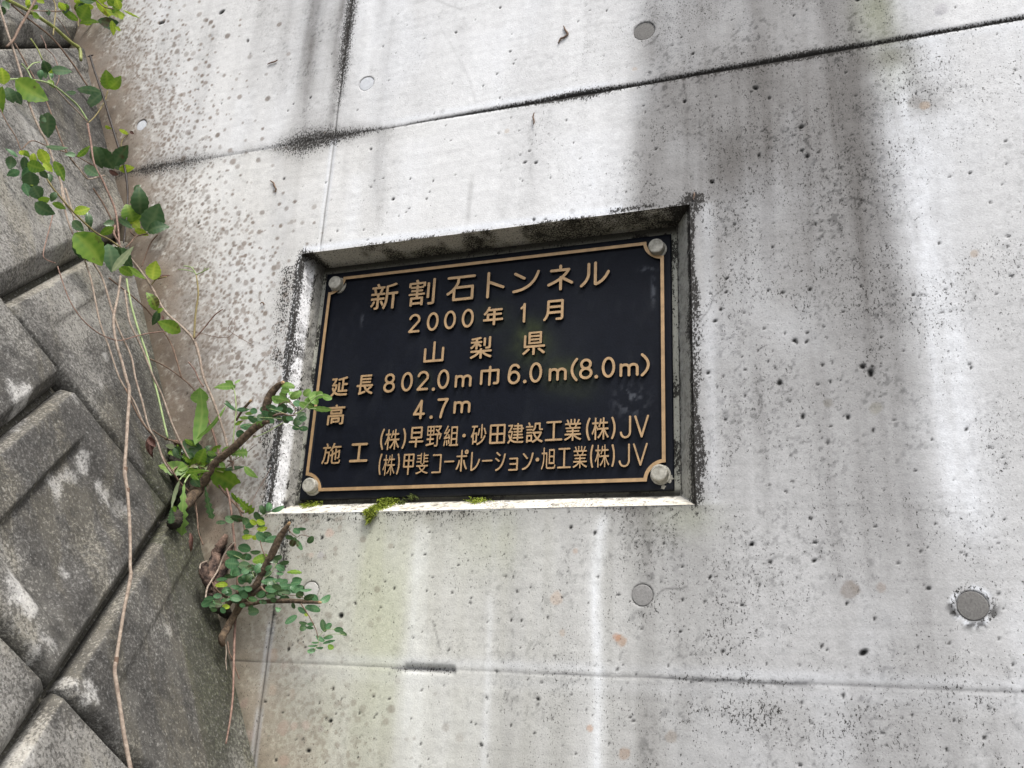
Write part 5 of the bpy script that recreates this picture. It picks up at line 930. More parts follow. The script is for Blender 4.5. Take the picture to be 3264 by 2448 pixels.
'(6':[[100,-1692,43,-1630,-100,-1278,-247,-756,-310,-344,-323,179,-287,536,-253,729,-171,1058,-100,1278,66,1663,100,1692,158,1712,244,1698,308,1636,327,1553,126,1003,42,674,-9,344,-27,-14,-9,-344,42,-674,126,-1003,322,-1526,326,-1581,301,-1647,244,-1698,158,-1712]],
'株6':[[-789,-1649,-824,-1586,-824,-200,-838,-120,-1018,-680,-1104,-866,-1137,-883,-1170,-866,-1259,-653,-1129,-360,-1019,-40,-918,333,-852,653,-857,680,-870,683,-1137,683,-1191,705,-1205,760,-1205,893,-1191,946,-1137,969,-833,973,-816,1610,-789,1649,-763,1657,-656,1657,-619,1639,-596,1586,-596,1000,-586,973,-308,968,-281,958,-259,920,-259,733,-281,695,-334,683,-575,683,-596,653,-590,573,-289,-40,-281,-80,-271,67,-254,98,-227,109,334,109,349,120,351,680,334,704,67,704,48,680,-66,307,-120,214,-147,204,-174,215,-281,300,-297,333,-142,840,-34,1453,9,1479,40,1476,147,1445,174,1406,120,994,334,987,351,1026,360,1613,388,1650,415,1657,549,1648,579,1586,581,1000,602,987,682,987,1030,987,1061,973,1097,920,1095,760,1086,733,1057,713,602,704,579,680,579,147,582,120,602,109,1137,109,1164,99,1184,67,1191,-120,1164,-163,1137,-173,709,-173,812,-466,935,-733,1090,-1000,1234,-1186,1246,-1239,1236,-1266,1137,-1403,1111,-1412,1057,-1398,930,-1213,802,-973,602,-484,580,-546,579,-1586,558,-1639,522,-1657,415,-1657,376,-1639,351,-1586,351,-546,334,-485,243,-706,107,-973,-67,-1245,-227,-1435,-254,-1446,-308,-1433,-403,-1293,-405,-1239,-227,-1035,-57,-786,111,-466,217,-200,206,-173,-227,-171,-268,-147,-281,-114,-360,-253,-388,-264,-415,-254,-459,-200,-575,107,-596,40,-596,-1586,-619,-1639,-656,-1657]],
')6':[[-239,-1645,-299,-1589,-318,-1535,-317,-1482,-171,-1108,-47,-654,5,-307,16,147,-18,494,-83,814,-180,1135,-320,1508,-299,1589,-244,1642,-183,1661,-98,1644,-41,1589,40,1402,213,868,301,360,316,174,316,-174,281,-521,248,-708,161,-1055,50,-1375,-41,-1589,-70,-1624,-155,-1661]],
'早6':[[-54,-1642,-108,-1606,-148,-1527,-150,-889,-161,-874,-1101,-870,-1155,-851,-1200,-810,-1225,-757,-1228,-704,-1211,-650,-1182,-612,-1101,-573,-161,-571,-150,-544,-150,-252,-161,-241,-833,-240,-913,-208,-959,-146,-970,-93,-968,1527,-928,1606,-886,1637,-833,1652,54,1652,833,1652,886,1637,928,1606,961,1553,970,1500,970,-93,959,-146,913,-208,833,-240,161,-241,150,-252,150,-544,161,-571,1101,-573,1155,-592,1193,-624,1223,-677,1229,-730,1216,-783,1182,-830,1101,-870,161,-874,150,-889,141,-1553,107,-1607,54,-1642,0,-1652],[-667,66,667,66,669,544,645,556,-645,556,-669,544,-670,518],[-667,863,667,863,669,1341,645,1352,-645,1352,-669,1341,-670,1314]],
'野6':[[161,-1644,99,-1402,113,-1375,161,-1358,456,-1358,484,-1322,486,120,456,134,80,141,46,200,46,360,69,414,107,430,697,430,736,441,490,707,214,945,199,974,295,1117,348,1137,589,950,616,957,750,1145,871,1348,831,1365,134,1365,107,1377,81,1428,81,1589,107,1632,134,1645,536,1646,1072,1653,1125,1630,1206,1553,1224,1508,1125,1310,1003,1108,765,788,967,547,988,494,965,436,1125,439,1233,402,1260,387,1272,360,1107,-334,1055,-494,1029,-521,911,-489,877,-467,864,-441,1003,120,965,134,750,134,713,120,712,-1322,705,-1428,671,-1535,616,-1596,509,-1640,295,-1660,214,-1660],[-1206,-1511,-1233,-1498,-1257,-1455,-1275,-1268,-1259,-1233,-1206,-1207,-697,-1108,-697,-600,-723,-581,-1125,-581,-1179,-551,-1189,-521,-1189,-360,-1180,-334,-1152,-312,-1125,-301,-723,-301,-697,-280,-697,94,-723,104,-1125,104,-1167,120,-1182,147,-1178,1615,-1161,1642,-1125,1653,-27,1653,0,1641,12,1615,14,147,0,118,-27,106,-456,104,-475,93,-478,-254,-478,-280,-456,-301,-27,-307,0,-323,14,-360,14,-521,0,-561,-54,-581,-456,-581,-478,-601,-478,-1055,-456,-1075,27,-984,63,-1001,78,-1028,79,-1215,64,-1241,27,-1258],[-992,387,-965,362,-697,363,-686,387,-686,734,-697,758,-723,759,-965,759,-991,740],[-489,387,-482,365,-456,362,-214,362,-188,372,-185,734,-188,748,-214,759,-482,756],[-992,1028,-965,1006,-697,1009,-686,1028,-686,1375,-697,1392,-723,1396,-965,1396,-991,1377],[-489,1028,-482,1012,-456,1006,-214,1006,-188,1019,-185,1375,-214,1396,-482,1389]],
'組6':[[-240,-1627,-273,-1566,-261,-1382,-213,-1354,-53,-1352,-41,-1329,-41,1356,-31,1408,27,1442,958,1442,1000,1435,1029,1408,1039,1329,1039,-1329,1065,-1354,1145,-1354,1207,-1382,1216,-1566,1205,-1619,1171,-1636],[-1091,-1603,-1198,-1542,-1209,-1514,-1139,-1145,-1096,-750,-1065,-702,-1012,-697,-932,-720,-893,-777,-942,-1198,-1003,-1540,-1038,-1602,-1065,-1612],[-666,-1517,-692,-1507,-715,-1461,-772,-777,-745,-711,-639,-681,-605,-698,-579,-750,-514,-1435,-522,-1461,-559,-1491],[176,-1329,186,-1351,213,-1354,799,-1353,819,-1329,817,-698,799,-685,186,-686,176,-698],[-346,-1283,-364,-1250,-477,-698,-462,-645,-426,-624,-346,-594,-305,-619,-226,-908,-169,-1198,-179,-1224,-216,-1250,-319,-1293],[-293,-569,-341,-540,-373,-406,-399,-380,-932,-495,-1091,-544,-1118,-534,-1150,-487,-1189,-329,-1182,-276,-1060,-145,-791,303,-799,326,-1118,260,-1145,270,-1208,487,-1101,645,-993,855,-692,1607,-666,1618,-639,1611,-532,1552,-498,1487,-692,993,-889,592,-878,581,-629,619,-453,1013,-426,1048,-399,1058,-373,1048,-268,961,-239,908,-532,303,-829,-197,-453,-134,-434,-118,-503,171,-493,197,-453,228,-373,258,-346,248,-307,197,-270,66,-153,-461,-186,-524],[176,-382,186,-404,213,-406,799,-406,819,-382,819,224,799,245,186,241,176,224],[176,540,213,527,799,527,816,540,819,1145,799,1163,186,1160,176,1145]],
'砂6':[[-172,-1618,-215,-1589,-290,-1431,-290,-1379,-251,-1339,119,-1183,463,-918,720,-565,900,-118,938,-96,991,-114,1097,-159,1117,-197,1111,-223,932,-696,663,-1090,278,-1415],[-938,-1472,-973,-1405,-973,-276,-991,-238,-1078,-407,-1123,-441,-1169,-407,-1241,-197,-1097,118,-986,433,-894,801,-831,1142,-859,1164,-1097,1164,-1150,1182,-1170,1221,-1170,1379,-1150,1423,-1097,1445,-515,1445,-251,1445,-198,1431,-174,1379,-174,1221,-198,1178,-225,1167,-595,1159,-768,381,-753,364,-727,362,-304,362,-251,322,-246,-1142,-255,-1169,-304,-1199,-753,-1208,-767,-1457,-806,-1480],[-757,-906,-727,-924,-489,-924,-460,-906,-460,66,-489,84,-727,84,-757,66],[410,-579,368,-512,368,1562,410,1622,542,1630,574,1615,594,1562,594,-512,568,-575],[-40,-153,-188,-66,-199,-13,-90,433,-15,958,9,1011,40,1023,172,990,210,932,127,381,65,92,4,-118,-13,-144],[1044,24,1017,66,909,486,746,958,780,1018,859,1056,920,1063,953,1037,1046,801,1188,354,1237,144,1229,94,1203,74,1097,23]],
'田6':[[-1137,-1502,-1219,-1445,-1248,-1348,-1248,1348,-1219,1445,-1162,1493,-1088,1507,1137,1502,1219,1445,1248,1348,1248,-1348,1219,-1445,1162,-1493,1088,-1507],[-946,-1202,-154,-1202,-151,-158,-948,-158],[154,-1202,946,-1202,948,-158,151,-158],[-948,158,-151,158,-154,1202,-946,1202],[151,158,948,158,946,1202,154,1202]],
'建6':[[-1133,-1534,-1252,-1403,-1252,-1352,-1068,-1125,-991,-999,-923,-847,-1052,-569,-1157,-215,-1149,-190,-1108,-154,-1031,-119,-980,-120,-955,-156,-885,-392,-827,-534,-802,-514,-741,-265,-684,114,-700,127,-980,123,-1082,57,-1108,65,-1133,99,-1179,215,-1176,265,-1081,367,-981,543,-749,1074,-777,1086,-1158,1094,-1200,1150,-1197,1302,-1184,1334,-1133,1360,-649,1360,-573,1389,-522,1367,-446,1304,-420,1251,-427,1226,-624,746,-782,417,-751,400,-522,393,-459,367,-427,316,-459,13,-514,-316,-578,-594,-648,-822,-625,-847,-446,-1009,-165,-1136,140,-1193,420,-1207,1184,-1205,1224,-1226,1249,-1277,1189,-1454,1133,-1484,420,-1484,64,-1466,-267,-1395,-496,-1288,-559,-1251,-751,-1083,-891,-1327,-985,-1454,-1057,-1529,-1108,-1541],[242,-1128,205,-1100,198,-1074,191,-806,-395,-799,-446,-774,-463,-720,-456,-594,-395,-550,196,-543,191,-336,-267,-333,-324,-316,-350,-265,-350,-164,-318,-104,-267,-93,196,-88,191,117,-293,125,-328,190,-328,291,-316,341,-267,370,191,377,196,569,165,583,-420,583,-471,614,-482,645,-480,771,-446,822,191,837,191,1030,-242,1032,-302,1074,-309,1201,-293,1257,-242,1283,-64,1283,191,1291,205,1529,267,1568,395,1560,435,1504,446,1287,980,1283,1031,1252,1042,1201,1042,847,1057,830,1184,822,1217,796,1225,771,1226,645,1209,609,1158,583,1057,583,1042,569,1042,190,1006,125,446,117,436,88,446,-93,1031,-93,1082,-123,1104,-164,1096,-291,1031,-333,446,-333,439,-543,1133,-549,1184,-578,1206,-619,1196,-771,1133,-799,446,-803,427,-1100,369,-1135],[436,392,446,373,471,370,802,373,812,569,777,583,446,580],[436,847,471,830,802,833,812,847,811,1024,446,1032]],
'設6':[[-219,-1578,-271,-1551,-374,-1379,-967,-1384,-984,-1397,-992,-1500,-1018,-1538,-1044,-1546,-1173,-1541,-1205,-1525,-1222,-1474,-1222,-397,-1199,-357,-1147,-347,-374,-347,-331,-372,-322,-1295,-193,-1255,-13,-1171,266,-987,51,-679,-59,-474,-136,-295,-133,-218,-245,-197,-280,-141,-280,13,-250,64,-219,76,1018,82,1147,18,1158,-38,1088,-269,966,-551,812,-807,672,-987,812,-1087,967,-1174,1302,-1306,1324,-1346,1209,-1551,1147,-1570,967,-1507,786,-1417,606,-1300,477,-1195,451,-1199,142,-1416,-39,-1508],[-981,-1115,-566,-1115,-561,-628,-580,-607,-606,-607,-967,-607,-986,-628],[452,-782,477,-787,678,-526,776,-346,829,-218,812,-206,477,-206,116,-206,101,-218,155,-346,254,-526],[-1147,-142,-1199,-130,-1222,-90,-1222,38,-1215,64,-1173,97,-374,100,-327,64,-319,13,-321,-90,-329,-115,-370,-141],[-193,134,-240,167,-348,319,-400,303,-1173,310,-1216,346,-1222,372,-1214,526,-1147,553,-374,551,-348,543,-323,500,-322,371,-168,514,-59,705,-14,884,-2,1372,13,1427,64,1455,863,1455,916,1423,933,551,967,539,1224,538,1271,474,1281,346,1254,295,1173,274,941,272,812,294,760,329,722,372,684,500,667,1166,271,1171,249,1166,226,808,156,551,24,320,-135,167],[-1302,752,-1341,808,-1342,936,-1327,969,-1276,1001,-760,1011,-245,993,-203,936,-203,808,-219,773,-271,744],[-812,1027,-1016,1448,-987,1500,-889,1563,-838,1569,-802,1551,-688,1346,-600,1141,-631,1091,-735,1022,-760,1014]],
'工6':[[-1217,-1480,-1295,-1426,-1325,-1330,-1289,-1238,-1217,-1191,-181,-1185,-157,-1184,-150,-1162,-157,1184,-1072,1190,-1144,1234,-1174,1282,-1183,1354,-1154,1426,-1096,1472,-1024,1485,1048,1485,1096,1472,1154,1426,1183,1354,1174,1282,1144,1234,1072,1190,157,1184,150,-1162,157,-1184,181,-1185,1217,-1191,1286,-1234,1315,-1282,1324,-1354,1295,-1426,1241,-1470,1169,-1485]],
'業6':[[-94,-1636,-127,-1575,-127,-966,-147,-940,-308,-1099,-575,-1302,-842,-1459,-1083,-1565,-1110,-1572,-1156,-1549,-1259,-1390,-1268,-1364,-1244,-1322,-1003,-1224,-762,-1104,-522,-949,-353,-808,-1163,-801,-1201,-781,-1215,-728,-1215,-596,-1190,-552,-1137,-537,-147,-537,-127,-516,-128,-331,-147,-314,-896,-314,-948,-278,-957,-146,-923,-79,-147,-71,-127,-40,-127,119,-147,149,-1030,149,-1077,172,-1094,225,-1094,331,-1075,384,-1056,398,-522,406,-509,437,-609,728,-629,749,-1154,755,-1190,775,-1206,808,-1206,940,-1194,993,-1163,1010,-779,1019,-853,1231,-973,1496,-949,1536,-816,1593,-747,1549,-575,1183,-551,1072,-575,1029,-602,1018,-381,1019,-378,1602,-361,1636,-334,1646,-201,1646,-174,1636,-154,1602,-145,1019,120,1013,141,1046,141,1125,141,1575,174,1636,201,1646,334,1638,376,1575,376,1046,388,1013,593,1019,591,1099,789,1580,842,1584,996,1522,1000,1443,806,1019,1190,1003,1211,966,1203,781,1137,749,655,745,511,410,1083,397,1113,331,1113,225,1098,172,1056,149,120,149,116,119,120,-70,949,-80,979,-146,970,-278,945,-304,896,-314,147,-314,116,-331,116,-516,147,-537,1163,-537,1190,-547,1222,-596,1223,-728,1203,-781,1163,-801,346,-808,496,-940,735,-1097,1003,-1229,1225,-1311,1259,-1337,1268,-1364,1163,-1551,1110,-1584,1083,-1576,842,-1471,574,-1311,308,-1103,120,-908,112,-1602,94,-1636,67,-1646],[-261,410,254,406,376,728,361,747,281,749,-334,749,-361,728,-267,490]],
'J6':[[-136,-1648,-272,-1608,-408,-1535,-543,-1420,-643,-1295,-728,-1135,-773,-1001,-806,-814,-803,-761,-761,-686,-707,-653,-625,-648,-560,-681,-520,-734,-483,-921,-404,-1108,-324,-1215,-245,-1282,-163,-1327,-54,-1356,109,-1346,190,-1314,299,-1237,421,-1081,468,-975,500,-841,510,574,518,1562,543,1607,586,1642,679,1661,761,1623,808,1535,809,-734,796,-894,758,-1055,690,-1215,598,-1357,478,-1482,363,-1562,163,-1641,27,-1661]],
'V6':[[-53,-1630,-106,-1596,-141,-1542,-1047,1436,-1054,1515,-1010,1598,-930,1638,-877,1637,-824,1615,-766,1542,0,-974,12,-936,766,1542,824,1615,877,1637,930,1638,1014,1594,1047,1542,1056,1489,141,-1542,106,-1596,53,-1630,0,-1640]],
'施6':[[-937,-1684,-1019,-1680,-1059,-1656,-1110,-1464,-1099,-1437,-1047,-1404,-744,-1409,-716,-1395,-690,-1355,-657,-1245,-629,-999,-591,41,-606,53,-964,53,-994,41,-1040,-452,-1130,-944,-1260,-1355,-1421,-1656,-1460,-1683,-1487,-1670,-1653,-1519,-1664,-1492,-1455,-1054,-1331,-506,-1267,151,-1248,780,-1267,812,-1515,812,-1598,821,-1632,862,-1631,1054,-1598,1094,-927,1108,-993,1327,-1094,1574,-1074,1629,-909,1680,-854,1671,-827,1628,-661,1218,-654,1190,-689,1136,-761,1108,-248,1102,-207,1081,-194,1054,-193,862,-206,835,-248,812,-961,807,-968,342,-358,339,-331,327,-307,287,-353,-1054,-399,-1409,-452,-1546,-494,-1601,-551,-1642,-689,-1679],[468,-1685,303,-1672,165,-1614,138,-1596,75,-1492,40,-1245,37,-397,28,-388,-138,-464,-165,-453,-254,-260,-218,-205,40,-68,46,479,28,497,-83,344,-110,332,-165,361,-296,479,-309,534,-160,753,-16,1026,111,1355,187,1628,217,1683,248,1697,430,1656,468,1632,482,1601,372,1190,1570,1187,1627,1163,1638,1136,1638,944,1625,915,1598,904,248,895,34,506,55,485,110,508,248,508,300,479,313,424,313,96,331,64,622,205,628,725,655,780,689,794,854,788,890,725,890,616,890,369,909,343,1240,502,1322,556,1460,513,1492,479,1494,-287,1487,-534,1462,-725,1405,-815,1295,-869,1074,-890,1024,-862,1011,-835,979,-698,990,-670,1047,-647,1184,-644,1212,-622,1223,-588,1236,-96,1230,178,1212,182,915,41,890,14,890,-999,881,-1046,854,-1073,826,-1084,689,-1084,641,-1054,629,-1026,625,-123,606,-110,331,-241,313,-260,313,-287,313,-1245,327,-1355,344,-1382,386,-1405,523,-1420,1212,-1420,1295,-1409,1341,-1382,1377,-1327,1401,-1218,1411,-1081,1432,-1033,1460,-1020,1659,-1108,1670,-1136,1637,-1382,1553,-1574,1432,-1659,1240,-1689]],
'工5':[[-1468,-1519,-1524,-1490,-1571,-1441,-1596,-1392,-1606,-1318,-1567,-1211,-1518,-1163,-1468,-1139,-1394,-1129,-210,-1129,-200,-1096,-201,1121,-1296,1138,-1385,1195,-1428,1269,-1433,1367,-1383,1466,-1320,1511,-1246,1529,1222,1529,1320,1511,1394,1452,1433,1367,1428,1269,1385,1195,1296,1138,201,1121,201,-1121,1444,-1132,1542,-1183,1597,-1269,1602,-1367,1551,-1466,1478,-1515,1394,-1529,-1394,-1529]],
'(7':[[39,-1675,-7,-1620,-59,-1430,-169,-885,-226,-368,-235,177,-213,531,-169,885,-104,1239,-16,1593,9,1647,65,1688,117,1696,168,1682,220,1632,238,1566,117,1037,62,694,29,340,20,-150,41,-504,85,-858,147,-1184,238,-1566,220,-1632,168,-1682,91,-1695]],
'株7':[[-645,-1645,-670,-1627,-674,-1600,-674,-119,-687,-13,-699,-3,-803,-463,-932,-860,-940,-868,-977,-833,-1037,-648,-936,-383,-837,-40,-754,331,-695,674,-699,701,-967,704,-992,727,-993,912,-967,954,-699,955,-678,965,-674,1309,-670,1627,-645,1645,-537,1645,-517,1627,-514,1600,-512,965,-484,955,-269,955,-232,939,-232,727,-242,716,-269,704,-511,698,-508,569,-246,-93,-318,-251,-349,-242,-514,225,-514,-1600,-517,-1627,-537,-1645],[322,-1640,309,-1600,309,-436,296,-393,200,-674,66,-992,-77,-1256,-190,-1415,-215,-1443,-242,-1430,-334,-1256,-188,-1065,-27,-782,101,-489,205,-172,161,-156,-188,-156,-220,-119,-216,66,-188,91,296,93,309,119,309,701,296,723,54,725,29,701,-33,436,-107,220,-134,231,-239,331,-165,569,-105,833,-22,1441,0,1470,107,1442,133,1415,107,1188,81,992,107,972,296,977,309,1018,310,1627,322,1640,376,1646,430,1646,469,1627,472,992,511,972,887,970,903,912,903,754,887,732,511,725,484,723,470,701,470,119,484,92,940,91,982,66,982,-119,967,-156,618,-156,577,-172,661,-463,785,-780,902,-1018,1037,-1230,940,-1394,914,-1417,892,-1389,789,-1203,672,-939,484,-361,470,-410,469,-1627,430,-1646]],
')7':[[-169,-1628,-227,-1570,-238,-1491,-114,-989,-58,-646,-26,-303,-19,145,-40,488,-86,831,-240,1517,-221,1579,-169,1628,-117,1642,-45,1623,-13,1595,13,1543,103,1200,170,857,227,356,237,-171,214,-514,170,-857,103,-1200,13,-1543,-14,-1596,-65,-1633,-117,-1642]],
'甲7':[[-68,-1635,-115,-1582,-128,-1529,-128,-518,-149,-495,-799,-492,-854,-465,-900,-385,-901,1529,-871,1608,-799,1652,68,1655,772,1655,840,1635,889,1582,901,1529,901,-359,879,-439,799,-492,149,-495,128,-518,125,-1555,95,-1613,41,-1648,-14,-1654],[-645,-226,-609,-238,-149,-238,-131,-226,-130,439,-149,452,-609,452,-645,439],[131,-226,149,-238,609,-238,645,-226,645,439,609,452,149,452,130,439],[-645,731,-636,712,-609,708,-149,708,-128,731,-128,1369,-140,1396,-640,1396],[128,731,149,708,636,712,640,1396,140,1396,128,1369]],
'斐7':[[-904,-1651,-937,-1611,-993,-1451,-985,-1415,-553,-1296,-337,-1204,-162,-1105,-163,-1079,-393,-812,-580,-496,-931,-487,-953,-466,-953,-280,-933,-253,-67,-249,-52,-226,-125,-13,13,50,148,-248,904,-250,958,-258,973,-280,973,-466,931,-488,598,-493,418,-812,199,-1079,208,-1105,352,-1185,553,-1274,973,-1398,991,-1425,904,-1625,661,-1566,445,-1485,229,-1376,13,-1240,-202,-1381,-418,-1489,-661,-1581],[-14,-945,13,-969,40,-953,148,-847,310,-635,380,-493,13,-488,-392,-493,-310,-626,-205,-759],[-283,-67,-313,-40,-314,146,-332,173,-931,175,-961,200,-963,360,-931,398,-337,398,-317,413,-314,652,-337,678,-850,679,-875,706,-874,865,-850,890,-333,892,-314,919,-315,1132,-337,1150,-391,1150,-931,1151,-943,1185,-943,1345,-931,1357,-337,1363,-320,1371,-314,1398,-310,1617,-283,1643,-202,1643,-175,1642,-153,1611,-153,-40,-175,-65],[175,-77,165,-40,166,1638,229,1658,310,1656,329,1638,337,1367,931,1361,948,1345,949,1185,931,1150,364,1150,331,1132,330,1052,337,890,850,887,890,865,890,839,890,706,864,679,337,668,337,406,958,398,991,360,989,200,958,179,337,175,325,-67,310,-80]],
'コ7':[[-692,-1457,-754,-1407,-775,-1336,-766,-1288,-740,-1249,-668,-1210,501,-1209,518,-1194,518,1194,501,1209,-620,1215,-668,1242,-701,1288,-711,1336,-702,1383,-644,1449,-525,1465,644,1465,716,1445,767,1383,775,-1336,767,-1383,740,-1425,668,-1463]],
'ー7':[[-721,-128,-810,-88,-845,-10,-826,68,-752,123,721,128,810,88,845,10,826,-68,752,-123]],
'ポ7':[[-190,-1661,-244,-1616,-267,-1543,-271,550,-896,553,-974,604,-999,684,-965,765,-896,804,-271,813,-264,1570,-238,1624,-190,1661,-136,1671,-71,1651,-23,1597,-11,1543,-11,819,0,807,652,805,721,765,755,684,731,604,652,553,-1,550,-11,523,-11,-1543,-23,-1597,-71,-1651,-136,-1671],[-896,-1360,-950,-1335,-980,-1302,-998,-1248,-992,-1194,-844,-926,-741,-658,-662,-335,-609,40,-574,94,-543,115,-462,125,-407,99,-380,69,-360,-13,-412,-389,-498,-738,-611,-1033,-760,-1299,-814,-1349],[679,-1361,597,-1315,456,-1087,327,-792,216,-443,117,13,135,67,163,99,217,125,271,125,330,94,365,40,460,-362,560,-684,674,-953,818,-1194,818,-1275,787,-1325,733,-1357],[570,978,489,1003,389,1087,330,1194,310,1355,331,1463,407,1587,516,1663,624,1687,679,1678,760,1654,863,1570,923,1463,944,1302,924,1194,842,1063,733,990,624,968],[592,1248,624,1228,652,1238,678,1275,689,1329,659,1409,624,1426,578,1382,565,1329]],
'レ7':[[-573,-1425,-695,-1364,-732,-1280,-724,1399,-670,1464,-597,1483,-516,1447,-478,1375,-476,-1112,-475,-1137,-451,-1127,-225,-993,-37,-819,73,-682,218,-443,297,-275,370,-84,487,323,524,371,573,395,635,395,684,371,721,323,731,251,669,12,544,-347,457,-538,280,-832,158,-985,-61,-1189,-207,-1289,-500,-1421]],
'シ7':[[-639,-1422,-687,-1395,-727,-1326,-722,-1257,-694,-1211,-663,-1187,-407,-1084,-267,-992,-69,-796,115,-519,273,-173,407,258,467,519,560,1073,616,1148,663,1166,711,1165,779,1125,812,1049,714,450,583,-58,435,-450,344,-634,233,-819,128,-960,4,-1096,-128,-1209,-267,-1301,-407,-1369,-570,-1424],[-267,-66,-756,310,-798,358,-811,427,-784,496,-732,534,-662,542,-608,519,-115,127,-94,81,-92,35,-125,-35,-198,-74],[-151,789,-200,819,-657,1234,-675,1303,-639,1388,-570,1426,-500,1419,-3,980,19,911,-12,828,-81,785]],
'ョ7':[[-631,-973,-707,-923,-732,-843,-700,-762,-631,-722,475,-714,469,-95,-469,-94,-534,-70,-580,-8,-585,56,-566,104,-534,138,-485,159,476,169,475,714,-16,719,-550,719,-598,731,-652,778,-671,859,-647,923,-582,969,614,975,679,951,717,907,732,843,725,-891,679,-951,614,-975]],
'ン7':[[-757,-1332,-801,-1310,-846,-1245,-848,-1180,-810,-1115,-757,-1086,-494,-1011,-274,-889,-68,-704,111,-466,270,-162,405,206,512,617,605,1137,669,1204,757,1211,829,1159,850,1072,806,790,713,357,572,-97,428,-424,331,-596,121,-877,-121,-1094,-252,-1178,-406,-1252,-560,-1303,-713,-1336],[-165,269,-222,314,-781,985,-793,1050,-757,1128,-691,1165,-619,1159,-562,1115,-1,444,9,357,-29,292,-99,260]],
'旭7':[[-955,-1624,-1074,-1471,-1075,-1444,-915,-1047,-814,-570,-772,-93,-762,623,-767,652,-794,661,-1009,661,-1025,676,-1029,888,-1009,909,-767,916,-762,1603,-760,1630,-740,1648,-632,1649,-595,1630,-595,941,-581,914,-202,911,-173,888,-162,-1179,-121,-1253,-67,-1283,363,-1295,713,-1295,821,-1270,879,-1179,903,-1073,917,-888,928,-875,1073,-967,1080,-994,1054,-1232,996,-1418,874,-1524,713,-1549,40,-1548,-142,-1524,-256,-1452,-319,-1312,-340,-1073,-341,623,-345,649,-363,660,-579,658,-595,623,-607,-172,-657,-702,-760,-1179,-917,-1577],[94,-818,69,-782,73,1365,94,1384,121,1384,901,1384,928,1366,932,-782,901,-818],[239,-543,283,-561,713,-561,754,-543,753,146,713,159,283,159,241,146],[236,437,256,418,283,417,713,417,740,419,756,437,758,1100,740,1126,256,1126,236,1100]],
'工7':[[-925,-1489,-992,-1435,-1011,-1363,-985,-1291,-925,-1247,-146,-1240,-128,-1218,-128,1218,-146,1240,-803,1243,-855,1266,-893,1315,-904,1387,-886,1435,-831,1484,-779,1496,779,1496,828,1486,876,1448,904,1387,893,1315,855,1266,803,1243,146,1240,128,1218,128,-1218,146,-1240,925,-1247,974,-1278,999,-1315,1010,-1387,992,-1435,949,-1477,876,-1496]],
'業7':[[-80,-1624,-90,-1612,-90,-931,-106,-897,-267,-1088,-478,-1282,-717,-1452,-924,-1560,-959,-1534,-1047,-1350,-824,-1242,-614,-1114,-425,-966,-261,-800,-292,-785,-983,-784,-994,-747,-994,-590,-983,-569,-956,-557,-133,-557,-106,-555,-90,-511,-90,-328,-106,-298,-744,-296,-780,-275,-780,-118,-744,-90,-106,-88,-90,-66,-91,144,-106,166,-133,168,-877,173,-894,223,-894,354,-877,387,-425,388,-400,406,-495,721,-481,747,-505,769,-956,770,-987,800,-987,957,-956,997,-664,997,-629,1009,-696,1245,-797,1508,-664,1585,-638,1551,-552,1350,-467,1088,-478,1060,-557,1009,-505,997,-345,997,-305,1009,-300,1586,-298,1612,-266,1631,-159,1630,-140,1612,-135,1009,-80,997,106,997,131,1009,133,1586,138,1612,159,1630,266,1631,294,1612,298,1036,301,1009,319,998,505,997,548,1009,507,1036,494,1062,664,1570,691,1572,830,1508,645,1009,664,998,983,992,992,800,956,770,531,762,398,406,425,388,877,388,910,354,910,197,877,168,106,168,81,144,81,-66,106,-90,770,-90,799,-118,795,-275,770,-296,89,-302,82,-537,106,-557,987,-564,1001,-590,1001,-747,983,-784,292,-785,252,-800,403,-957,611,-1121,824,-1247,1047,-1350,946,-1560,930,-1574,903,-1561,717,-1464,478,-1292,266,-1091,106,-891,84,-905,81,-931,76,-1612,53,-1631],[-241,406,-213,388,213,389,254,485,334,747,319,768,239,770,-319,761,-230,459,-225,433]],
'J7':[[-138,-1672,-275,-1628,-413,-1550,-528,-1449,-633,-1315,-716,-1152,-760,-1016,-791,-826,-782,-772,-744,-719,-688,-693,-633,-694,-578,-723,-544,-772,-482,-1043,-416,-1178,-275,-1331,-168,-1395,-55,-1424,28,-1428,110,-1414,220,-1368,303,-1310,377,-1232,447,-1124,493,-1016,527,-880,538,-745,538,555,540,1584,578,1652,661,1687,744,1660,791,1584,794,-745,777,-934,737,-1097,665,-1259,578,-1391,468,-1507,358,-1584,165,-1665,28,-1686]],
'V7':[[-40,-1625,-93,-1591,-124,-1534,-1045,1508,-1015,1586,-946,1628,-866,1620,-803,1560,-13,-1021,13,-1021,17,-1010,803,1560,866,1620,946,1628,999,1602,1026,1571,1044,1482,124,-1534,97,-1586,67,-1613,13,-1631]]}
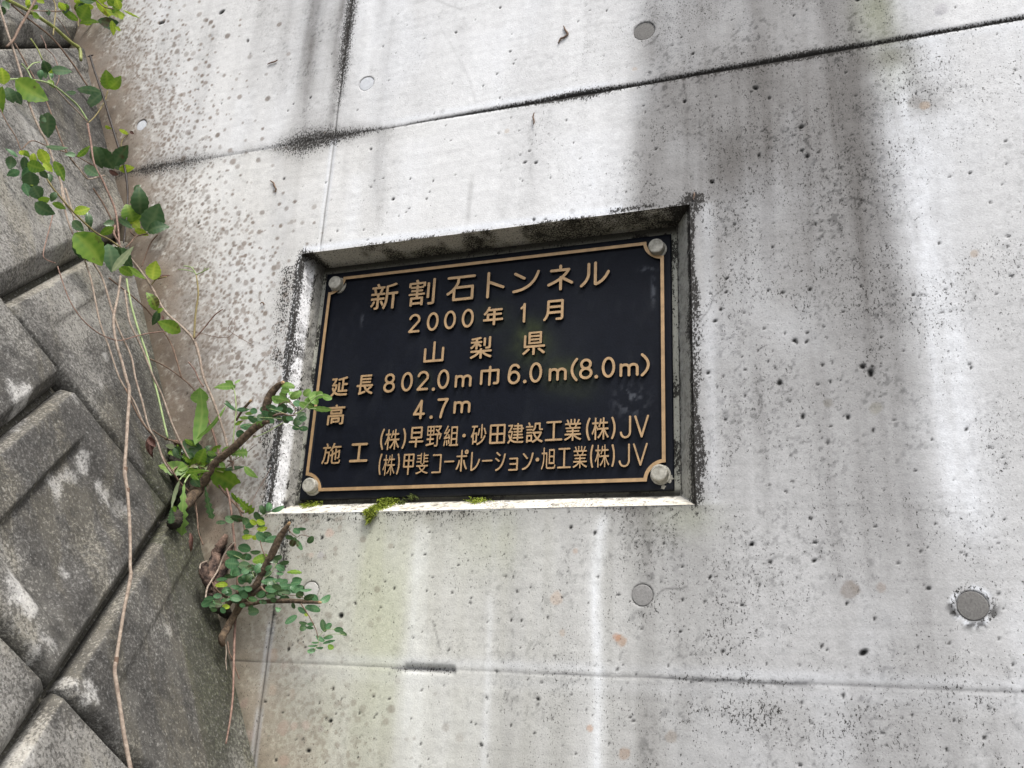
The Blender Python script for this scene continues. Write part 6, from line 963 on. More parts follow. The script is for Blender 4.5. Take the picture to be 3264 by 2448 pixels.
LAYOUT = [('新',1,0.1078,0.3255),
('割',1,0.17559,0.3255),
('石',1,0.24431,0.3255),
('ト',1,0.30368,0.3255),
('ン',1,0.35426,0.3255),
('ネ',1,0.40998,0.3255),
('ル',1,0.46467,0.3255),
('2',2,0.16723,0.2716),
('0',2,0.19941,0.2716),
('0',2,0.22927,0.2716),
('0',2,0.25974,0.2716),
('年',2,0.30259,0.2716),
('1',2,0.35202,0.2716),
('月',2,0.40066,0.2716),
('山',3,0.20592,0.2195),
('梨',3,0.28553,0.2195),
('県',3,0.37146,0.2195),
('延',4,0.04297,0.172),
('長',4,0.08925,0.172),
('8',4,0.13259,0.172),
('0',4,0.16334,0.172),
('2',4,0.19069,0.172),
('.',4,0.20988,0.15652),
('0',4,0.22557,0.172),
('m',4,0.25914,0.16678),
('巾',4,0.30258,0.172),
('6',4,0.34182,0.172),
('.',4,0.35946,0.1588),
('0',4,0.37624,0.172),
('m',4,0.41059,0.16677),
('(',4,0.43598,0.172),
('8',4,0.45368,0.172),
('.',4,0.46961,0.15862),
('0',4,0.48764,0.172),
('m',4,0.51816,0.16594),
(')',4,0.54186,0.172),
('高',5,0.04207,0.1245),
('4',5,0.18867,0.1245),
('.',5,0.20979,0.11114),
('7',5,0.22783,0.1245),
('m',5,0.26008,0.1245),
('(',6,0.12933,0.07954),
('株',6,0.14704,0.07839),
(')',6,0.16712,0.07904),
('早',6,0.1878,0.08027),
('野',6,0.21714,0.08028),
('組',6,0.24563,0.07984),
('・',6,0.26671,0.07898),
('砂',6,0.2902,0.07907),
('田',6,0.32021,0.07884),
('建',6,0.34888,0.07834),
('設',6,0.37787,0.07858),
('工',6,0.40751,0.0792),
('業',6,0.43614,0.0794),
('(',6,0.45898,0.07929),
('株',6,0.47691,0.07926),
(')',6,0.49598,0.07931),
('J',6,0.51344,0.07959),
('V',6,0.53654,0.0797),
('施',6,0.04236,0.06027),
('工',5,0.09109,0.05984),
('(',7,0.12995,0.03949),
('株',7,0.14535,0.03798),
(')',7,0.16106,0.03895),
('甲',7,0.17836,0.03769),
('斐',7,0.20112,0.03823),
('コ',7,0.22492,0.03703),
('ー',7,0.24542,0.03961),
('ポ',7,0.26654,0.04002),
('レ',7,0.2876,0.038),
('ー',7,0.30626,0.03848),
('シ',7,0.32689,0.03679),
('ョ',7,0.3473,0.03169),
('ン',7,0.36949,0.03589),
('・',7,0.38408,0.03725),
('旭',7,0.40068,0.03807),
('工',7,0.42442,0.03786),
('業',7,0.44787,0.03839),
('(',7,0.46499,0.03886),
('株',7,0.48012,0.03868),
(')',7,0.49612,0.03876),
('J',7,0.51199,0.03825),
('V',7,0.53472,0.03875)]
BW, BH = .570, .370
def build_plate():
    root = thing('name_plate', 'black rectangular tunnel name plate with raised golden Japanese lettering and four bolts', 'sign', (BW / 2, .0, BH / 2))
    y0, y1 = .0002, .0095
    # plate with a small bevel and slightly uneven cast face
    xs = np.linspace(-.0100, .5800, 260); zs = np.linspace(-.0118, .3815, 170)
    X, Z = np.meshgrid(xs, zs); x, z = X.ravel(), Z.ravel()
    yy = .0052 + .00045 * (fbm(x, z, 14, 14, 701, 4) - .5)
    e = np.minimum(np.minimum(x - xs[0], xs[-1] - x), np.minimum(z - zs[0], zs[-1] - z))
    yy += .0008 * (1 - sst(0, .003, e))
    idx = np.arange(len(x)).reshape(170, 260)
    q = np.stack([idx[:-1, :-1], idx[:-1, 1:], idx[1:, 1:], idx[1:, :-1]], -1).reshape(-1, 4)
    V = np.stack([x, yy, z], 1)
    rim = list(idx[0, :]) + list(idx[1:, -1]) + list(idx[-1, -2::-1]) + list(idx[-2:0:-1, 0])
    nb = len(V); Vb = V[rim].copy(); Vb[:, 1] = .0125
    V = np.concatenate([V, Vb])
    k = len(rim)
    q2 = [[rim[(i + 1) % k], rim[i], nb + i, nb + (i + 1) % k] for i in range(k)]
    px_, pz_ = V[:, 0], V[:, 2]
    CP = np.tile((.0050, .0065, .0115), (len(V), 1))
    dust = sst(.5, .75, fbm(px_, pz_, 9, 5, 711, 4)) * .5 + .5 * sst(.55, .8, fbm(px_, pz_, 60, 22, 713, 4))
    CP = CP + dust[:, None] * np.array((.006, .0065, .0065))
    for (gx, gz, gr, ga) in ((.372, .220, .024, 1.), (.303, .272, .022, .5), (.41, .168, .022, .9), (.436, .172, .016, .7), (.19, .175, .014, .5), (.26, .272, .012, .5), (.36, .245, .02, .5), (.45, .15, .02, .4), (.352, .215, .03, .35)):
        mk = ga * np.exp(-((px_ - gx) / gr) ** 2 - ((pz_ - gz) / gr / 1.1) ** 2) * (.4 + 1.1 * fbm(px_, pz_, 110, 110, 715, 3))
        CP = CP + mk[:, None] * np.array((.024, .030, .006))
    for (gx, gz, gr, gh) in ((.553, .290, .003, .022), (.545, .325, .010, .006), (.52, .12, .02, .02), (.07, .29, .004, .01)):
        mk = np.exp(-((px_ - gx) / gr) ** 2 - ((pz_ - gz) / gh) ** 2) * sst(.45, .65, fbm(px_, pz_, 160, 120, 717, 3))
        CP = CP + mk[:, None] * np.array((.07, .075, .085))
    mk = np.exp(-np.clip(pz_ - pz_.min(), 0, 1) / .006) * (.3 + fbm(px_, pz_, 50, 50, 719, 3))
    CP = CP + mk[:, None] * np.array((.012, .012, .010))
    me = mesh_np('plate', V, np.concatenate([q, np.array(q2)]), True, CP)
    new_obj('plate', me, M_PLATE, root)
    def curve_part(name, loops, y_top, depth, loc, bevel=0.0):
        """raised shape: polished face, painted flanks"""
        cu = bpy.data.curves.new(name, 'CURVE'); cu.dimensions = '2D'; cu.fill_mode = 'BOTH'
        for P in loops:
            s = cu.splines.new('POLY'); s.points.add(len(P) - 1)
            s.points.foreach_set('co', [c for p in P for c in (p[0], p[1], 0, 1)]); s.use_cyclic_u = True
        cu.extrude = depth / 2; cu.bevel_depth = bevel; cu.bevel_resolution = 0; cu.offset = -bevel
        tmp = bpy.data.objects.new('tmp', cu)
        me = bpy.data.meshes.new_from_object(tmp)
        bpy.data.objects.remove(tmp); bpy.data.curves.remove(cu)
        me.name = name
        # curve lies in xy with +z up: turn it to face -y
        n = len(me.vertices); co = np.empty(n * 3, np.float32); me.vertices.foreach_get('co', co); co = co.reshape(-1, 3)
        co = np.stack([co[:, 0], -co[:, 2], co[:, 1]], 1)
        zt = co[:, 1].min(); co[:, 1] += y_top - zt
        me.vertices.foreach_set('co', co.astype(np.float32).ravel())
        me.update()
        me.materials.clear()
        me.materials.append(M_GOLD); me.materials.append(M_FLANK)
        m_ = len(me.polygons); nn = np.empty(m_ * 3, np.float32); me.polygons.foreach_get('normal', nn)
        me.polygons.foreach_set('material_index', (nn.reshape(-1, 3)[:, 1] > -.55).astype(np.int32))
        o = bpy.data.objects.new(name, me); coll.objects.link(o)
        o.location = loc
        o.parent = root; o.matrix_parent_inverse = root.matrix_world.inverted()
        return o
    # frame line with hollowed corners
    r, w = .0262, .0052
    def outline(off, rr):
        P = []
        x0, x1, z0, z1 = off, BW - off, off, BH - off
        for (cx, cz, a0) in ((BW, BH, 270), (0, BH, 360), (0, 0, 90), (BW, 0, 180)):
            # points where the arc (centre on the outer corner) meets the inset sides
            da = math.degrees(math.asin(off / rr)) if off else 0
            a_s, a_e = a0 - da, a0 - 90 + da
            for i in range(15):
                a = rad(a_s + (a_e - a_s) * i / 14)
                P.append((cx + rr * math.cos(a), cz + rr * math.sin(a)))
        return P
    ou = outline(0, r); inn = outline(w, r + w)
    curve_part('frame_line', [ou, inn[::-1]], .0, .0052, (0, 0, 0))
    cache = {}
    for ch, row, x, z in LAYOUT:
        if ch in '.・':
            P = [(.0028 * math.cos(2 * math.pi * i / 20), .0028 * math.sin(2 * math.pi * i / 20)) for i in range(20)]
            loops = [P]; key = '.'
        else:
            key = ch + str(row)
            loops = [[(c[i] * 1e-5, c[i + 1] * 1e-5) for i in range(0, len(c), 2)] for c in GLYPHS[key]]
        if key in cache:
            src = cache[key]
            o = src.copy(); coll.objects.link(o); o.parent = root; o.matrix_parent_inverse = root.matrix_world.inverted()
            o.location = (x, 0, z)
        else:
            cache[key] = curve_part('raised_letter' if key != '.' else 'raised_dot', loops, -.0002, .0056, (x, 0, z))
    # bolts in the hollow corners, slightly dirty, each turned its own way
    rr = random.Random(4)
    BOLTS = []
    for (u, v, ro) in ((1065, 898.5, 10), (2090, 781, 33), (982, 1545, 3), (2099.5, 1505, 20)):
        pb = on_wall(u, v, -.011); BOLTS.append((pb[0], pb[2], ro))
    for (bx, bz, rot) in (*BOLTS,):
        bm = bmesh.new(); N = 36
        levels = [(.0142, .0052), (.0142, .0034), (.0140, .0030), (.0117, .0029), (.0115, -.0088), (.0113, -.0097), (.0103, -.0104), (.0080, -.0106), (.0078, -.0102), (.003, -.0103)]
        rings = []
        for li, (R_, y_) in enumerate(levels):
            ring = []
            for i in range(N):
                a = 2 * math.pi * i / N + rad(rot)
                hexk = 1.0
                j = 1 + (.012 * (rr.random() - .5) if li > 2 else 0)
                ring.append(bm.verts.new((bx + R_ * hexk * j * math.cos(a), y_ + .0001 * (rr.random() - .5), bz + R_ * hexk * j * math.sin(a))))
            rings.append(ring)
        for A_, B_ in zip(rings, rings[1:]):
            for i in range(N): bm.faces.new((A_[i], A_[(i + 1) % N], B_[(i + 1) % N], B_[i]))
        bm.faces.new(rings[-1][::-1])
        bmesh.ops.recalc_face_normals(bm, faces=bm.faces)
        me = bpy.data.meshes.new('bolt'); bm.to_mesh(me); bm.free()
        new_obj('bolt', me, M_BOLT, root)
    # lime scabs beside the right hand bolts
    for (sx, sz, sr) in ((BW + .0035, .0035, .0060), (BW - .010, BH - .019, .0035), (BW - .004, -.0075, .0035)):
        bm = bmesh.new(); q = random.Random(int(sx * 1e4))
        c = bm.verts.new((sx, .0036, sz)); ring = []
        for i in range(14):
            a = 2 * math.pi * i / 14; f = sr * (.55 + .7 * q.random())
            ring.append(bm.verts.new((sx + f * math.cos(a), .0050, sz + f * math.sin(a))))
        for i in range(14): bm.faces.new((c, ring[i], ring[(i + 1) % 14]))
        bmesh.ops.recalc_face_normals(bm, faces=bm.faces)
        me = bpy.data.meshes.new('lime_scab'); bm.to_mesh(me); bm.free()
        new_obj('lime_scab', me, M_BOLT, root)
build_plate()

# ================================================================== moss on the sill
def moss(label, cx, y, z, w, h, n, seed, mat):
    q = random.Random(seed)
    V, F = [], []
    for i in range(n):
        px = cx + q.gauss(0, w * .38); t = q.random() ** 1.3
        py = y + q.uniform(-.004, .008); pz = z - t * h * (1 - .6 * min(1, abs(px - cx) / w)) + .004 * q.random()
        # follow the sill: further down the tuft hangs over the edge
        sy = YW + (YB - YW) * max(0, min(1, (pz - NZ0) / (IZ0 - NZ0)))
        py = sy - .002 - .007 * q.random() * (1 - abs(px - cx) / w / 2)
        L = .003 + .0045 * q.random(); a = q.uniform(0, 6.28); el = q.uniform(-1.0, .7)
        d = Vector((math.cos(a) * math.cos(el), -abs(math.sin(a) * math.cos(el)), math.sin(el) - .3)) * L
        s = Vector((q.uniform(-1, 1), q.uniform(-1, 1), q.uniform(-1, 1))).normalized() * .0007
        b = len(V); P = Vector((px, py, pz))
        V += [P - s, P + s, P + d * .6 + s * .7, P + d, P + d * .6 - s * .9]
        F.append((b, b + 1, b + 2, b + 3, b + 4))
    me = mesh_py('moss_tuft', V, F)
    tag(new_obj('moss_tuft', me, mat), label, 'moss', 'moss on the sill of the recess')
moss('bright yellow green moss tuft spilling over the sill under the plate', on_wall(1215, 1590, -.02)[0], -.02, -.016, .017, .046, 2400, 1, M_MOSS)
moss('small moss patch at the left end of the sill below the lower left bolt', on_wall(968, 1606, -.02)[0], -.005, -.018, .020, .012, 260, 2, M_MOSS)
moss('thin pale moss patch on the sill below the middle of the plate', on_wall(1506, 1600, -.02)[0], -.01, -.019, .022, .010, 260, 3, M_MOSS)
moss('dark feathery moss sprig just right of the bright tuft', on_wall(1293, 1578, -.02)[0], -.002, -.012, .009, .004, 90, 4, M_MOSSD)
moss('dark moss crumb on the sill beside the bright tuft', on_wall(1262, 1596, -.02)[0], -.01, -.019, .007, .008, 110, 5, M_MOSSD)

# ================================================================== plants
def tube_mesh(name, P, R, sides=8, knobs=.0, seed=0, sub=4):
    """smooth tapering stem through the points"""
    q = np.random.RandomState(abs(int(seed)) % 99991)
    P = [np.asarray(p, float) for p in P]
    pts, rr = [], []
    n = len(P)
    for i in range(n - 1):
        p0 = P[max(i - 1, 0)]; p1 = P[i]; p2 = P[i + 1]; p3 = P[min(i + 2, n - 1)]
        for k in range(sub):
            t = k / sub
            pts.append(.5 * ((2 * p1) + (-p0 + p2) * t + (2 * p0 - 5 * p1 + 4 * p2 - p3) * t * t + (-p0 + 3 * p1 - 3 * p2 + p3) * t ** 3))
            rr.append(R[i] * (1 - t) + R[i + 1] * t)
    pts.append(P[-1]); rr.append(R[-1])
    V, F = [], []
    up = np.array([.3, .2, .9]); prev = None
    m = len(pts)
    for i in range(m):
        d = pts[min(i + 1, m - 1)] - pts[max(i - 1, 0)]; d = d / (np.linalg.norm(d) + 1e-12)
        a = prev - d * (prev @ d) if prev is not None else up - d * (up @ d)
        if np.linalg.norm(a) < 1e-4: a = np.cross(d, [1, 0, 0])
        a = a / np.linalg.norm(a); b = np.cross(d, a); prev = a
        for k in range(sides):
            th = 2 * math.pi * k / sides
            r = rr[i] * (1 + knobs * (q.rand() - .5))
            V.append(pts[i] + (a * math.cos(th) + b * math.sin(th)) * r)
    for i in range(m - 1):
        for k in range(sides):
            F.append((i * sides + k, i * sides + (k + 1) % sides, (i + 1) * sides + (k + 1) % sides, (i + 1) * sides + k))
    F.append(tuple(range(sides))[::-1]); F.append(tuple((m - 1) * sides + k for k in range(sides)))
    return mesh_py(name, V, F, True)
def stem(parent, img, pts, r, off, mat, knobs=.15, name='stem', taper=1.0, offs=None, nodes=True):
    """stem through zoom-picture points; r in zoom pixels; off = metres in front of the surface behind it"""
    P, R = [], []
    n = len(pts)
    for i, (x, y) in enumerate(pts):
        u, v = zp(img, x, y)
        o = offs[i] if offs else off
        p = near(u, v, o); P.append(p)
        rr = r[i] if isinstance(r, (list, tuple)) else r * (1 - (1 - taper) * i / max(1, n - 1))
        R.append(rr * ZM[img][2] * px_size(p))
    me = tube_mesh(name, P, R, 8 if max(R) < .006 else 14, knobs, len(pts) + int(pts[0][0]))
    return new_obj(name, me, M_STEM[mat], parent)
_lr = random.Random(11)
def leaf(parent, img, a, b, w, kind, off, serr=True, cup=.22, name='leaf', off2=None, blunt=False, jag=0):
    """leaf blade from base a to tip b (zoom pixels), width w (zoom pixels)"""
    ua, va = zp(img, *a); ub, vb = zp(img, *b)
    A_ = near(ua, va, off); k = px_size(A_)
    # the tip hangs at about the depth of the base: same distance along its own ray
    d = ray(ub, vb); dl = np.linalg.norm(A_ - CC); B_ = CC + d / np.linalg.norm(d) * (dl + (_lr.uniform(-.008, .008) if off2 is None else off2))
    toc = CC - A_; toc /= np.linalg.norm(toc)
    ax = B_ - A_; L = np.linalg.norm(ax); ax /= L
    L *= 1.10 if blunt else 1.03
    sd_ = np.cross(ax, toc); sd_ /= np.linalg.norm(sd_)
    nm = np.cross(sd_, ax)
    # turn the blade a little about its own axis
    tw = _lr.uniform(-.45, .45)
    sd_, nm = sd_ * math.cos(tw) + nm * math.sin(tw), nm * math.cos(tw) - sd_ * math.sin(tw)
    W = w * ZM[img][2] * k / 2 / max(.75, math.cos(tw)) * (1.3 if blunt else 1.08)
    nl = 12 if w * ZM[img][2] > 14 else 8
    cols = [-1, -.66, -.33, 0, .33, .66, 1]
    V, F, vein = [], [], []
    bend = _lr.uniform(-.12, .18) * L; side_b = _lr.uniform(-.06, .06) * L
    for i in range(nl + 1):
        t = i / nl
        if blunt: prof = math.sin(math.pi * min(1, t * .94 + .03)) ** .55
        elif jag: prof = (t ** .7) * (1 - max(0, (t - .72) / .28) ** 2) ** .5 * 1.0
        else: prof = (math.sin(math.pi * t ** .85) ** .8) * (1 - .18 * t)
        prof = max(prof, .04)
        for c in cols:
            ww = W * prof
            if abs(c) == 1:
                if serr and 0 < i < nl: ww *= 1 + (.07 if i % 2 else -.04)
                if jag and 0 < i < nl: ww *= (1.18 if i % 2 else .58) + .15 * _lr.random()
            p = A_ + ax * (L * t) + sd_ * (c * ww + side_b * 4 * t * (1 - t)) + nm * (cup * abs(c) * ww + bend * 4 * t * (1 - t) - .0015 * (1 if (i % 2) else 0) * abs(c) * (L > .02))
            V.append(p); vein.append((.6 if c == 0 else (.26 if i % 2 else 0)))
    nc = len(cols)
    for i in range(nl):
        for c in range(nc - 1):
            F.append((i * nc + c, i * nc + c + 1, (i + 1) * nc + c + 1, (i + 1) * nc + c))
    me = mesh_py(name, V, F, True)
    at = me.attributes.new('vein', 'FLOAT', 'POINT'); at.data.foreach_set('value', vein)
    return new_obj(name, me, LM[kind], parent)
def base_of(img, x, y, off=.01):
    return tuple(near(*zp(img, x, y), off))

# ---- green vine across the top left corner
t = thing('climbing_vine', 'thick green vine running down from the top left corner with yellow green leaves', 'vine', base_of(1, 40, 0))
stem(t, 1, [(-120, -110), (60, -5), (240, 90), (460, 230), (620, 370), (700, 430), (712, 530)], [17, 16, 16, 15, 14, 17, 13], .03, 'G', .12)
stem(t, 1, [(100, 40), (230, 150), (460, 335), (640, 560), (720, 680), (772, 760)], 8, .02, 'K', .2)
stem(t, 1, [(330, -30), (250, 110), (180, 230), (120, 350), (60, 410)], 11, .035, 'K', .3)
stem(t, 1, [(460, -20), (490, 60), (480, 200), (468, 310)], 6, .03, 'O')
stem(t, 1, [(240, 92), (400, 97), (540, 98), (600, 70)], 5, .035, 'K')
stem(t, 1, [(500, 150), (560, 230), (620, 330)], 3.5, .03, 'K')
stem(t, 1, [(850, 0), (920, 60), (1000, 80)], 5, .06, 'K')
stem(t, 1, [(700, 430), (650, 380), (560, 300)], 5, .03, 'O')
stem(t, 1, [(692, 235), (690, 180), (700, 100)], 3.5, .055, 'O')
for (a, b, w, k) in (((690, 182), (525, 66), 62, 'g'), ((705, 168), (778, 48), 128, 'g'), ((862, 178), (1112, 252), 98, 'd'), ((700, 205), (880, 198), 46, 'g'),
                     ((935, 80), (1150, 182), 62, 'Y'), ((845, 10), (1005, 175), 74, 'Y'), ((1060, 85), (1022, -20), 66, 'Y'), ((1085, 88), (1232, 160), 20, 'Y'),
                     ((985, 180), (1000, 310), 52, 'Y'), ((1010, 240), (1062, 268), 34, 'Y'), ((830, 20), (690, -12), 34, 'b'), ((850, 30), (960, -20), 40, 'Y')):
    leaf(t, 1, a, b, w, k, .055)
_x = random.Random(21)
for i in range(16):
    x, y = _x.uniform(480, 1000), _x.uniform(-30, 60); a = _x.uniform(-.4, 2.2); L = _x.uniform(70, 130)
    leaf(t, 1, (x, y), (x + L * math.cos(a), y + L * math.sin(a) * .8), L * .55, _x.choice('YgYgd'), _x.uniform(.03, .07))
for i in range(10):
    x, y = _x.uniform(20, 420), _x.uniform(-30, 120); a = _x.uniform(.2, 2.6); L = _x.uniform(60, 110)
    leaf(t, 1, (x, y), (x + L * math.cos(a), y + L * math.sin(a) * .8), L * .55, _x.choice('Ygd'), _x.uniform(.02, .05))
# ---- serrate-leaved vine at the left edge
t = thing('leafy_vine', 'vine with serrate leaves and a yellow leaf hanging at the left edge of the picture', 'vine', base_of(1, 60, 700), 'leafy vines at the left')
stem(t, 1, [(-60, 730), (90, 700), (260, 700), (450, 742), (620, 870), (700, 950), (770, 1060)], 8, .03, 'L', .1)
stem(t, 1, [(470, 760), (600, 900), (700, 1000), (775, 1082)], 6, .025, 'T')
stem(t, 1, [(780, 1082), (850, 1010), (920, 900), (950, 800)], 5, .02, 'O')
stem(t, 1, [(470, 760), (440, 680), (430, 640)], 4, .035, 'L')
stem(t, 1, [(280, 700), (240, 620), (190, 560)], 6, .03, 'L')
stem(t, 1, [(240, 610), (290, 560), (350, 548)], 5, .03, 'L')
stem(t, 1, [(270, 340), (330, 430), (372, 525)], 7, .02, 'G')
stem(t, 1, [(360, 310), (400, 390), (410, 430), (470, 490), (512, 590), (520, 690), (495, 755)], 4, .02, 'P')
for (a, b, w, k) in (((35, 745), (15, 600), 105, 'Y'), ((135, 705), (418, 878), 195, 'g'), ((20, 760), (5, 1060), 90, 'g'), ((60, 770), (120, 905), 105, 'd'), ((120, 800), (190, 920), 80, 'd'),
                     ((428, 635), (380, 532), 84, 'd'), ((445, 620), (630, 632), 78, 'b'), ((430, 655), (345, 618), 48, 'd'), ((448, 645), (460, 692), 40, 'm'), ((400, 640), (400, 690), 40, 'b'),
                     ((895, 815), (668, 795), 74, 'b'), ((672, 815), (580, 812), 36, 'b'), ((908, 820), (765, 955), 86, 'b'), ((950, 788), (935, 620), 120, 'g'), ((955, 780), (1065, 672), 90, 'g'), ((425, 990), (420, 1215), 130, 'd'), ((400, 1040), (350, 1060), 70, 'd')):
    leaf(t, 1, a, b, w, k, .04)
# ---- leaf cluster below it
t = thing('leafy_vine', 'hanging vine with a bunch of dark green leaves over the grey blocks at the left', 'vine', base_of(1, 250, 1400), 'leafy vines at the left')
stem(t, 1, [(0, 960), (60, 1080), (140, 1210), (180, 1310), (200, 1330)], 5, .03, 'K')
stem(t, 1, [(200, 1310), (280, 1240), (400, 1280), (530, 1325), (660, 1370), (840, 1470)], 5, .025, 'K')
stem(t, 1, [(400, 1540), (440, 1620), (500, 1700), (640, 1860), (830, 2040), (960, 2110), (1050, 2175)], 8, .035, 'O', .15)
for (a, b, w, k) in (((345, 1312), (425, 1460), 95, 'Y'), ((240, 1440), (395, 1492), 110, 'g'), ((478, 1420), (565, 1592), 84, 'g'), ((215, 1380), (212, 1510), 66, 'd'), ((265, 1515), (290, 1670), 140, 'd'), ((190, 1330), (262, 1385), 50, 'g'), ((155, 1385), (48, 1308), 32, 'm'),
                     ((100, 1375), (85, 1490), 88, 'd'), ((680, 1382), (790, 1288), 50, 'g'), ((668, 1365), (570, 1362), 44, 'b'), ((400, 1290), (600, 1303), 40, 'b'), ((350, 1500), (420, 1570), 60, 'd'), ((430, 1530), (445, 1610), 50, 'd'), ((170, 1355), (215, 1330), 40, 'Y')):
    leaf(t, 1, a, b, w, k, .045)
for (a, b, w, k) in (((290, -20), (362, 95), 125, 'd'), ((332, 100), (438, 92), 66, 'g'), ((305, 130), (480, 225), 118, 'd'), ((492, 35), (450, 118), 60, 'd'), ((460, 130), (578, 182), 56, 'g'),
                     ((652, 212), (790, 178), 84, 'Y'), ((775, 210), (790, 372), 62, 'd'), ((640, 285), (738, 372), 84, 'd'), ((700, 160), (750, 235), 60, 'g')):
    leaf(t, 2, a, b, w, k, .045)
leaf(t, 2, (655, 395), (893, 675), 235, 'g', .055, cup=.3)
leaf(t, 2, (650, 440), (830, 650), 140, 'd', .030)
for i in range(14):
    x, y = _x.choice(((330, 1420), (250, 1500), (900, 1420), (700, 160), (400, 640)))
    x += _x.gauss(0, 50); y += _x.gauss(0, 50); a = _x.uniform(0, 3.1); L = _x.uniform(70, 130)
    leaf(t, 1, (x, y), (x + L * math.cos(a), y + L * math.sin(a)), L * .6, _x.choice('ggdYm'), _x.uniform(.015, .05))
# ---- reddish vine down the middle with broad leaves
t = thing('leafy_vine', 'long reddish vine with broad glossy leaves where the block wall meets the pale wall', 'vine', base_of(2, 1710, 1340), 'leafy vines at the left')
stem(t, 1, [(772, 1090), (800, 1250), (832, 1450), (900, 1580), (945, 1680), (1012, 1840), (1040, 2010), (1052, 2160)], 9, .03, 'P', .15)
stem(t, 2, [(1052, 500), (1085, 545), (1200, 680), (1330, 860), (1450, 1080), (1600, 1220), (1710, 1340), (1760, 1500), (1795, 1670), (1890, 1900), (1975, 2160), (2020, 2340), (2060, 2480)], [11, 11, 11, 11, 11, 11, 13, 12, 11, 11, 10, 10, 9], .03, 'T', .15)
stem(t, 2, [(1015, 330), (1005, 400), (1060, 500)], 10, .03, 'P')
stem(t, 2, [(1710, 1340), (1722, 1120), (1747, 930), (1730, 765)], [10, 9, 8, 6], .03, 'O', .1)
stem(t, 2, [(1730, 765), (1690, 700), (1620, 684)], 5, .03, 'L'); stem(t, 2, [(1712, 740), (1650, 722), (1570, 716)], 4, .03, 'L')
stem(t, 2, [(1730, 762), (1790, 735), (1842, 706)], 5, .03, 'L'); stem(t, 2, [(1790, 735), (1812, 700)], 3, .03, 'L'); stem(t, 2, [(1690, 715), (1710, 690)], 3, .03, 'L')
stem(t, 2, [(1712, 1330), (1800, 1230), (1890, 1120), (1962, 1068)], [7, 6, 6, 4], .035, 'P')
stem(t, 2, [(1400, 1175), (1500, 1200), (1590, 1260)], 4, .035, 'O')
stem(t, 2, [(1190, 420), (1150, 380), (1165, 300), (1170, 270)], 6, .03, 'K'); stem(t, 2, [(1110, 520), (1160, 470), (1200, 425), (1300, 400)], 6, .03, 'K')
stem(t, 2, [(1250, 690), (1280, 600), (1330, 480), (1390, 410)], 6, .02, 'K')
stem(t, 2, [(1330, 860), (1380, 800), (1470, 780)], 5, .03, 'O')
for (a, b, w, k) in (((840, 1300), (1000, 1485), 150, 'd'), ((830, 1290), (900, 1480), 120, 'd'), ((745, 1462), (865, 1545), 92, 'b'), ((1010, 1460), (1125, 1285), 125, 'd'), ((1000, 1380), (1040, 1500), 70, 'b'), ((1048, 1492), (1182, 1478), 70, 'Y')):
    leaf(t, 1, a, b, w, k, .045)
for (a, b, w, k) in (((1235, 235), (1222, -15), 150, 'd'), ((1168, 300), (1110, 145), 165, 'g'), ((1280, 375), (1400, 142), 200, 'd'), ((1300, 388), (1490, 340), 104, 'd'), ((1150, 282), (1232, 358), 84, 'Y'),
                     ((1185, 365), (1305, 415), 58, 'Y'), ((1045, 265), (1165, 355), 58, 'd'), ((1140, 180), (1240, 290), 90, 'g'), ((1005, 345), (880, 412), 72, 'g'), ((1005, 292), (912, 318), 62, 'd'), ((950, 490), (985, 735), 140, 'b'), ((1060, 525), (1165, 690), 130, 'd'), ((990, 520), (1060, 600), 100, 'd'),
                     ((985, 735), (1172, 518), 66, 'p'), ((1048, 700), (1165, 772), 84, 'g'), ((1115, 688), (1280, 798), 56, 'g'), ((1345, 808), (1375, 645), 130, 'Y'), ((1375, 1075), (1290, 922), 92, 'g'), ((1395, 1080), (1345, 1205), 66, 'd'), ((1592, 1268), (1395, 1178), 118, 'g'), ((1380, 1090), (1440, 1060), 44, 'g')):
    leaf(t, 2, a, b, w, k, .04)
for (x, y, w) in ((1000, 1500, 44), (1150, 1165, 0)):
    if w: leaf(t, 1, (x - 40, y), (x + 40, y + 40), w, 'x', .05)
leaf(t, 1, (1140, 1160), (1180, 1180), 26, 'x', .03); leaf(t, 1, (1050, 1140), (1140, 1190), 34, 'Y', .03); leaf(t, 1, (925, 1112), (985, 1135), 30, 'Y', .03)
stem(t, 1, [(1065, 1300), (1080, 1230), (1140, 1175)], 4, .02, 'O')
leaf(t, 2, (1380, 800), (1495, 768), 26, 'x', .03); leaf(t, 2, (1440, 1160), (1430, 1120), 22, 'x', .03)
leaf(t, 1, (1180, 1680), (1235, 1630), 44, 'd', .03)
# ---- black stiff stem
t = thing('dead_stem', 'stiff blackish cut stem standing against the brown spotted wall', 'stem', base_of(1, 1120, 1659))
stem(t, 1, [(795, 492), (832, 620), (900, 820), (970, 1050), (1040, 1280), (1100, 1480), (1122, 1650), (1125, 1760), (1112, 1960), (1090, 2140)], [11, 9, 9, 10, 10, 10, 10, 9, 8, 7], .04, 'B', .2)
stem(t, 1, [(775, 500), (800, 490), (822, 486)], [5, 8, 3], .04, 'B')
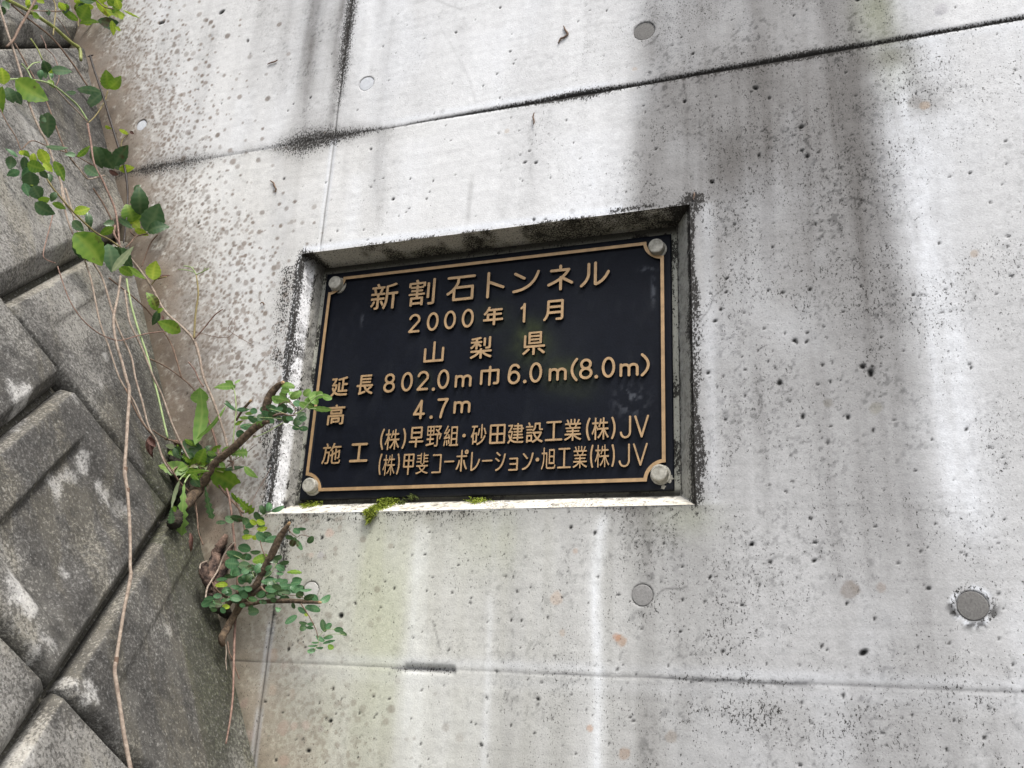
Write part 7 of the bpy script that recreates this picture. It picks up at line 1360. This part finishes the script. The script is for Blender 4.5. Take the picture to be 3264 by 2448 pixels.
# ---- dry climbers, each its own stem
DRY = [
 ('pale straw coloured dry stem down the left edge behind the leaves', 1, [(-10, 40), (60, 270), (120, 440), (195, 690), (262, 930), (345, 1130), (410, 1250), (470, 1420), (540, 1620), (575, 1780), (640, 1880)], 10, .02, 'T'),
 ('grey brown dry stem crossing the dark block at the upper left', 1, [(130, 380), (240, 580), (330, 740), (410, 900), (480, 1080), (560, 1290), (640, 1420), (710, 1500), (775, 1580)], 7, .012, 'K'),
 ('dry stem ending left of the upright black stem', 1, [(630, 1400), (700, 1490), (770, 1575), (860, 1560), (920, 1545)], 6, .016, 'T'),
 ('thin tan stem from the leaf bunch to the dry leaf', 2, [(540, -10), (570, 180), (620, 350), (720, 560), (800, 800), (842, 1000), (885, 1200), (960, 1400), (1055, 1680), (1175, 1870), (1270, 2080), (1362, 2200)], 8, .018, 'T'),
 ('tan stem beside the thick dry stem', 2, [(575, 0), (640, 220), (700, 420), (820, 650), (905, 800), (980, 1050), (1050, 1250), (1155, 1480), (1195, 1680), (1255, 1890), (1312, 2110), (1382, 2230), (1440, 2400), (1520, 2520)], 9, .022, 'T'),
 ('yellowish green bare stem behind the dry stems', 2, [(1115, 800), (1150, 1000), (1210, 1220), (1290, 1450), (1355, 1690), (1400, 1860), (1440, 2040), (1478, 2200)], 9, .02, 'L'),
 ('brown dry stem leading down to the weeds in the crack', 2, [(1100, 900), (1125, 1080), (1150, 1200), (1250, 1410), (1350, 1660), (1430, 1830), (1510, 2060), (1600, 2260), (1690, 2440)], 9, .026, 'T'),
 ('thin dark stem sloping behind the reddish vine', 2, [(960, 790), (1100, 900), (1220, 1000), (1330, 1110), (1440, 1260), (1520, 1400), (1600, 1670)], 7, .02, 'K'),
 ('dark twig crossing the brown spotted patch', 2, [(1310, 1500), (1440, 1560), (1560, 1640), (1680, 1740), (1760, 1850)], 6, .012, 'K'),
 ('short dark stem above the dry leaf', 2, [(820, 0), (900, 120), (980, 270), (1030, 400)], 8, .012, 'K'),
 ('pinkish dry stem disappearing behind the cut branch', 3, [(690, 560), (740, 680), (790, 830), (825, 975)], 10, .014, 'P'),
 ('slender reddish curved tendril looping over the grey block', 2, [(508, 690), (560, 850), (620, 1000), (720, 1150), (850, 1265), (960, 1320), (1060, 1342), (1180, 1310), (1300, 1280), (1450, 1262), (1585, 1258)], 5, .03, 'P'),
 ('pink hair thin tendril hanging from the dark leaves', 2, [(470, 212), (440, 340), (410, 450), (382, 570), (400, 625), (490, 660)], 5, .02, 'P'),
 ('fine curling tendril on the pale wall', 2, [(1690, 1262), (1800, 1285), (1900, 1310), (2010, 1312), (2060, 1260), (2072, 1190), (2055, 1148), (2030, 1200), (2015, 1250), (2120, 1320), (2210, 1370)], 2.4, .012, 'K'),
 ('dark thin stem from the crack to the weeds', 3, [(0, 380), (80, 560), (160, 700), (260, 820), (300, 920), (350, 1020), (420, 1120), (470, 1200)], 7, .02, 'K'),
 ('thin twig sloping toward the recess above the cut branch stub', 3, [(555, 150), (610, 220), (650, 310), (690, 368)], 6, .028, 'P'),
 ('long reddish dry runner hanging below the weeds beside the cut branches', 4, [(890, -120), (920, 0), (955, 300), (985, 640), (965, 1100), (955, 1400), (948, 1680), (925, 1900), (885, 2130)], [10, 10, 10, 10, 11, 10, 9, 9, 7], .018, 'P'),
 ('dark thread-like root curving under the lower branch', 4, [(900, 1230), (915, 1330), (945, 1390), (975, 1480), (1003, 1560)], 6, .006, 'K'),
 ('pale thread hanging at the foot of the block wall', 4, [(885, 1260), (888, 1340), (884, 1400), (892, 1480)], 4, .008, 'T'),
 ('thin bent root below the weeds over the dark block', 4, [(610, -20), (632, 120), (640, 250), (662, 320), (685, 380)], 6, .01, 'K'),
 ('brown root strand behind the small leaves', 4, [(960, -40), (1000, 60), (1040, 180), (1060, 300)], 9, .012, 'K'),
 ('slim stem rising from the crack along the wall', 3, [(240, 750), (330, 810), (420, 850), (500, 880)], 6, .015, 'K'),
 ('fine bare twig over the wall joint right of the weeds', 3, [(880, 1090), (950, 1020), (1050, 960), (1155, 875)], 3, .02, 'K'),
 ('hair thin reddish twig leaning toward the recess corner', 3, [(1100, 1420), (1140, 1330), (1220, 1190), (1280, 1080)], 2.4, .01, 'P'),
]
for lb, im, pts, r, off, mt in DRY:
    t = thing('dry_stem', lb, 'stem', base_of(im, *pts[-1]), 'dry climber stems over the block wall and the pale wall')
    stem(t, im, pts, r, off, mt, .22)
# the thick one to the bottom edge of the picture
t = thing('dry_stem', 'thickest bare brown stem hanging down over the grey blocks to the bottom edge', 'stem', base_of(6, 1065, 1659), 'dry climber stems over the block wall and the pale wall')
P1 = [(2, 1062, 775), (2, 1040, 950), (2, 1000, 1150), (2, 1022, 1350), (2, 1075, 1530), (5, 1115, 30), (5, 1140, 130), (5, 1122, 420), (5, 1110, 650), (5, 1098, 830), (5, 1122, 1010), (5, 1140, 1250), (5, 1148, 1500), (6, 1062, 20), (6, 1065, 100), (6, 1012, 370), (6, 972, 620), (6, 945, 790), (6, 937, 880), (6, 970, 1100), (6, 1012, 1380), (6, 1072, 1700)]
Pw, Rw = [], []
for (im, x, y), r in zip(P1, [10, 10, 12, 11, 12, 14, 14, 14, 14, 17, 14, 14, 14, 13, 15, 14, 14, 16, 16, 16, 17, 18]):
    p = near(*zp(im, x, y), .028); Pw.append(p); Rw.append(r * ZM[im][2] * px_size(p))
new_obj('stem', tube_mesh('stem', Pw, Rw, 12, .16, 3), M_STEM['T'], t)
for (im, x, y, r) in ((5, 1102, 835, 19), (6, 946, 795, 19), (5, 1126, 1020, 16)):
    p = near(*zp(im, x, y), .028); rr = r * ZM[im][2] * px_size(p)
    new_obj('node', tube_mesh('node', [p + np.array([0, 0, .006]), p, p - np.array([0, 0, .006])], [rr * .8, rr * 1.05, rr * .8], 10, .2, 5), M_STEM['K'], t)
# ---- dry curled leaf
t = thing('dried_leaf', 'dry curled dark red leaf dangling beside the crack above the weeds', 'leaf', base_of(5, 1340, 520), 'dried leaves')
for (a, b, w) in (((1330, 515), (1345, 710), 60), ((1305, 540), (1370, 620), 60), ((1360, 560), (1330, 680), 46)):
    leaf(t, 5, a, b, w, 'x', .025, name='blade', cup=.9)
t = thing('dried_leaf', 'small shrivelled brown leaf stuck to the block below the weeds', 'leaf', base_of(4, 575, 300), 'dried leaves')
for (a, b, w) in (((570, 270), (590, 380), 34), ((560, 330), (575, 440), 30)):
    leaf(t, 4, a, b, w, 'x', .01, name='blade', cup=.8)

# ---- soil and rotten wood in the crack
def lump(t, name, img, pts, r, off, mat, seed, knobs=.5):
    P, R = [], []
    for (x, y), rr in zip(pts, r):
        p = near(*zp(img, x, y), off); P.append(p); R.append(rr * ZM[img][2] * px_size(p))
    return new_obj(name, tube_mesh(name, P, R, 20, knobs, seed, 7), mat, t)
t = thing('rotten_wood', 'dark decayed root wood wedged between the block wall and the pale wall', 'wood', base_of(4, 780, 600))
lump(t, 'bark', 4, [(890, 285), (850, 370), (800, 470), (770, 590), (745, 700)], [16, 42, 48, 42, 16], .012, M_ROOT, 1, .35)
lump(t, 'bark', 4, [(945, 365), (900, 470), (860, 580), (800, 700), (745, 840)], [14, 38, 42, 44, 20], .008, M_ROOT, 2, .35)
lump(t, 'bark', 4, [(700, 545), (690, 620), (720, 700), (760, 780)], [30, 42, 36, 20], .016, M_ROOT, 3, .4)
stem(t, 4, [(965, 355), (880, 450), (815, 600), (760, 690), (720, 760), (705, 860)], 8, .03, 'T', .3, 'root')
stem(t, 4, [(720, 520), (665, 545), (655, 590)], 6, .03, 'T', .3, 'root')
t = thing('crack_soil', 'dark soil and litter packed in the crack under the weeds', 'soil', base_of(3, 450, 1200))
lump(t, 'litter', 3, [(385, 900), (420, 960), (440, 1050), (470, 1150), (500, 1270), (520, 1350)], [20, 42, 50, 66, 56, 24], -.012, M_EARTH, 6, .5)
lump(t, 'litter', 3, [(470, 1480), (430, 1560), (420, 1590)], [40, 62, 38], -.008, M_EARTH, 7, .5)
lump(t, 'litter', 3, [(430, 850), (490, 890), (560, 1010), (640, 1090)], [16, 34, 34, 20], -.002, M_STEM['P'], 8, .5)
lump(t, 'litter', 4, [(760, 940), (860, 960), (920, 1000), (930, 1080)], [20, 44, 44, 24], -.010, M_EARTH, 9, .5)
stem(t, 3, [(350, 830), (440, 850), (520, 900), (600, 1000), (640, 1080)], 8, .01, 'K', .3, 'twig')
stem(t, 3, [(760, 1130), (820, 1230), (900, 1330), (1000, 1440), (1040, 1480)], 10, .012, 'K', .3, 'twig')
stem(t, 3, [(480, 1060), (420, 1110), (470, 1200), (560, 1290)], 8, .012, 'K', .3, 'twig')

# ---- broad-leaved weed rosette
t = thing('weed', 'leafy weed with jagged broad leaves rooted in the crack around the cut branch', 'plant', base_of(3, 640, 1100))
leaf(t, 3, (612, 880), (652, 385), 118, 'r', .035, jag=0, serr=True)
leaf(t, 3, (650, 520), (655, 382), 150, 'r', .036, serr=True)
leaf(t, 3, (625, 830), (885, 535), 36, 'r', .035)
for (a, b, w, k, j) in (((505, 845), (700, 1000), 130, 'd', 0), ((520, 828), (635, 895), 40, 'g', 0), ((560, 1082), (298, 1062), 128, 'g', 0), ((430, 905), (355, 882), 46, 'p', 0), ((430, 900), (485, 1000), 50, 'b', 0), ((640, 1050), (700, 912), 105, 'g', 0), ((690, 1000), (815, 985), 84, 'd', 0),
                     ((600, 1000), (540, 960), 60, 'd', 0), ((720, 940), (800, 970), 50, 'r', 0), ((850, 945), (935, 890), 44, 'r', 0), ((905, 965), (1072, 948), 92, 'r', 1), ((570, 1070), (678, 1062), 34, 'p', 0), ((520, 1130), (735, 1112), 44, 'g', 0), ((745, 1100), (1035, 1285), 180, 'g', 0),
                     ((870, 1100), (1050, 1070), 36, 'd', 0), ((1045, 1070), (1165, 1168), 58, 'r', 0), ((985, 1340), (1125, 1470), 88, 'g', 1), ((930, 1300), (1000, 1400), 34, 'g', 0), ((590, 1160), (655, 1250), 84, 'd', 0), ((700, 1240), (765, 1525), 64, 'd', 1), ((518, 1220), (490, 1670), 104, 'r', 1),
                     ((475, 1190), (402, 1450), 34, 'p', 0), ((405, 1430), (400, 1570), 66, 'd', 1), ((420, 1420), (440, 1470), 40, 'g', 0), ((640, 1000), (700, 1060), 70, 'g', 0), ((560, 1100), (640, 1190), 60, 'g', 0), ((690, 1120), (770, 1180), 60, 'd', 0), ((700, 1080), (750, 1110), 50, 'p', 0), ((830, 1030), (880, 1080), 44, 'r', 0), ((640, 1120), (600, 1220), 56, 'd', 1)):
    leaf(t, 3, a, b, w, k, .03 if k == 'd' else .04, jag=j)
for i in range(48):
    x, y = _x.gauss(640, 110), _x.gauss(1050, 75); a = _x.uniform(0, 6.28); L = _x.uniform(60, 120)
    leaf(t, 3, (x, y), (x + L * math.cos(a), y + L * math.sin(a)), L * .5, _x.choice('ggdrd'), _x.uniform(.004, .03), jag=_x.random() < .3)
stem(t, 3, [(560, 1085), (640, 1075), (740, 1090), (860, 1120)], 8, .03, 'G', .1)
stem(t, 3, [(640, 1040), (660, 1090), (740, 1150)], 7, .03, 'P', .1)
stem(t, 3, [(520, 1215), (560, 1150), (640, 1100)], 7, .035, 'L', .1); stem(t, 3, [(475, 1190), (520, 1140), (600, 1100)], 6, .035, 'L', .1)
stem(t, 3, [(900, 1020), (950, 1030), (940, 1060)], 8, .035, 'K', .3, 'bud')
# ---- slender seedling left of the branch
t = thing('seedling', 'slender upright seedling with a drooping light green top left of the recess', 'plant', base_of(3, 945, 880))
stem(t, 3, [(945, 885), (955, 780), (965, 680), (975, 560), (965, 430), (950, 372)], [6, 6, 6, 6, 5, 4], .045, 'L', .1)
for (a, b, w, k) in (((955, 365), (785, 374), 62, 'r'), ((950, 350), (880, 315), 50, 'r'), ((950, 345), (945, 395), 40, 'r'), ((960, 340), (1012, 305), 22, 'r'), ((972, 578), (868, 512), 30, 'm'), ((935, 555), (885, 488), 34, 'd'), ((975, 572), (1092, 568), 40, 'm'), ((965, 705), (1035, 670), 34, 'g')):
    leaf(t, 3, a, b, w, k, .048)

# ---- cut branches with pinnate leaflets
def branch(t, img, pts, r, offs, cut=True):
    P, R = [], []
    for (x, y), rr, o in zip(pts, r, offs):
        p = near(*zp(img, x, y), o); P.append(p); R.append(rr * ZM[img][2] * px_size(p))
    o = new_obj('branch', tube_mesh('branch', P, R, 18, .20, len(pts), 6), M_STEM['W'], t)
    if cut:
        d = P[-1] - P[-2]; d /= np.linalg.norm(d)
        new_obj('cut_end', tube_mesh('cut_end', [P[-1] - d * .002, P[-1] + d * .0015, P[-1] + d * .003], [R[-1] * 1.02, R[-1] * 1.0, R[-1] * .5], 12, .3, 9), M_STEM['C'], t)
    return P
t = thing('cut_shrub', 'upper sawn shrub branch slanting up toward the plate with small oval leaflets', 'shrub', base_of(3, 520, 1400), 'sawn shrubs growing from the crack')
branch(t, 3, [(505, 1440), (560, 1370), (640, 1280), (720, 1160), (800, 1030), (960, 900), (1120, 745), (1200, 690)], [40, 52, 46, 38, 36, 34, 34, 36], [0, .008, .02, .03, .038, .045, .05, .052], False)
branch(t, 3, [(1190, 705), (1225, 620), (1245, 520), (1290, 420), (1345, 360), (1385, 333)], [34, 30, 36, 34, 28, 18], [.05, .052, .055, .058, .06, .062])
branch(t, 3, [(1200, 690), (1262, 672)], [26, 16], [.052, .056], False)
branch(t, 3, [(975, 665), (1020, 590), (1060, 540), (1098, 495)], [9, 11, 12, 11], [.03, .032, .034, .036])
branch(t, 3, [(1130, 800), (1150, 800)], [8, 4], [.05, .055], False)
stem(t, 3, [(1300, 625), (1380, 605), (1440, 622), (1498, 618)], [9, 11, 8, 6], .062, 'K', .3)
stem(t, 3, [(1490, 610), (1560, 570), (1620, 510), (1690, 450), (1740, 440)], 5, .068, 'L', .1)
stem(t, 3, [(1120, 820), (1240, 770), (1380, 690), (1480, 660), (1560, 650)], 4.5, .056, 'L', .1)
stem(t, 3, [(1440, 480), (1500, 560), (1480, 610)], 4, .065, 'K', .2); stem(t, 3, [(1350, 530), (1420, 500), (1510, 560)], 4, .065, 'K', .2)
stem(t, 3, [(1130, 640), (1250, 640), (1380, 650)], 4, .06, 'L', .1); stem(t, 3, [(1270, 560), (1370, 590), (1440, 620)], 4, .062, 'L', .1)
stem(t, 3, [(1020, 715), (1140, 690), (1240, 650)], 3, .058, 'L', .1); stem(t, 3, [(1620, 560), (1680, 562)], 4, .068, 'L', .1)
stem(t, 3, [(1560, 740), (1500, 722), (1440, 700)], 3, .06, 'L', .1)
UP = [((1080, 628), (1172, 692), 46, 'm'), ((1150, 690), (1218, 688), 34, 'r'), ((1010, 716), (1135, 716), 46, 'm'), ((975, 770), (1038, 785), 56, 'm'), ((1162, 620), (1238, 668), 54, 'd'), ((1235, 640), (1305, 672), 44, 'm'), ((1100, 572), (1155, 588), 42, 'm'),
      ((1185, 560), (1275, 590), 54, 'm'), ((1240, 535), (1335, 575), 44, 'm'), ((1345, 530), (1422, 580), 64, 'd'), ((1288, 462), (1440, 492), 50, 'r'), ((1370, 360), (1482, 372), 44, 'r'), ((1370, 395), (1440, 405), 44, 'r'), ((1360, 420), (1405, 450), 40, 'r'), ((1450, 470), (1542, 415), 54, 'r'), ((1570, 445), (1625, 398), 52, 'r'), ((1618, 470), (1705, 428), 62, 'r'),
      ((1592, 478), (1640, 520), 56, 'r'), ((1630, 480), (1692, 510), 52, 'r'), ((1678, 450), (1735, 428), 52, 'r'), ((1728, 440), (1812, 468), 42, 'r'), ((1640, 555), (1798, 568), 38, 'r'), ((1545, 530), (1490, 498), 48, 'm'), ((1600, 545), (1540, 510), 44, 'r'), ((1520, 645), (1580, 605), 58, 'd'), ((1482, 702), (1556, 655), 58, 'd'), ((1598, 642), (1535, 648), 40, 'm'),
      ((1385, 662), (1442, 642), 56, 'd'), ((1468, 728), (1532, 732), 36, 'm'), ((1530, 735), (1602, 735), 36, 'm'), ((1298, 462), (1352, 505), 48, 'r'), ((1200, 590), (1290, 612), 40, 'm'), ((1255, 600), (1330, 620), 44, 'd'), ((1300, 590), (1380, 560), 40, 'm'), ((1420, 560), (1470, 590), 38, 'm'), ((1580, 500), (1640, 470), 44, 'r'), ((1440, 440), (1480, 420), 36, 'r'), ((1055, 608), (1120, 604), 24, 'r'), ((1000, 640), (1090, 638), 24, 'r'), ((1480, 650), (1420, 640), 34, 'm'), ((1600, 545), (1650, 540), 32, 'r'), ((1400, 350), (1440, 380), 34, 'r'), ((1320, 640), (1370, 655), 30, 'm')]
for a, b, w, k in UP: leaf(t, 3, a, b, w, k, .062, serr=False, blunt=True, name='leaflet', cup=.12)

t = thing('cut_shrub', 'lower shrub with three sawn brown branches and many small oval leaflets below the recess', 'shrub', base_of(4, 860, 1230), 'sawn shrubs growing from the crack')
branch(t, 4, [(862, 1260), (850, 1200), (905, 1095), (965, 990), (1035, 880), (1075, 850)], [22, 34, 34, 30, 32, 26], [-.004, .006, .016, .026, .034, .036], False)
branch(t, 4, [(900, 900), (950, 850), (1020, 808), (1090, 775), (1150, 745), (1185, 660), (1255, 530), (1310, 420), (1360, 310), (1440, 192)], [28, 28, 28, 28, 36, 28, 32, 32, 32, 14], [.02, .026, .034, .038, .042, .046, .05, .054, .056, .06])
branch(t, 4, [(1040, 900), (1120, 895), (1200, 880), (1380, 872), (1530, 876), (1712, 886)], [26, 20, 17, 20, 20, 12], [.034, .036, .04, .046, .052, .056])
branch(t, 4, [(1060, 870), (1120, 810), (1170, 780), (1240, 735)], [24, 26, 26, 14], [.034, .036, .04, .044], False)
stem(t, 4, [(895, 840), (840, 810), (790, 760), (760, 705)], [12, 10, 9, 7], .03, 'K', .3)
stem(t, 4, [(1195, 745), (1215, 775), (1250, 800), (1292, 800)], [10, 10, 10, 7], .05, 'K', .2)
stem(t, 4, [(1545, 895), (1595, 970), (1640, 1045), (1680, 1130), (1698, 1200)], [6, 5, 5, 4, 4], .056, 'K', .2)
stem(t, 4, [(1700, 1195), (1760, 1130), (1850, 1120)], 2.5, .056, 'L'); stem(t, 4, [(1740, 1195), (1820, 1165), (1930, 1170)], 2.5, .056, 'L')
stem(t, 4, [(1700, 1200), (1700, 1250), (1660, 1310)], 2.5, .056, 'L')
stem(t, 4, [(1245, 500), (1210, 430), (1190, 350), (1180, 250), (1150, 170)], 5, .05, 'K', .2)
stem(t, 4, [(1225, 665), (1270, 640), (1310, 580), (1330, 540)], 3.5, .052, 'L'); stem(t, 4, [(1430, 210), (1450, 260), (1510, 310), (1550, 290), (1640, 310)], 3.2, .05, 'K', .2)
stem(t, 4, [(1190, 120), (1270, 90), (1370, 50)], 3, .045, 'L'); stem(t, 4, [(900, 150), (1010, 150), (1120, 180)], 3, .03, 'L')
stem(t, 4, [(1300, 690), (1340, 740), (1345, 790), (1400, 830)], 3, .046, 'L'); stem(t, 4, [(1330, 800), (1430, 820), (1530, 830), (1650, 880)], 3, .05, 'K', .1)
stem(t, 4, [(910, 460), (1000, 490), (1090, 560), (1140, 680)], 3.5, .046, 'L'); stem(t, 4, [(880, 940), (840, 890), (760, 870), (700, 900)], 4, .03, 'L'); stem(t, 4, [(1090, 880), (1000, 790), (930, 750)], 3, .04, 'L')
LOW = [((1120, 302), (1035, 310), 36, 'Y'), ((1120, 300), (1160, 322), 38, 'Y'), ((1152, 275), (1245, 330), 62, 'm'), ((1230, 342), (1358, 322), 50, 'm'), ((995, 392), (1092, 422), 60, 'm'), ((892, 445), (1022, 478), 58, 'm'), ((1020, 490), (1092, 480), 42, 'd'), ((1002, 548), (888, 538), 74, 'm'), ((1100, 440), (1182, 440), 30, 'd'),
       ((1120, 522), (1245, 478), 62, 'g'), ((1000, 548), (1085, 562), 56, 'd'), ((1085, 585), (1028, 622), 50, 'm'), ((940, 640), (1040, 598), 56, 'm'), ((870, 660), (975, 652), 32, 'd'), ((800, 685), (888, 680), 26, 'm'), ((1145, 622), (1205, 555), 60, 'm'), ((1022, 665), (1142, 638), 56, 'm'), ((1055, 602), (1125, 568), 42, 'm'), ((1308, 500), (1372, 482), 40, 'd'), ((1360, 540), (1435, 530), 32, 'd'),
       ((1325, 565), (1395, 598), 48, 'm'), ((1235, 508), (1335, 530), 38, 'd'), ((1330, 630), (1388, 630), 26, 'm'), ((1425, 618), (1542, 622), 30, 'g'), ((925, 742), (1015, 757), 32, 'm'), ((790, 738), (890, 730), 38, 'Y'), ((1198, 702), (1335, 688), 44, 'm'), ((1330, 694), (1385, 690), 26, 'm'), ((1335, 752), (1455, 738), 42, 'm'), ((1450, 790), (1555, 748), 46, 'm'),
       ((1538, 780), (1632, 772), 20, 'm'), ((1502, 812), (1562, 822), 52, 'd'), ((1575, 860), (1655, 825), 54, 'd'), ((1650, 818), (1692, 868), 40, 'm'), ((1712, 882), (1795, 828), 46, 'm'), ((1230, 760), (1335, 772), 52, 'm'), ((1240, 832), (1312, 828), 42, 'd'), ((1150, 822), (1235, 818), 46, 'd'), ((1345, 800), (1445, 800), 48, 'd'), ((1082, 978), (1168, 965), 54, 'd'), ((1080, 930), (1122, 948), 44, 'd'),
       ((1582, 925), (1705, 955), 48, 'm'), ((1520, 930), (1582, 975), 34, 'm'), ((1408, 1072), (1502, 1008), 42, 'm'), ((1575, 992), (1610, 995), 24, 'Y'), ((1530, 1060), (1592, 1072), 26, 'd'), ((1535, 1112), (1592, 1112), 46, 'd'), ((1598, 1075), (1658, 1075), 26, 'm'), ((1592, 1106), (1652, 1112), 22, 'm'), ((1732, 1035), (1758, 1135), 42, 'd'), ((1765, 1115), (1812, 1078), 40, 'm'), ((1838, 1122), (1912, 1130), 38, 'm'),
       ((1880, 1140), (1945, 1172), 26, 'd'), ((1678, 1180), (1745, 1225), 32, 'm'), ((1748, 1202), (1822, 1190), 30, 'm'), ((1640, 1238), (1702, 1236), 15, 'm'), ((1740, 1248), (1838, 1222), 20, 'm'), ((1608, 1270), (1682, 1265), 15, 'm'), ((1680, 1285), (1738, 1285), 18, 'm'), ((1602, 1322), (1668, 1302), 34, 'm'), ((1785, 1262), (1830, 1288), 38, 'g'), ((670, 915), (742, 880), 50, 'm'), ((690, 862), (772, 852), 42, 'm'), ((735, 905), (785, 920), 40, 'd'),
       ((768, 885), (842, 905), 50, 'm'), ((838, 870), (912, 860), 26, 'm'), ((750, 942), (802, 952), 32, 'd'), ((855, 915), (912, 930), 34, 'Y'), ((875, 810), (935, 800), 42, 'm'), ((1005, 905), (1052, 915), 32, 'm'), ((1018, 832), (1075, 820), 42, 'm'), ((1185, 30), (1222, 102), 42, 'd'), ((1248, 82), (1268, 14), 46, 'm'), ((1288, 82), (1388, 42), 34, 'm'), ((1138, 90), (1180, 152), 44, 'd'),
       ((880, 132), (945, 172), 48, 'b'), ((925, 130), (1035, 150), 46, 'd'), ((1040, 140), (1082, 200), 48, 'd'), ((1098, 160), (1152, 190), 36, 'Y'), ((1158, 162), (1222, 190), 40, 'Y'), ((1158, 242), (1242, 230), 34, 'Y'), ((798, 182), (875, 180), 28, 'b'), ((1038, 262), (1085, 270), 42, 'd'), ((1218, 270), (1282, 292), 34, 'd'), ((1478, 240), (1532, 270), 40, 'm'), ((1508, 242), (1585, 238), 22, 'm'), ((1408, 305), (1472, 315), 30, 'd'), ((1465, 392), (1495, 318), 46, 'd'), ((1498, 328), (1552, 415), 34, 'm'), ((1608, 362), (1648, 308), 44, 'd'),
       ((1050, 755), (1110, 770), 38, 'm'), ((1160, 860), (1090, 850), 36, 'd'), ((1290, 560), (1240, 600), 36, 'm'), ((1370, 770), (1300, 740), 40, 'd'), ((1230, 790), (1180, 830), 42, 'm'), ((1470, 890), (1490, 935), 26, 'd'), ((980, 600), (930, 640), 50, 'm'), ((1120, 640), (1070, 700), 44, 'd'), ((1280, 850), (1330, 870), 34, 'd'), ((1450, 745), (1500, 790), 36, 'm')]
for a, b, w, k in LOW: leaf(t, 4, a, b, w, k, .055 if b[0] > 1000 else .04, serr=False, blunt=True, name='leaflet', cup=.12)

for i in range(44):
    x, y = _x.choice(((1100, 600), (1050, 800), (1350, 790), (900, 880), (1130, 200), (1500, 800), (1250, 620)))
    x += _x.gauss(0, 70); y += _x.gauss(0, 55); a = _x.uniform(-1, 4); L = _x.uniform(55, 100)
    leaf(t, 4, (x, y), (x + L * math.cos(a), y + L * math.sin(a) * .5), L * .5, _x.choice('mmmdd'), _x.uniform(.03, .05), serr=False, blunt=True, name='leaflet', cup=.12)
# ---- dried caterpillars stuck to the wall
def worm(label, pts, r, img=0):
    t = [on_wall(u, v) + np.array([0, -.003, 0]) for u, v in pts]
    k = px_size(t[0]); n = len(t)
    R = [r * k * (.45 if i in (0, n - 1) else 1) for i in range(n)]
    tag(new_obj('dried_caterpillar', tube_mesh('dried_caterpillar', t, R, 8, .4, 4), M_STEM['K']), label, 'insect', 'dried caterpillars and scraps on the wall')
worm('dried dark caterpillar hooked on the upper wall above the long joint', [(1798, 86), (1804, 100), (1811, 112), (1800, 122), (1788, 128), (1781, 142)], 3.2)
worm('small straight dried caterpillar just below the long joint', [(1705, 362), (1701, 376), (1704, 392), (1702, 400)], 2.6)
worm('curled brown caterpillar on the wall left of the vertical joint', [(864, 578), (874, 585), (878, 596), (883, 606), (880, 616)], 2.6)
worm('tiny hooked dried larva left of the recess', [(832, 972), (838, 966), (844, 970), (843, 976)], 2.2)
worm('black speck like insect on the wall left of the vertical joint', [(855, 208), (866, 203), (878, 200), (888, 194)], 2.4)
worm('rust coloured scrap above the upper right corner of the recess', [(2210, 640), (2214, 626), (2213, 616)], 3)
